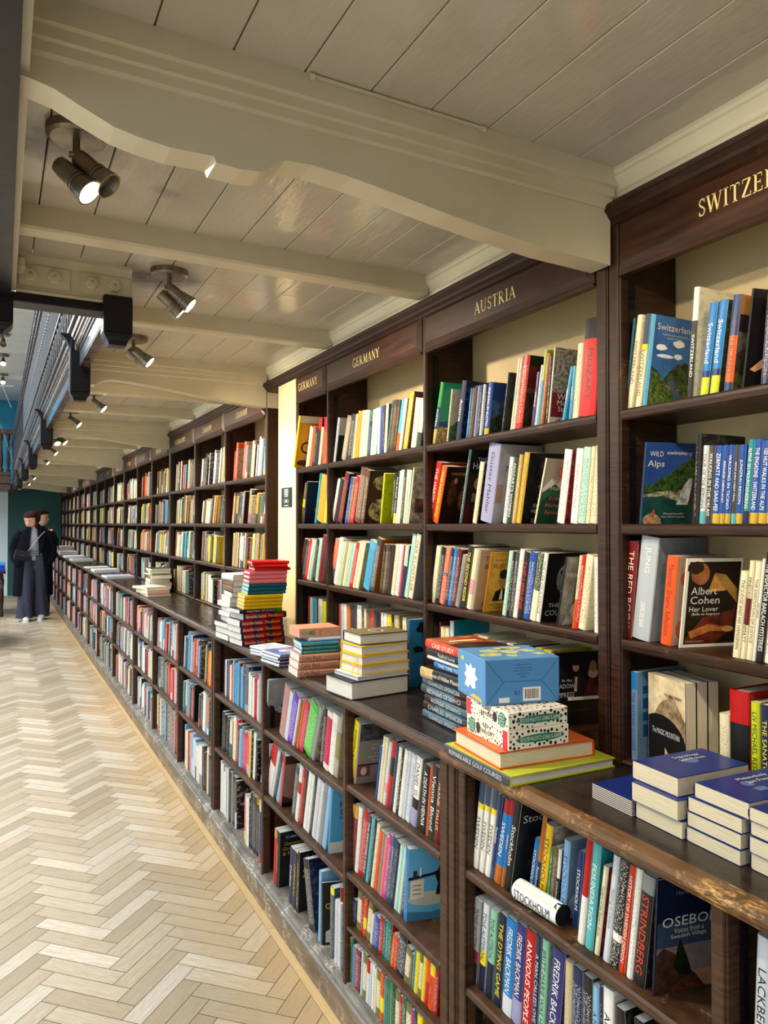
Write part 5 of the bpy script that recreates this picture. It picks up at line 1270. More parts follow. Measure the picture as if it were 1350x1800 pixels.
for name, X, z, dep, txt in ROWS:
    bl = []
    if z > 1: z = min((1.022, 1.29, 1.5485, 1.806), key=lambda q: abs(q - z))
    for ln in txt.strip().splitlines():
        f = (ln + ';;;').split(';'); a_ = f[0].split()
        o = dict(kv.split('=') for kv in f[3].split(',') if kv)
        bl.append(dict(Y=float(a_[0]), t=float(a_[1]), L=float(a_[2]), a=float(a_[3]), col=a_[4], text=f[1], tc=f[2].strip(), o=o, row=name, X=X + float(o.get('px', 0)), z=z, D=min(float(o.get('d', dep)), .15)))
    prev = None
    for i, b in enumerate(bl):
        b['i'] = i + 1; b['n'] = len(bl); b['yaw'] = float(b['o'].get('yaw', 0))
        if b['yaw']: prev = None if prev is None else prev; b['D'] = float(b['o'].get('d', b['D']))
        if prev is not None and not b['yaw'] and not prev['yaw']:
            # far face of this one must stay nearer than the near face of the one before, at foot and at head
            if b['Y'] + b['t'] / math.cos(R(b['a'])) > prev['Y'] - .0004: b['t'] = max(.0045, (prev['Y'] - .0004 - b['Y']) * math.cos(R(b['a'])))
            hm = min(b['L'] * math.cos(R(b['a'])), prev['L'] * math.cos(R(prev['a'])))
            lim = prev['Y'] - hm * math.tan(R(prev['a'])) - .0004; cur = b['Y'] + b['t'] / math.cos(R(b['a'])) - hm * math.tan(R(b['a']))
            if cur > lim: b['a'] += math.degrees(math.atan2(cur - lim, hm)); 
            b['a'] = min(b['a'], 24)
        prev = b
    # the near upright stops the row; nothing may lean through it or through the next book
    lim = LIM[name.split()[0]]; nx = None
    for b in reversed(bl):
        if b['yaw']:
            if b['Y'] < lim: b['Y'] = lim
            nx = None; continue
        if b['Y'] < lim: d_ = lim - b['Y']; b['Y'] = lim; b['t'] = max(.005, b['t'] - d_)
        if b['a'] > 0: b['a'] = min(b['a'], math.degrees(math.asin(min(.9, max(0, b['Y'] - lim) / b['L']))))
        if nx is not None and b['a'] > 0:
            hm = min(b['L'] * math.cos(R(b['a'])), nx['L'] * math.cos(R(nx['a'])))
            top = nx['Y'] + nx['t'] / math.cos(R(nx['a'])) - hm * math.tan(R(nx['a'])) + .0004
            if b['Y'] - hm * math.tan(R(b['a'])) < top: b['a'] = max(0, math.degrees(math.atan2(b['Y'] - top, hm)))
        nx = b
    for b in bl: b['D'] = min(b['D'], (1.422 if z > 1 else 1.265) - b['X'] - float(b['o'].get('px', 0)))
    SPEC += bl
def facing(b): return b['t'] + (b['D'] * .4 if b['o'].get('art') else 0)
for b in SPEC:
    d = (Vector((b['X'], b['Y'], b['z'] + .1)) - CAMP).length; b['size'] = b['L'] * facing(b) * (b['X'] / d) / d ** 2
order = sorted(SPEC, key=lambda b: -b['size']); KEEP = set(id(b) for b in order[:296])
STUFF = MB(); STUFFP = MB(); USED = {}
def bands_of(o): return [(float(q.split(':')[0]), float(q.split(':')[1]), q.split(':')[2]) for q in o['b'].split('|')] if 'b' in o else []
def pose(b):
    a = b['a']; Y, t = b['Y'], b['t']
    M = Matrix.Translation((b['X'], Y, b['z'] + .0004))
    if b['yaw']: M = M @ Matrix.Translation((0, t, 0)) @ Matrix.Rotation(R(-b['yaw']), 4, 'Z') @ Matrix.Translation((0, -t, 0))
    if a >= 0: M = M @ Matrix.Rotation(R(a), 4, 'X')
    else: M = M @ Matrix.Translation((0, t, 0)) @ Matrix.Rotation(R(a), 4, 'X') @ Matrix.Translation((0, -t, 0))
    return M
def merge_into(dst, src, M):
    off = len(dst.v); dst.v += [tuple(M @ Vector(p)) for p in src.v]; dst.f += [tuple(i + off for i in f) for f in src.f]
    dst.c += src.c; dst.k += src.k; dst.uv += src.uv; dst.sm += src.sm
for b in SPEC:
    o = b['o']; M = pose(b); col = PAL[b['col']]; cov = PAL[o['cov']] if 'cov' in o else col
    mk = PAL[b['tc']] if b['tc'] and not b['text'] else None
    hc = 'hc' in o
    rr = random.Random(int(b['Y'] * 1e4) + int(b['z'] * 100))
    if mk is None and not b['text'] and b['t'] > .007 and 'b' not in o: mk = tuple(min(1, c * .35 + .01) for c in col) if sum(col) > .6 else tuple(min(1, c * .5 + .35) for c in col)
    if not b['tc'] and not b['text']: pass
    cmk = None if 'art' in o else tuple(c * .72 + (.05 if sum(cov) < .7 else 0) for c in cov)
    cb, pb = book_mesh(b['D'], b['t'], b['L'], col, cov, bands_of(o), hc, mk, cmk, 'page' if b['z'] > 1 else 'pagew')
    if id(b) in KEEP:
        thick = b['t'] * 1000; size = 'slim' if thick < 9 else 'thick' if thick > 30 else ''
        kind = 'hardback' if hc else 'paperback'
        lab = ' '.join(x for x in (size, CNAME.get(b['col'], b['col']), kind, ordn(b['i']) + ' from left', PHR[b['row']]) if x)
        r = thing('hardback_book' if hc else 'paperback_book', lab, 'book', (0, 0, 0), group='books ' + PHR[b['row']])
        r.matrix_world = M
        cb.build('cover', BOOK, r); pb.build('page_block', PAGE, r)
        off = .0003
        if 'art' in o:
            am, off = cover_art(o['art'], b['D'], b['L']); am.build('cover_picture', ART, r)
            for tm in cover_text(o['art'], b['D'], b['L'], off):
                if tm.f: tm.build('cover_lettering', LET, r)
        if b['text']:
            lo, hi = (.1, .9)
            bd = bands_of(o)
            if bd and bd[0][0] == 0: lo = bd[0][1] + .03
            if bd and bd[-1][1] == 1: hi = bd[-1][0] - .03
            if 't2' in o: lo = .62; hi = .93
            tm = spine_text(b['text'], b['t'], b['L'], b['tc'] or 'blk', lo, hi)
            if 't2' in o:
                t2 = spine_text(o['t2'], b['t'] * .7, b['L'], b['tc'] or 'blk', .12, .36); merge_into(tm, t2, Matrix.Translation((0, b['t'] * .15, 0)))
            if tm.f: tm.build('spine_lettering', LET, r)
    else:
        merge_into(STUFF, cb, M)
        merge_into(STUFFP, pb, M)
# ---------------------------------------------------------------- the far bays: same kind of rows, many hundreds of books
PUP = 'cream cream cream white white sand sand tan amber brown brown2 black2 black2 char dbrown stone stone red dred orange lblue bluegrey dgreen mint grey silver navy yel'.split()
PLO = 'white white white silver silver silver white blk blk black2 char red bred red2 navy dblue skyb lblue grey grey pink cream orange dgreen teal yel2 stone crimson brown2'.split()
def far_row(y0, y1, X, z, hgt, pal, seed, lean=(3, 12), tmin=.010, tmax=.030, fill=.96):
    r = random.Random(seed); y = y1 - .01 - r.random() * .05; ang = r.uniform(*lean); base_h = hgt * r.uniform(.80, .9); prev = None
    while True:
        t = r.uniform(tmin, tmax) if r.random() < .8 else r.uniform(tmax, tmax * 1.8)
        if y - t < y0 + (.03 + hgt * math.tan(R(ang))) * (1 if ang > 0 else 0) * .55 + .003: break
        L = min(hgt * .97, base_h * r.uniform(.86, 1.12)); c = PAL[r.choice(pal)]
        if r.random() < .3 and prev: c = prev
        prev = c
        D = r.uniform(.12, .142); cv = c if r.random() < .5 else PAL[r.choice(pal)]
        mk = tuple(x * .3 for x in c) if sum(c) > .8 else tuple(min(1, x * .5 + .4) for x in c)
        cm = tuple(x * .4 for x in cv) if sum(cv) > .8 else tuple(min(1, x * .5 + .3) for x in cv)
        bd = [(0, r.uniform(.15, .4), r.choice(pal))] if r.random() < .25 else ()
        cb, pb = book_mesh(D, t, L, c, cv, bd, False, mk, cm if r.random() < .7 else None, 'page' if z > 1 else 'pagew', full=False)
        ca = math.cos(R(ang)); Mx = Matrix.Translation((X + r.uniform(0, .012), y - t / ca, z + .0004)) @ Matrix.Rotation(R(ang), 4, 'X')
        merge_into(STUFF, cb, Mx); merge_into(STUFFP, pb, Mx)
        y -= t / ca + .0006
        if r.random() < .10:
            y -= r.uniform(.004, .02); 
        if r.random() > fill: y -= r.uniform(.03, .12)
sd = 100
for k, (a, b_) in enumerate(zip(UY, UY[1:])):
    for z, hg in ((1.022, .20), (1.29, .215), (1.5485, .215), (1.806, .235)):
        far_row(a + .014, b_ - .012, XU + .025, z, hg, PUP, sd, (0, 3) if z < 1.1 else (7, 19)); sd += 1
for k, (a, b_) in enumerate(zip(LY, LY[1:])):
    for z, hg in ((.125, .26), (.433, .225), (.70, .235)):
        far_row(a + .014, b_ - .012, XL + .020, z, hg, PLO, sd, (0, 3) if z < .2 else (1, 9)); sd += 1
for z, hg in ((.436, .22), (.705, .225), (.125, .26)): far_row(2.92, 3.635, XL + .022, z, hg, PLO, sd, (1, 8)); sd += 1
for z, hg in ((.474, .22), (.745, .2), (.125, .26)):                  # nearest low case, lowest shelf and the part beside the frame edge
    if z < .2: far_row(.77, 1.28, XL + .022, z, .25, PLO, sd, (0, 2))
    far_row(.05, .60 if z > .7 else .72, XL + .022, z, hg, PLO, sd, (1, 6)); sd += 1
for z, hg in ((1.29, .2), (1.5485, .2), (1.806, .22), (1.022, .2)): far_row(-.3, .38, XU + .025, z, hg, PUP, sd, (2, 8)); sd += 1
for z, hg, y1 in ((1.29, .2, .80), (1.5485, .18, .74), (1.806, .20, .80)): far_row(.44, y1, XU + .028, z, hg, PUP, sd, (1, 4)); sd += 1
so = STUFF.build('shelved_books', BOOK); tag(so, 'many hundreds of leaning books filling the distant bays down to the green wall', 'books', kind='stuff')
tag(STUFFP.build('book_pages', PAGE, so), kind='stuff')
# ================================================================ BOOKS LYING ON THE WORKTOPS
WZ = 1.0106
def flat_book(N, rot, l1, l2, z, hgt, spine, col, lab, cov=None, hc=False, text='', tc='white', two='', art=None, bands=(), pages='page', face_up=True, group=None, name=None, mark=None, curl=0, c2=None):
    """N = corner nearest the camera (x,y); right side runs l2 along rot, left side l1 at rot+90. spine: F near side, L left side, B, Rr"""
    r = Vector((math.cos(R(rot)), math.sin(R(rot)), 0)); a = Vector((-math.sin(R(rot)), math.cos(R(rot)), 0)); up = Vector((0, 0, 1)); P = Vector((N[0], N[1], z))
    if spine == 'F': D, L, ns, O = l1, l2, -a, P
    elif spine == 'L': D, L, ns, O = l2, l1, -r, P
    elif spine == 'B': D, L, ns, O = l1, l2, a, P + a * l1
    else: D, L, ns, O = l2, l1, r, P + r * l2
    ex = -ns; ey = -up if face_up else up; ez = ex.cross(ey)
    # origin corner: spine line start such that ez runs over the book
    ctr = P + r * l2 / 2 + a * l1 / 2
    o3 = ctr - ex * D / 2 - ez * L / 2 + (up * hgt if face_up else Vector())
    M = Matrix(((ex.x, ey.x, ez.x, o3.x), (ex.y, ey.y, ez.y, o3.y), (ex.z, ey.z, ez.z, o3.z), (0, 0, 0, 1)))
    t = thing(name or ('hardback_book' if hc else 'paperback_book'), lab, 'book', group=group); t.matrix_world = M
    g = .0004
    cb, pb = book_mesh(D, hgt - g, L, PAL[col], PAL[cov or col], bands, hc, PAL[mark] if mark else None, None, pages)
    cb.build('cover', BOOK, t); pb.build('page_block', PAGE, t)
    if art:
        am, off = cover_art(art, D, L); am.build('cover_picture', ART, t)
    if text:
        m = spine_text(text, hgt, L, tc, .48 if two else .1, .94 if two else .9, .5)
        if two: merge_into(m, spine_text(two, hgt, L, c2 or tc, .08, .42, .42), Matrix())
        m.build('spine_lettering', LET, t)
    return t, M
ARTS.update(flor=[A(FULL, '1d6a98'), A(blob(.6, .86, .4, .14, 20, .6, 3), '15181c'), A(blob(.2, .55, .14, .05, 12, .5, 4), '15181c'), A(blob(.55, .3, .12, .2, 14, .5, 5), '15181c'), A(blob(.8, .1, .3, .1, 14, .5, 6), '15181c')], golf=[A(FULL, 'b9c03a', 'a2ab30', 3), A(blob(.8, .3, .15, .05), 'e3e0d0')], orangec=[A(FULL, 'df6a2c', 'd2602a', 3)], gem=[A(FULL, '8c7a44', '4a4126', 60), A(blob(.5, .5, .24, .14, 24), 'e6e2d4'), A(blob(.5, .5, .21, .12, 24), '3b3a3a', '8b8a84', 8)],
 kid=[A(FULL, '5561a8', '8a94cc', 5), A(blob(.5, .55, .2, .16), 'e8e6dc'), A(blob(.6, .5, .12, .1), 'e0a030')], hot=[A(FULL, 'c0682c', '6a2a18', 8), A(ridge(0, 1, [.4, .5, .4], seed=4), '2a1a14'), A([(.2, .6), (.8, .6), (.78, .68), (.22, .68)], 'e8d8a0')],
 sig=[A(FULL, '1c2f73'), A(blob(.42, .55, .13, .09, 20), '5f6c9c')], mel=[A(FULL, '1c2f73'), A(blob(.40, .42, .10, .07, 20), '5f6c9c'), A(rect(.58, .36, .72, .50), '5f6c9c')], white_=[A(FULL, 'e4e6ea', 'b9c2cc', 6)], lavc=[A(FULL, 'b9c2dc', '8c98c0', 6)])
# centre pile
z = WZ
flat_book((.930, 1.209), -1.5, .258, .285, z, .021, 'L', 'char', 'large flat hardback with lime top cover, lowest of the pile beside the fluted post', cov='lime', hc=True, text='REMARKABLE GOLF COURSES', tc='silver', art='golf', pages='pagew'); z += .0215
flat_book((.938, 1.253), -5, .200, .245, z, .036, 'Rr', 'orange', 'thick orange hardback with cream page edges under the two spotted boxes', hc=True, art='orangec'); z += .0365
def spotted_box(N, rot, l1, l2, z, h_, lab, flip):
    t = thing('cloth_book_box', lab, 'box', (N[0], N[1], z), R(rot)); W_ = hx('e9e2cf')
    b = MB(); b.bevbox((0, 0, 0), (l2, l1, h_), .0015, W_); b.build('carton', BOOK, t)
    m = MB(); r = random.Random(int(z * 1000) + flip)
    pts = []
    for _ in range(900):
        u, v = r.random() * l2, r.random() * h_
        if .03 < u < l2 - .03 and .012 < v < h_ - .011: continue
        if all((u - a) ** 2 + (v - c) ** 2 > .009 ** 2 for a, c in pts) and .004 < u < l2 - .004 and .004 < v < h_ - .004: pts.append((u, v))
    for u, v in pts: q = r.uniform(.0018, .0042); m.face([(u + x, -.0003, v + y) for x, y in blob(0, 0, q, q, 10)], hx('1b1b1b'))
    pts = []
    for _ in range(500):
        u, v = r.random() * l1, r.random() * h_
        if .025 < u < l1 - .03 and .3 * h_ < v < .8 * h_ and r.random() < .8: continue
        if all((u - a) ** 2 + (v - c) ** 2 > .008 ** 2 for a, c in pts) and .004 < u < l1 - .004 and .004 < v < h_ - .004: pts.append((u, v))
    for u, v in pts: q = r.uniform(.0014, .003); m.face([(-.0003, u + x, v + y) for x, y in blob(0, 0, q, q, 8)][::-1], hx('1b1b1b'))
    pts = []
    for _ in range(900):
        u, v = r.random() * l2, r.random() * l1
        if all((u - a) ** 2 + (v - c) ** 2 > .012 ** 2 for a, c in pts) and .006 < u < l2 - .006 and .006 < v < l1 - .006: pts.append((u, v))
    for u, v in pts: q = r.uniform(.002, .0042); m.face([(u + x, v + y, h_ + .0003) for x, y in blob(0, 0, q, q, 8)], hx('1b1b1b'))
    tag(m.build('printed_spots', LET, t), kind='stuff')
    m = MB(); g_ = hx('1c7a66')
    m.face([(u, -.0006, v) for u, v in blob(l2 * .52, h_ * .5, l2 * .40, .0085, 24)], g_)
    m.build('long_green_label', LET, t); m = MB(); gy = l1 - .024 if flip else .024
    m.face([(-.0006, gy + x, h_ * .5 + y) for x, y in blob(0, 0, .015, h_ * .42, 16)][::-1], g_)
    m.build('round_green_label', LET, t); m = MB(); ry = .012 if flip else l1 - .012
    m.face([(-.0005, ry - .009, 0.001), (-.0005, ry + .009, .001), (-.0005, ry + .009, h_ - .001), (-.0005, ry - .009, h_ - .001)][::-1], hx('d0263c'))
    m.build('red_label', LET, t)
    m = MB(); M = Matrix.Translation((l2 * .52, -.0010, h_ * .5)) @ MFRONT @ Matrix.Rotation(R(180), 4, 'Z'); text_on(m, "BABY'S FIRST CLOTH BOOK", M, l2 * .68, .0085, hx('e9e2cf'))
    ML = Matrix(((0, 0, -1, -.0010), (-1, 0, 0, 0), (0, 1, 0, 0), (0, 0, 0, 1)))
    for s, dz in (('Cuddly', .010), ('LADYBIRD', -.002)): text_on(m, s, Matrix.Translation((0, l1 * .5, h_ * .5 + dz)) @ ML @ Matrix.Rotation(R(180 if flip else 0), 4, 'Z'), l1 * .34, .009, hx('2a2a2a'))
    for k, s in enumerate(("BABY'S", 'FIRST', 'CLOTH', 'BOOK')): text_on(m, s, Matrix.Translation((-.0004, gy, h_ * .5 + (.010 - k * .0068) * (-1 if flip else 1))) @ ML @ Matrix.Rotation(R(180 if flip else 0), 4, 'Z'), .019, .0045, hx('e9e2cf'))
    m.build('box_lettering', LET, t)
    m = MB(); m.face([(-.0008, l1 * .5 + (.035 if flip else -.035) + x, h_ * .5 + y) for x, y in blob(0, 0, .0085, h_ * .30, 14)][::-1], hx('1b1b1b')); m.build('ladybird_mark', LET, t)
spotted_box((.958, 1.249), -4, .172, .157, z, .042, 'lower of two white boxes with black spots and green band', 1); z += .0424
spotted_box((.958, 1.249), -3.5, .172, .155, z, .038, 'upper of two white black-spotted boxes, under the blue box', 0); z += .0384
def blue_box(N, rot, l1, l2, z, h_):
    t = thing('puzzle_box', 'light blue wrapped puzzle box with map picture on top of the central pile', 'box', (N[0], N[1], z), R(rot)); B_ = hx('4f88bd')
    b = MB(); b.bevbox((0, 0, 0), (l2, l1, h_), .002, B_, (*hx('6fa0cc'), 0)); b.build('carton', BOOK, t)
    m = MB()
    def F(u, v): return (u * l2, -.0004, v * h_)
    def ln(a, c, w_=.0012, col='2f6396'):
        A_ = Vector(F(*a)); B2 = Vector(F(*c)); d = (B2 - A_).normalized(); n_ = Vector((d.z, 0, -d.x)) * w_ / 2
        m.face([A_ + n_, A_ - n_, B2 - n_, B2 + n_][::-1], hx(col))
    for q in (((.0, 1.0), (.24, .50)), ((1, 1), (.75, .5)), ((.24, .5), (.75, .5)), ((.24, .5), (.0, 0.0)), ((.75, .5), (1, .0))): ln(*q)
    m.build('fold_seam', LET, t)
    m = MB()
    r = random.Random(3)
    for cx, cy, rx, ry in ((.22, .35, .16, .14), (.30, .62, .12, .14), (.55, .55, .12, .2), (.62, .80, .2, .10), (.80, .55, .10, .14), (.45, .22, .08, .08), (.85, .28, .08, .09)):
        m.face([(u * l2, v * l1, h_ + .0004) for u, v in blob(cx, cy, rx, ry, 16, .5, int(cx * 99))], hx('d8c46a'), (*hx('7fae9c'), 1), [(u * 9, v * 9) for u, v in blob(cx, cy, rx, ry, 16)])
    pz = [(-.0004, l1 * (1 - u), v * h_) for u, v in ((.28, .25), (.42, .22), (.48, .32), (.56, .24), (.68, .28), (.66, .44), (.76, .50), (.66, .58), (.68, .74), (.56, .70), (.50, .80), (.44, .70), (.30, .74), (.34, .58), (.26, .50), (.34, .42))]
    m.face(pz, hx('d5dde6')); m.face([(-.0004, l1 * (1 - u), v * h_) for u, v in blob(.2, .84, .05, .05)], hx('d8c030'))
    m.face([(-.0004, l1 * (1 - u), v * h_) for u, v in ((.45, .06), (.9, .04), (.86, .12), (.6, .14))], hx('d8b23a'))
    m.build('map_picture', ART, t)
    m = MB(); m.face([F(.50, .06), F(.74, .06), F(.74, .36), F(.50, .36)], hx('e6e6e2')); m.face([F(.18, .05), F(.32, .05), F(.32, .16), F(.18, .16)], hx('dfe4e6')); lb = m.build('barcode_label', LET, t)
    m = MB(); x = .525; r = random.Random(6)
    while x < .71: w_ = r.choice((.004, .006, .009)); m.face([(F(x, .11)[0], -.0007, .11 * h_), (F(x + w_, .11)[0], -.0007, .11 * h_), (F(x + w_, .11)[0], -.0007, .32 * h_), (F(x, .11)[0], -.0007, .32 * h_)], hx('1a1a1a')); x += w_ + r.choice((.004, .007))
    tag(m.build('barcode_lines', LET, lb), kind='stuff')
    m = MB()
    for k, w_ in enumerate((.30, .22, .44, .26, .18)): text_on(m, ['Copyright of the publisher', 'Printed in the studio', 'All rights reserved worldwide', 'Made with care', 'www'][k], Matrix.Translation((l2 * .5, -.0008, h_ * (.86 - k * .065))) @ MFRONT, l2 * w_, .0028, hx('2a4a6c'))
    text_on(m, 'CE', Matrix.Translation((l2 * .42, -.0008, h_ * .25)) @ MFRONT @ Matrix.Rotation(R(180), 4, 'Z'), .014, .008, hx('1f3550'))
    m.build('box_lettering', LET, t)
blue_box((.948, 1.318), -12, .161, .182, z, .101)
# grey biographies pile, spines to the aisle
z = WZ; G_ = [(.232, -5, .021), (.238, -5, .024), (.232, -5.5, .021), (.24, -4, .023), (.235, -5, .022)]
nm = ['lowest of five silver-grey hardbacks left of the orange book', 'second silver-grey hardback from the worktop, left of the orange book', 'middle one of five silver-grey hardbacks left of the spotted boxes', 'fourth silver-grey hardback from the worktop, left of the blue box', 'topmost of five silver-grey hardbacks, under the black and gold book']
for i, (l1, rt, h_) in enumerate(G_):
    flat_book((1.048 + .004 * (i % 2), 1.535 - .004 * (i % 3)), rt + 2.5, l1, .15, z, h_, 'L', 'steel', nm[i], hc=True, text='CHARLES SPENCER' if i < 2 else 'CHARLES SPENCER', tc='silver', bands=[(0, .16, 'char'), (.72, 1, 'dbrown')] if i % 2 else [(0, .25, 'dbrown')], face_up=i not in (2, 3), group=None); z += h_ + .0006
for (x, y, rt, l1, l2, h_, hc, col, txt, tc, lab, bd) in (
  (1.040, 1.52, -1, .235, .155, .030, True, 'blk', 'The House of Hidden Meanings', 'white', 'black and gold hardback lying on the silver-grey hardbacks', [(.72, 1, 'tan'), (0, .05, 'tan')]),
  (1.060, 1.49, -1, .225, .15, .019, False, 'mblue', 'THIS TIME TOMORROW', 'white', 'blue-spined book with white capitals lying above the black and gold one', [(0, .3, 'yel')]),
  (1.050, 1.51, -3, .240, .15, .010, False, 'silver', '', 'blue', 'slim pale book lying above the blue-spined one', []),
  (1.046, 1.52, -4, .235, .15, .020, False, 'blk', 'Radical Love', 'silver', 'black-spined book lying second from the top beside the blue box', []),
  (1.044, 1.55, -4, .20, .15, .024, False, 'red2', 'CASE STUDY', 'white', 'orange-red paperback with fiery cover topping the grey pile', [])):
    flat_book((x, y), rt, l1, l2, z, h_, 'L', col, lab, hc=hc, text=txt, tc=tc, bands=bd, cov='orb' if col == 'red2' else None, art='hot' if col == 'red2' else None); z += h_ + .0006
# pile with golden lattice cover
z = WZ
for (x, y, rt, l1, l2, h_, hc, col, sp, art, lab) in (
  (.958, 2.021, 6, .164, .215, .055, True, 'blk', 'Rr', None, 'very thick black-covered hardback at the foot of the yellow-edged pile'),
  (.984, 2.030, 6, .142, .191, .013, True, 'silver', 'B', 'white_', 'thin pale hardback between the thick black book and the yellow ones'),
  (1.000, 2.036, 6, .132, .184, .029, True, 'yel2', 'B', None, 'lowest of three yellow-covered hardbacks with a ribbon'),
  (1.002, 2.038, 6.5, .128, .180, .029, True, 'yel2', 'B', None, 'middle one of three yellow-covered hardbacks, ribbon hanging from it'),
  (1.004, 2.044, 5, .128, .176, .029, True, 'yel2', 'B', None, 'uppermost of three yellow-covered hardbacks in the pile'),
  (1.006, 2.058, 1, .124, .174, .034, True, 'char', 'B', 'gem', 'hardback with gold lattice cover and oval medallion topping a pile')):
    t_, M_ = flat_book((x, y), rt, l1, l2, z, h_, sp, col, lab, hc=hc, art=art, pages='pagew')
    if 'ribbon hanging' in lab:
        b = MB(); p = [(x - .002, y + .03, z + .020), (x - .010, y + .028, z + .016), (x - .016, y + .024, z - .004), (x - .022, y + .02, z - .028)]
        q = [Vector(v) for v in p]
        for a_, c_ in zip(q, q[1:]): b.face([a_, a_ + Vector((0, .006, 0)), c_ + Vector((0, .006, 0)), c_], PAL['yel2']); b.face([c_ + Vector((-.0008, 0, 0)), c_ + Vector((-.0008, .006, 0)), a_ + Vector((-.0008, .006, 0)), a_ + Vector((-.0008, 0, 0))], PAL['yel2'])
        rb = b.build('ribbon_marker', LET, t_); rb.matrix_parent_inverse = M_.inverted()
    z += h_ + .0006
# tall blue book standing behind that pile
t = thing('paperback_book', 'tall teal-blue book with black flowers standing behind the yellow-edged pile', 'book'); t.matrix_world = Matrix.Translation((1.205, 2.10, WZ)) @ Matrix.Rotation(R(-6), 4, 'Z')
cb, pb = book_mesh(.15, .016, .222, hx('1d5f8a'), hx('1d5f8a')); cb.build('cover', BOOK, t); pb.build('page_block', PAGE, t)
am, off = cover_art('flor', .15, .222); am.build('cover_picture', ART, t)
# pink spined pile
z = WZ
cel = ['lowest', 'middle', 'topmost']
for i in range(3): flat_book((.934 + .003 * i, 2.410), -5, .119, .150, z, .0262, 'F', 'rose', cel[i] + ' of three dusty pink paperbacks with dark serif lettering', text='Celia Paul', tc='blk', two='Letters to Gwen John', c2='stone', pages='pagew', cov='rose', bands=[(.0, 1, 'salmon')]); z += .0268
for i in range(3): flat_book((.949 + .003 * (i % 2), 2.412), -6, .110, .138, z, .0125, 'F', 'dteal', cel[i] + ' of three thin teal-blue hardbacks on the pink ones', text='BRITISH ART', tc='gold', two='LUCY DAVIES', cov='mblue', bands=[(0, 1, 'teal')], pages='pagew'); z += .0131
flat_book((.985, 2.425), -5, .09, .12, z, .012, 'F', 'silver', 'small pale book between the teal books and the pink box', cov='skyb', pages='pagew'); z += .0126
t = thing('card_box', 'salmon pink card box with green hand drawing, on top of the teal books', 'box', (.952, 2.44, z), R(-3))
b = MB(); b.bevbox((0, 0, 0), (.155, .115, .033), .001, PAL['salmon']); b.build('carton', BOOK, t)
m = MB()
for k in range(5): m.face([(.036 + .002 * k, -.0004, .012 + k * .0018), (.056 + .003 * (k % 3), -.0004, .006 + k * .0045), (.057 + .003 * (k % 3), -.0004, .0085 + k * .0045), (.036, -.0004, .0155 + k * .001)], hx('5c7a4a'))
m.face([(.010, -.0004, .011), (.036, -.0004, .012), (.036, -.0004, .020), (.010, -.0004, .021)], hx('7d9a84')); m.face([(-.0004 + .09, -.0005, .033), (.0925, -.0005, .033), (.132, -.0005, .002), (.1295, -.0005, .002)], hx('a8765c'))
m.build('hand_drawing', LET, t)
m = MB(); text_on(m, 'COLOURS', Matrix.Translation((.078, -.0006, .016)) @ MFRONT @ Matrix.Rotation(R(-90), 4, 'Z'), .022, .004, PAL['dbrown']); m.build('box_lettering', LET, t)
# flat picture books left of the pink pile
z = WZ
for i in range(4): flat_book((.940 + .004 * (i % 2), 2.615 + .006 * (i % 3)), 8, .15, .125, z, .0105, 'L', 'indigo', ['lowest of four blue picture books left of the teal ones', 'second of four blue picture books left of the teal ones', 'third of four blue picture books left of the teal ones', 'topmost blue picture book with white and orange figure'][i], hc=True, cov='indigo', art='kid' if i == 3 else None, pages='pagew', bands=[(0, 1, 'silver')]); z += .0113
z = WZ
for i in range(3): flat_book((.965, 2.80 + .004 * i), 14, .14, .12, z, .011, 'L', 'silver', ['lowest of three white flat books behind the blue picture books', 'middle of three white flat books behind the blue picture books', 'topmost white flat book with red picture behind the blue ones'][i], art='white_' if i == 2 else None, pages='pagew'); z += .0116
# tall coloured pile
z = WZ
for i in range(5): flat_book((.955 - .005 * (i % 4), 3.13 - .004 * i), 5, .150, .205, z, .0285, 'F', 'navy', ['lowest', 'second', 'middle', 'fourth', 'highest'][i] + ' of five thick red and navy books in the tall pile', text='Bernardine Evaristo', tc='white', two='Manifesto', c2='yel2', bands=[(.05, .28, 'bred'), (.38, .62, 'bred'), (.70, .95, 'bred')], pages='pagew'); z += .0291
flat_book((.937, 3.11), 4, .150, .20, z, .017, 'F', 'dnavy', 'dark book with green spine end lying above the five red and navy books', text='MASTERS OF SCALE', tc='white', bands=[(0, .14, 'vgreen')], pages='pagew'); z += .0176
yy = ['lowest', 'second', 'third', 'highest']
for i in range(4): flat_book((.955, 3.11 - .006 * i), -4, .145, .172, z, .0155, 'F', 'yel2', yy[i] + ' of four yellow hardbacks with black pattern in the tall pile', hc=True, mark='blk', pages='pagew'); z += .0161
for i in range(3): flat_book((.970 + .003 * i, 3.10), -5, .145, .170, z, .0155, 'F', 'teal', cel[i] + ' of three teal hardbacks in the tall coloured pile', hc=True, mark='dteal', bands=[(0, 1, 'dteal')], cov='lteal', pages='pagew'); z += .0161
for i in range(3): flat_book((.976 + .002 * i, 3.10), -6, .145, .167, z, .018, 'F', 'crimson', cel[i] + ' of three dark pink hardbacks in the tall coloured pile', hc=True, bands=[(0, 1, 'pink2')], pages='pagew'); z += .0186
for i in range(3): flat_book((1.0 - .006 * i, 3.095), (-6, -14, -8)[i], .14, (.160, .150, .165)[i], z, .0135, 'F', 'red', cel[i] + ' of three bright red hardbacks crowning the tall pile', hc=True, pages='pagew'); z += .0141
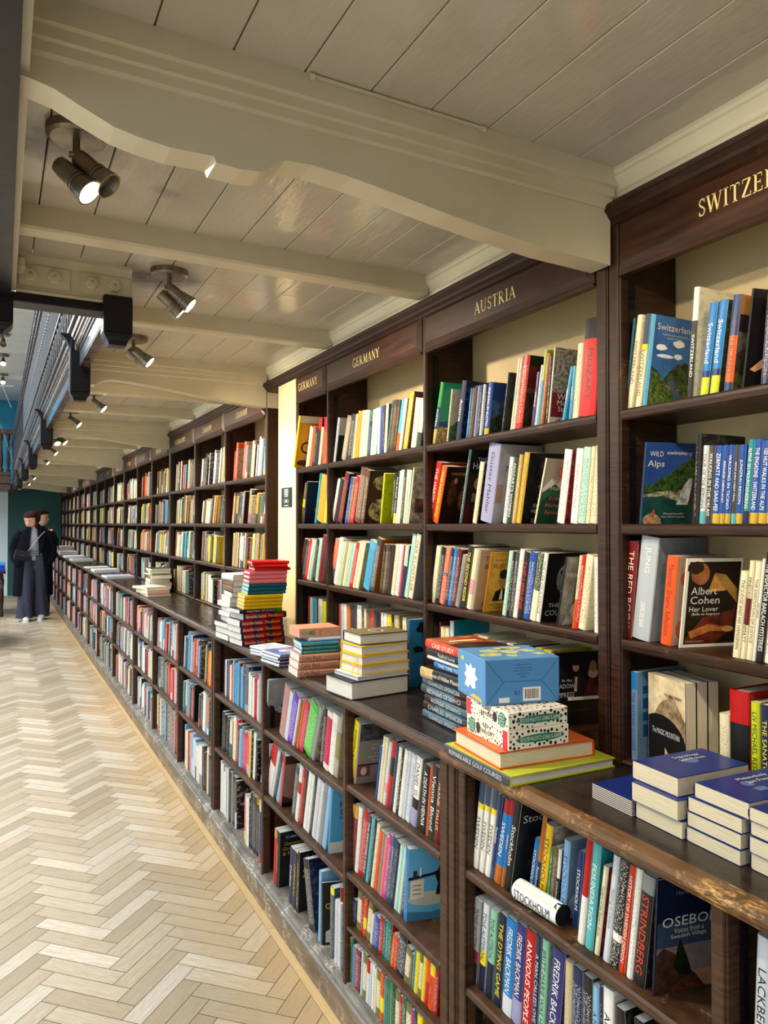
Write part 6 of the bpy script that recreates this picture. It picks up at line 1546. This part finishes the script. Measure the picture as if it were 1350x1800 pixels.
# second tall pile, behind and left
z = WZ; r = random.Random(5)
for i in range(12):
    h_ = (.026, .03, .022, .026, .02, .024, .022, .026, .02, .024, .026, .03)[i]
    flat_book((.935 + .01 * r.random() + i * .002, 3.30 + .006 * r.random()), r.uniform(-4, 6), .17, .145, z, h_, 'B' if i < 9 else 'L', ['blk', 'silver', 'blk', 'navy', 'silver', 'blk', 'white', 'silver', 'blk', 'brown2', 'brown2', 'silver'][i], '%s book of the pale-edged pile hidden behind the tall coloured pile' % ordn(i + 1).replace('1st', 'lowest').replace('12th', 'topmost'), pages='pagew', group='pale-edged pile behind the coloured pile'); z += h_ + .0006
# middle-distance pile
z = WZ; cc_ = [('bred', .018), ('cream', .03), ('silver', .018)]
for i, (c_, h_) in enumerate(cc_): flat_book((.985, 5.55 + .02 * i), 4 + 6 * i, .24, .17, z, h_, 'B', c_, ['red-covered book lowest in the short pile near the aisle', 'thick cream book in the short pile near the aisle', 'silver-topped book on the short pile near the aisle'][i]); z += h_ + .0006
z = WZ
for i in range(8):
    h_ = (.028, .026, .024, .03, .026, .014, .016, .02)[i]
    flat_book((1.055 + .008 * (i % 3), 5.84 + .01 * (i % 2)), (3, -4, 6, 0, -6, 8, -3, 2)[i], .20, .15, z, h_, 'B', ['cream', 'sand', 'cream', 'stone', 'cream', 'char', 'green', 'navy'][i], '%s book up in the loose cream pile against the far bookcase' % ordn(i + 1), group='loose cream pile on the far worktop'); z += h_ + .0006
# flat magazines farther down
for (x, y, l1, l2, h_, c_, lab) in ((.952, 7.55, .30, .26, .022, 'lavc', 'pale blue flat book nearest of those lying on the far worktop'), (.955, 8.55, .28, .26, .030, 'white_', 'pair of white flat books lying on the far worktop'), (.955, 9.3, .30, .26, .016, 'white_', 'thin white flat book lying farther along the worktop'), (.955, 11.2, .34, .28, .03, 'lavc', 'grey-blue flat book lying near the far end of the worktop'), (.955, 12.3, .4, .28, .03, 'white_', 'white flat book near the end of the worktop'), (.97, 13.6, .4, .28, .06, 'white_', 'thick white flat book at the end of the worktop'), (1.0, 14.6, .4, .25, .12, 'white_', 'pale book pile at the very end of the worktop')):
    flat_book((x, y), 2, l1, l2, WZ, h_, 'L', 'silver', lab, art=c_, pages='pagew')
# blue covered stacks on the nearest worktop: fore-edges to the aisle
def sig(N, rot, l1, l2, z, h_, lab, art='sig', title=('Signology', 'Jon Fosse')):
    t_, M_ = flat_book(N, rot, l1, l2, z, h_, 'B', 'royal', lab, art=art)
    if title:
        m = MB(); D, L = l1, l2
        for s, u, w_ in ((title[0], .26, .62), (title[1], .41, .50)):
            # reads along the long side, legible from the camera
            text_on(m, s, Matrix.Translation((D * u, -.0016, L * .60)) @ MFRONT @ Matrix.Rotation(R(90), 4, 'Z'), L * w_, D * .11, PAL['white'])
        m.build('cover_lettering', LET, t_)
z = WZ
for i in range(8): flat_book((1.037, .985), -2, .106, .172, z, .0034, 'B', 'royal', '%s thin blue booklet up in the low stack of eight' % ordn(i + 1), group='stack of eight thin blue booklets', name='booklet'); z += .0036
z = WZ
for i, (x, y, h_) in enumerate(((1.037, .873, .030), (1.032, .878, .034), (1.046, .889, .033))): sig((x, y), -3, .108, .176, z, h_, ['bottom thick blue paperback of the three beside the thin booklets', 'middle thick blue paperback of the three beside the thin booklets', 'top blue paperback with white title beside the thin booklets'][i], title=('Septology', 'Jon Fosse') if i == 2 else None); z += h_ + .0006
z = WZ
for i, (x, y, h_) in enumerate(((1.037, .763, .0245), (1.039, .763, .0245), (1.040, .762, .0245), (1.044, .752, .026))): sig((x, y), -3, .106, .176, z, h_, ['bottom', 'second', 'third', 'top curling-covered'][i] + ' blue paperback of the four-high stack near the frame edge', 'mel', ('Melancholy', 'Jon Fosse') if i == 3 else None); z += h_ + .0006
z = WZ
for i, h_ in enumerate((.026, .026, .022, .022)): sig((1.040 - .003 * (i % 2), .645), -3, .106, .176, z, h_, ['bottom', 'second', 'third', 'top'][i] + ' blue paperback of the stack cut by the right edge', 'mel', None); z += h_ + .0006
# a display copy standing open on the bottom shelf, mountain on the front
def magic():
    for i in range(3):
        t = thing('paperback_book', ['mountain-covered paperback standing at an angle under SWITZERLAND', 'second copy showing white page edges behind the mountain cover', 'third copy showing white page edges behind the mountain cover'][i], 'book')
        cb, pb = book_mesh(.125, .026, .198, PAL['blk'], PAL['blk'], (), False, None, None, 'page')
        M = Matrix.Translation((1.283 + .0262 * i, 1.170 - .0065 * i, 1.0226)) @ Matrix.Rotation(R(-102), 4, 'Z')
        t.matrix_world = M
        cb.build('cover', BOOK, t); pb.build('page_block', PAGE, t)
        if i == 0:
            am, off = cover_art('magic', .125, .198); am.build('cover_picture', ART, t)
            m = MB(); text_on(m, 'The MAGIC MOUNTAIN', Matrix.Translation((.062, -off - .0003, .078)) @ MFRONT, .09, .012, PAL['silver']); text_on(m, 'THOMAS MANN', Matrix.Translation((.085, -off - .0003, .160)) @ MFRONT, .055, .007, PAL['dbrown']); m.build('cover_lettering', LET, t)
ARTS['magic'] = [A(FULL, 'd9c7a2', 'b7a27c', 4), A(ridge(.1, 1, [.5, .66, .76, .82, .72, .58], seed=5), '9c8768', '6a573f', 12), A(blob(.35, .18, .75, .40, 30), '131214'), A(rect(0, 0, 1, .3), '131214'), A([(.45, .06), (.62, .02), (.68, .08), (.52, .20), (.46, .24)], 'c9a87a', '3c2a1e', 16)]
magic()
# rolled city map
t = thing('rolled_map', 'crumpled rolled city map lettered STOCKHOLM lying in front of the Sweden books', 'map', (.9755, 1.262, .7462), 0)
t.rotation_euler = (0, 0, R(4))
b = MB(); rg = []
r = random.Random(2)
for k in range(9):
    y = -.128 * k / 8; rg.append([Vector((.021 + .021 * math.cos(2 * math.pi * i / 18) * (1 + .05 * r.random()), y, .021 + .021 * math.sin(2 * math.pi * i / 18) * (1 + .05 * r.random()))) for i in range(18)])
b.loft(rg, hx('dfe3e0'), smooth=False)
for f in range(len(b.f)):
    c_ = b.v[b.f[f][0]]
    if c_[2] > .030: b.c[f] = hx(['cdd6a2', 'dfe3e0', 'c3d4dc'][f % 3]); b.k[f] = (*b.c[f], 0)
for i in range(18):       # printed black end
    pass
b.build('map_sheet', BOOK, t)
m = MB(); M = Matrix.Translation((-.0016, -.060, .0215)) @ Matrix(((0, 0, -1, 0), (-1, 0, 0, 0), (0, 1, 0, 0), (0, 0, 0, 1))); text_on(m, 'STOCKHOLM', M, .104, .019, PAL['blk']); m.build('map_lettering', LET, t)
b = MB(); b.lathe([(.0213, 0), (.0213, .012), (.0205, .0125)], Matrix.Translation((.021, -.1165, .0213)) @ Matrix.Rotation(R(90), 4, 'X'), 18, PAL['black' if False else 'blk']); b.build('end_band', BOOK, t)
# ================================================================ PEOPLE
def skin_body(name, joints, edges, col, parent):
    """one continuous figure grown from a skeleton"""
    me = bpy.data.meshes.new(name); me.from_pydata([j[0] for j in joints], edges, [])
    o = bpy.data.objects.new(name, me); C.objects.link(o)
    s = o.modifiers.new('skin', 'SKIN'); s.use_smooth_shade = True
    for v, j in zip(me.skin_vertices[0].data if me.skin_vertices else [], joints): pass
    if not me.skin_vertices:
        with bpy.context.temp_override(object=o): pass
    for i, j in enumerate(joints):
        r = j[1]; me.skin_vertices[0].data[i].radius = r if isinstance(r, tuple) else (r, r); me.skin_vertices[0].data[i].use_root = i == 0
    o.modifiers.new('sub', 'SUBSURF').levels = 2; o.modifiers['sub'].render_levels = 2
    dg = bpy.context.evaluated_depsgraph_get(); m2 = bpy.data.meshes.new_from_object(o.evaluated_get(dg))
    bpy.data.objects.remove(o)
    c = m2.color_attributes.new('Col', 'FLOAT_COLOR', 'CORNER'); c.data.foreach_set('color', [*col, 1] * len(m2.loops))
    m2.materials.clear(); m2.materials.append(SKIN)
    for p in m2.polygons: p.use_smooth = True
    o = bpy.data.objects.new(name, m2); C.objects.link(o); o.parent = parent; return o
def ell(cx, cy, z, rx, ry, n_=24, a=0, wob=0, sd_=0, open_=None):
    P = []
    for k in range(n_):
        t = 2 * math.pi * k / n_; w_ = 1 + wob * math.sin(t * 5 + sd_) + wob * .6 * math.sin(t * 9 + sd_ * 2)
        P.append(Vector((cx + rx * w_ * math.cos(t), cy + ry * w_ * math.sin(t), z)))
    return P
def head(parent, c, r, turn, nod, skin, hair, long_=True, back=False):
    """c = centre of head, faces -y before turning"""
    M = Matrix.Translation(c) @ Matrix.Rotation(turn, 4, 'Z') @ Matrix.Rotation(nod, 4, 'X')
    b = MB(); rg = []
    prof = [(-1.16, .30, .34, -.30), (-1.08, .48, .50, -.24), (-.92, .60, .66, -.16), (-.66, .70, .80, -.08), (-.35, .76, .92, 0), (0, .80, .98, .02), (.35, .80, 1.0, .05), (.65, .70, .90, .08), (.88, .50, .66, .10), (1.0, .22, .30, .10)]
    for z, rx, ry, oy in prof:
        ring = []
        for k in range(28):
            t = 2 * math.pi * k / 28; x = rx * math.cos(t); y = ry * math.sin(t) + oy
            if y < 0:
                f = math.exp(-(x / .13) ** 2)
                if -.45 < z < -.1: y -= .17 * f * (1 - abs(z + .30) / .25 if abs(z + .30) < .25 else 0) 
                e = math.exp(-((abs(x) - .30) / .13) ** 2)
                if abs(z) < .12: y += .07 * e
                if -.75 < z < -.6: y -= .04 * math.exp(-(x / .22) ** 2)
            ring.append(M @ Vector((x * r, y * r, z * r)))
        rg.append(ring)
    b.loft(rg, skin)
    # nose, eyes, brows, mouth, ears as shaped patches on the same head surface
    def patch(pts, col): b.face([M @ (Vector(p) * r) for p in pts], col)
    b.loft([[M @ (Vector(p) * r) for p in q] for q in ([(-.05, -.93, .05), (.05, -.93, .05), (.05, -.90, .04), (-.05, -.90, .04)], [(-.12, -1.10, -.33), (.12, -1.10, -.33), (.15, -.86, -.36), (-.15, -.86, -.36)], [(-.08, -1.0, -.40), (.08, -1.0, -.40), (.10, -.86, -.40), (-.10, -.86, -.40)])], skin)
    for s in (1, -1):
        patch([(s * .20, -.925, .0), (s * .42, -.86, .0), (s * .42, -.87, -.06), (s * .20, -.93, -.06)][::s], hx('2a1e1a'))
        patch([(s * .16, -.965, .13), (s * .46, -.86, .14), (s * .46, -.86, .18), (s * .16, -.965, .19)][::s], tuple(x * .8 for x in hair))
        b.loft([[M @ (Vector((s * .78 + s * dx, .05 + .14 * math.cos(q_), -.08 + .20 * math.sin(q_))) * r) for q_ in [2 * math.pi * k / 10 for k in range(10)]] for dx in (0, .08)], skin)
    patch([(-.20, -.90, -.62), (.20, -.90, -.62), (.12, -.94, -.56), (-.12, -.94, -.56)], hx('a8504c')); patch([(-.20, -.90, -.62), (-.10, -.90, -.69), (.10, -.90, -.69), (.20, -.90, -.62)], hx('a8504c'))
    b.build('face', SKIN, parent)
    h = MB(); rg = []
    zs = [(1.12, .20, .28), (1.04, .52, .68), (.86, .78, .98), (.6, .90, 1.10), (.3, .93, 1.16), (0, .93, 1.14), (-.3, .90, 1.08)] + ([(-.7, .92, 1.02), (-1.1, .95, .95), (-1.5, .9, .8), (-1.8, .7, .6)] if long_ else [(-.6, .74, .96), (-.85, .6, .8)])
    for z, rx, ry in zs:
        ring = []
        for k in range(28):
            t = 2 * math.pi * k / 28; x = rx * math.cos(t); y = ry * math.sin(t) + .10
            fr = {True: .60, False: .55}[z < 0 or True]
            if z < .55 and y < 0: # face opening
                y = max(y, -.10 if not long_ else -.18 + .1 * math.sin(k)); 
            ring.append(M @ (Vector((x * (1 + .02 * math.sin(k * 3)), y, z)) * r))
        rg.append(ring)
    h.loft(rg[::-1], hair); h.build('hair', CLOTH, parent)
    return M
def woman():
    lab = 'woman in long black coat and wide grey trousers walking up the aisle, looking down'
    t = thing('person', lab, 'person', (.535, 13.0, 0)); t['group'] = 'shoppers'; del t['group']
    sk = hx('d9a88e'); coat = hx('0e1017'); tr = hx('3e4150'); hair = hx('33241d')
    J = [((0, 0, .96), (.13, .10)), ((0, .01, 1.14), (.12, .09)), ((0, .01, 1.33), (.14, .10)), ((0, .0, 1.44), (.07, .06)), ((-.01, -.02, 1.50), (.05, .05)), ((-.015, -.035, 1.58), (.055, .06)), ((-.02, -.035, 1.64), (.05, .055)),
         ((-.17, .01, 1.38), .055), ((-.22, .04, 1.14), .045), ((-.19, -.06, .93), .035), ((-.17, -.09, .86), .03),
         ((.17, .01, 1.38), .055), ((.23, .04, 1.14), .045), ((.20, -.06, .93), .035), ((.18, -.09, .86), .03),
         ((-.09, 0, .86), .09), ((-.10, -.04, .48), .06), ((-.11, .0, .10), .045), ((-.11, -.13, .045), .035),
         ((.09, 0, .86), .09), ((.11, .04, .48), .06), ((.13, .10, .10), .045), ((.14, -.03, .045), .035)]
    E_ = [(0, 1), (1, 2), (2, 3), (3, 4), (4, 5), (5, 6), (2, 7), (7, 8), (8, 9), (9, 10), (2, 11), (11, 12), (12, 13), (13, 14), (0, 15), (15, 16), (16, 17), (17, 18), (0, 19), (19, 20), (20, 21), (21, 22)]
    skin_body('body', J, E_, sk, t)
    head(t, Vector((-.05, -.05, 1.615)), .108, R(-28), R(22), sk, hair)
    b = MB(); b.loft([ell(-.02, .0, z, rx, ry, 20) for z, rx, ry in ((.96, .135, .11), (1.1, .13, .11), (1.3, .15, .12), (1.42, .10, .09), (1.47, .065, .065), (1.51, .062, .062))], hx('9aa0a8')); b.build('jumper', CLOTH, t)
    b = MB()
    for k in range(3): b.box((-.10, -.125 - .001 * k, 1.05 + k * .035), (.07, -.118, 1.06 + k * .035), hx('7c828c'))
    b.build('jumper_stripe', CLOTH, t)
    # trousers: two wide legs joined at the seat, deep creases
    b = MB()
    for s, y0, y1 in ((-1, -.02, .0), (1, .02, .10)):
        rg = [ell(s * .085 + s * .0, .0 + y0 * f, z, rx, ry, 26, wob=w_, sd_=s + z * 6) for z, rx, ry, f, w_ in ((1.04, .12, .12, 0, .0), (.90, .13, .135, 0, .01), (.70, .118, .13, .4, .03), (.50, .112, .122, .8, .05), (.30, .112, .125, 1, .06), (.14, .118, .13, 1.1, .07), (.05, .122, .135, 1.1, .07))]
        rg = [[p + Vector((s * .035 * (1.04 - p.z), y1 * (1.04 - p.z), 0)) for p in q] for q in rg]
        b.loft(rg[::-1], tr)
    b.build('trousers', CLOTH, t)
    # coat: open at the front, wide lapels, sleeves into pockets
    b = MB(); n_ = 40
    def ring(z, rx, ry, op, cy=.03, fl=0):
        P = []
        for k in range(n_ + 1):
            a = -90 + op + (360 - 2 * op) * k / n_
            w_ = 1 + fl * math.sin(k * 1.7)
            P.append(Vector((rx * w_ * math.cos(R(a)), cy + ry * w_ * math.sin(R(a)), z)))
        return P
    out = [ring(z, rx, ry, op, fl=fl) for z, rx, ry, op, fl in ((.40, .285, .21, 40, .03), (.60, .285, .21, 38, .025), (.80, .28, .205, 35, .02), (1.0, .27, .19, 30, .015), (1.18, .255, .175, 24, .01), (1.34, .24, .16, 22, 0), (1.43, .18, .13, 30, 0), (1.49, .11, .10, 38, 0), (1.54, .095, .09, 40, 0))]
    inn = [[p * 1 for p in q] for q in out]; inn = [[Vector((p.x * .94, (p.y - .03) * .93 + .03, p.z)) for p in q] for q in out]
    for A_, B_ in zip(out, out[1:]):
        for k in range(n_): b.face([A_[k], A_[k + 1], B_[k + 1], B_[k]], coat, smooth=True)
    for A_, B_ in zip(inn, inn[1:]):
        for k in range(n_): b.face([B_[k], B_[k + 1], A_[k + 1], A_[k]], coat, smooth=True)
    for A_, B_, C_, D_ in zip(out, out[1:], inn, inn[1:]):
        b.face([C_[0], A_[0], B_[0], D_[0]], coat); b.face([A_[-1], C_[-1], D_[-1], B_[-1]], coat)
    for k in range(n_): b.face([out[0][k + 1], out[0][k], inn[0][k], inn[0][k + 1]], coat)
    b.build('coat', CLOTH, t)
    for s in (-1, 1):
        b = MB(); b.tube([(s * .17, .02, 1.41), (s * .235, .03, 1.30), (s * .275, .05, 1.14), (s * .265, .0, 1.0), (s * .215, -.06, .92), (s * .19, -.08, .88)], [.075, .082, .075, .07, .062, .055], 14, coat); b.build('coat_sleeve', CLOTH, t)
        b = MB(); P = [Vector(p) for p in ((s * .04, -.105, 1.50), (s * .10, -.09, 1.50), (s * .165, -.115, 1.32), (s * .13, -.165, 1.16), (s * .07, -.175, 1.02), (s * .065, -.165, 1.2))]
        b.face(P if s > 0 else P[::-1], coat); b.face([p + Vector((0, .008, 0)) for p in (P[::-1] if s > 0 else P)], coat)
        for i in range(6): j = (i + 1) % 6; b.face([P[i], P[j], P[j] + Vector((0, .008, 0)), P[i] + Vector((0, .008, 0))], coat)
        b.build('lapel', CLOTH, t)
    # shoes
    for s, y, rz in ((-1, -.10, 6), (1, .0, -8)):
        b = MB(); M = Matrix.Translation((s * .115, y, 0)) @ Matrix.Rotation(R(rz), 4, 'Z')
        rg = [[M @ Vector((x * wd, y_, .012 + h_ * zz)) for x, zz in [(math.cos(q), .5 + .5 * math.sin(q)) for q in [2 * math.pi * k / 14 for k in range(14)]]] for y_, wd, h_ in ((-.165, .018, .025), (-.13, .036, .045), (-.08, .047, .055), (-.02, .046, .075), (.05, .042, .10), (.10, .038, .095), (.115, .02, .06))]
        b.loft(rg, hx('c9c8c4')); b.loft([[M @ Vector((x * wd * 1.08, y_, z)) for x, z in ((-1, 0), (1, 0), (1, .016), (-1, .016))] for y_, wd in ((-.175, .018), (-.13, .040), (-.02, .048), (.10, .040), (.12, .02))], hx('e2e1dc'), smooth=False); b.build('shoe', PLAIN, t)
    # handbag hangs from her shoulder: its own thing
    g = thing('handbag', 'small black crossbody handbag with pale strap worn by the woman in the coat', 'bag', (.535 - .19, 13.0 - .26, .98))
    b = MB(); b.prism([(-.10, 0), (.10, .0), (.105, .02), (.10, .13), (.085, .15), (-.085, .15), (-.10, .13), (-.105, .02)], -.035, .035, 'y', hx('17191e')); b.build('bag_body', PLAIN, g)
    b = MB(); b.prism([(-.103, .06), (.103, .06), (.103, .135), (.085, .155), (-.085, .155), (-.103, .135)], -.041, -.0355, 'y', hx('23262d')); fl = b.build('flap', PLAIN, g)
    b = MB(); b.box((-.02, -.045, .065), (.02, -.0415, .075), hx('c9c9cc')); b.build('clasp', METAL, fl)
    b = MB(); b.tube([(.08, 0, .15), (.16, .045, .30), (.24, .07, .44), (.29, .11, .50)], .006, 6, hx('b9ab92')); b.build('strap', PLAIN, g)
    g.rotation_euler = (0, R(10), R(10))
woman()
def man():
    t = thing('person', 'short dark-haired person in black standing behind the woman, seen in profile', 'person', (.66, 14.0, 0))
    sk = hx('c79a80'); cl = hx('16171b')
    J = [((0, 0, .96), (.14, .11)), ((0, .01, 1.16), (.14, .11)), ((0, .01, 1.36), (.16, .11)), ((.02, .0, 1.46), (.07, .065)), ((.03, .0, 1.56), (.055, .06)), ((.03, 0, 1.64), (.05, .055)),
         ((-.18, .01, 1.40), .06), ((-.23, .04, 1.14), .05), ((-.20, -.06, .95), .04), ((.18, .01, 1.40), .06), ((.24, .02, 1.16), .05), ((.32, -.04, 1.0), .04),
         ((-.09, 0, .86), .09), ((-.10, 0, .48), .065), ((-.10, .0, .08), .05), ((-.10, -.12, .045), .04), ((.09, 0, .86), .09), ((.11, 0, .48), .065), ((.12, .0, .08), .05), ((.12, -.12, .045), .04)]
    E_ = [(0, 1), (1, 2), (2, 3), (3, 4), (4, 5), (2, 6), (6, 7), (7, 8), (2, 9), (9, 10), (10, 11), (0, 12), (12, 13), (13, 14), (14, 15), (0, 16), (16, 17), (17, 18), (18, 19)]
    skin_body('body', J, E_, sk, t)
    head(t, Vector((.04, -.01, 1.66)), .112, R(68), R(6), sk, hx('1d1614'), long_=False)
    b = MB(); b.loft([ell(0, .01, z, rx, ry, 22, wob=.015) for z, rx, ry in ((.62, .22, .17), (.9, .21, .165), (1.15, .20, .155), (1.35, .215, .15), (1.44, .15, .12), (1.51, .075, .08))], cl); b.build('jacket', CLOTH, t)
    for s in (-1, 1):
        b = MB(); b.tube([(s * .17, .02, 1.41), (s * .24, .03, 1.26), (s * .255, .04, 1.12), ((.30 if s > 0 else -.22), -.03, .98)], [.07, .075, .065, .055], 12, cl); b.build('jacket_sleeve', CLOTH, t)
        b = MB(); b.loft([ell(s * .10, 0, z, r_, r_, 16) for z, r_ in ((.03, .075), (.3, .08), (.6, .095), (.92, .11))], hx('20222a')); b.build('trouser_leg', CLOTH, t)
        b = MB(); b.bevbox((s * .11 - .045, -.18, 0), (s * .11 + .045, .09, .08), .02, hx('1a1a1a')); b.build('shoe', PLAIN, t)
man()
# ================================================================ TABLE AT THE LEFT EDGE
def table(x, y, lab, w_=.9, l_=1.3, name='display_table', rz=0):
    t = thing(name, lab, 'table', (x, y, 0), rz)
    b = MB(); b.bevbox((-w_ / 2, -l_ / 2, .715), (w_ / 2, l_ / 2, .75), .006); b.build('tabletop', W_UP, t)
    b = MB(); b.bevbox((-w_ / 2 + .04, -l_ / 2 + .04, .63), (w_ / 2 - .04, l_ / 2 - .04, .714), .003); b.build('apron', W_UP, t)
    for sx in (-1, 1):
        for sy in (-1, 1):
            b = MB(); b.lathe([(.026, 0), (.030, .05), (.022, .10), (.034, .30), (.030, .50), (.038, .55), (.038, .63)], Matrix.Translation((sx * (w_ / 2 - .06), sy * (l_ / 2 - .06), 0)), 12); b.build('leg', W_UP, t)
    return t
table(-.37, 10.9, 'brown wooden table covered with pale books, cut by the left edge of the picture')
table(-.30, 14.3, 'second wooden table behind, carrying blue boxes, at the far left')
r = random.Random(8); k = 0
for (x, y, n_) in ((-.08, 10.45, 5), (-.10, 10.80, 6), (-.06, 11.2, 6), (-.35, 10.6, 4), (-.40, 11.1, 5)):
    z = .7505
    for i in range(n_):
        h_ = r.uniform(.018, .034); k += 1
        flat_book((x - .08 + .01 * r.random(), y - .09 + .01 * r.random()), r.uniform(-6, 6), .20, .145, z, h_, 'B', r.choice(['cream', 'silver', 'white', 'sand', 'stone']), 'pale book in the piles on the table at the left edge', group='pale book piles on the left table', pages='pagew'); z += h_ + .0006
for i, (x, y, c_, hh) in enumerate(((-.02, 13.9, '2038b0', .10), (-.02, 13.9, '3f8fc8', .05))):
    t = thing('storage_box', ['deep blue box on the far left table', 'lighter blue lid-like box on top of the deep blue one'][i], 'box', (x, y, .7505 + (.1004 if i else 0)))
    b = MB(); b.bevbox((-.16, -.2, 0), (.16, .2, hh), .006, hx(c_)); b.build('shell', PLAIN, t)
    b = MB(); b.bevbox((-.05, -.204, hh * .4), (.05, -.2001, hh * .75), .001, hx('dfe6ea')); b.build('label_patch', PLAIN, t)
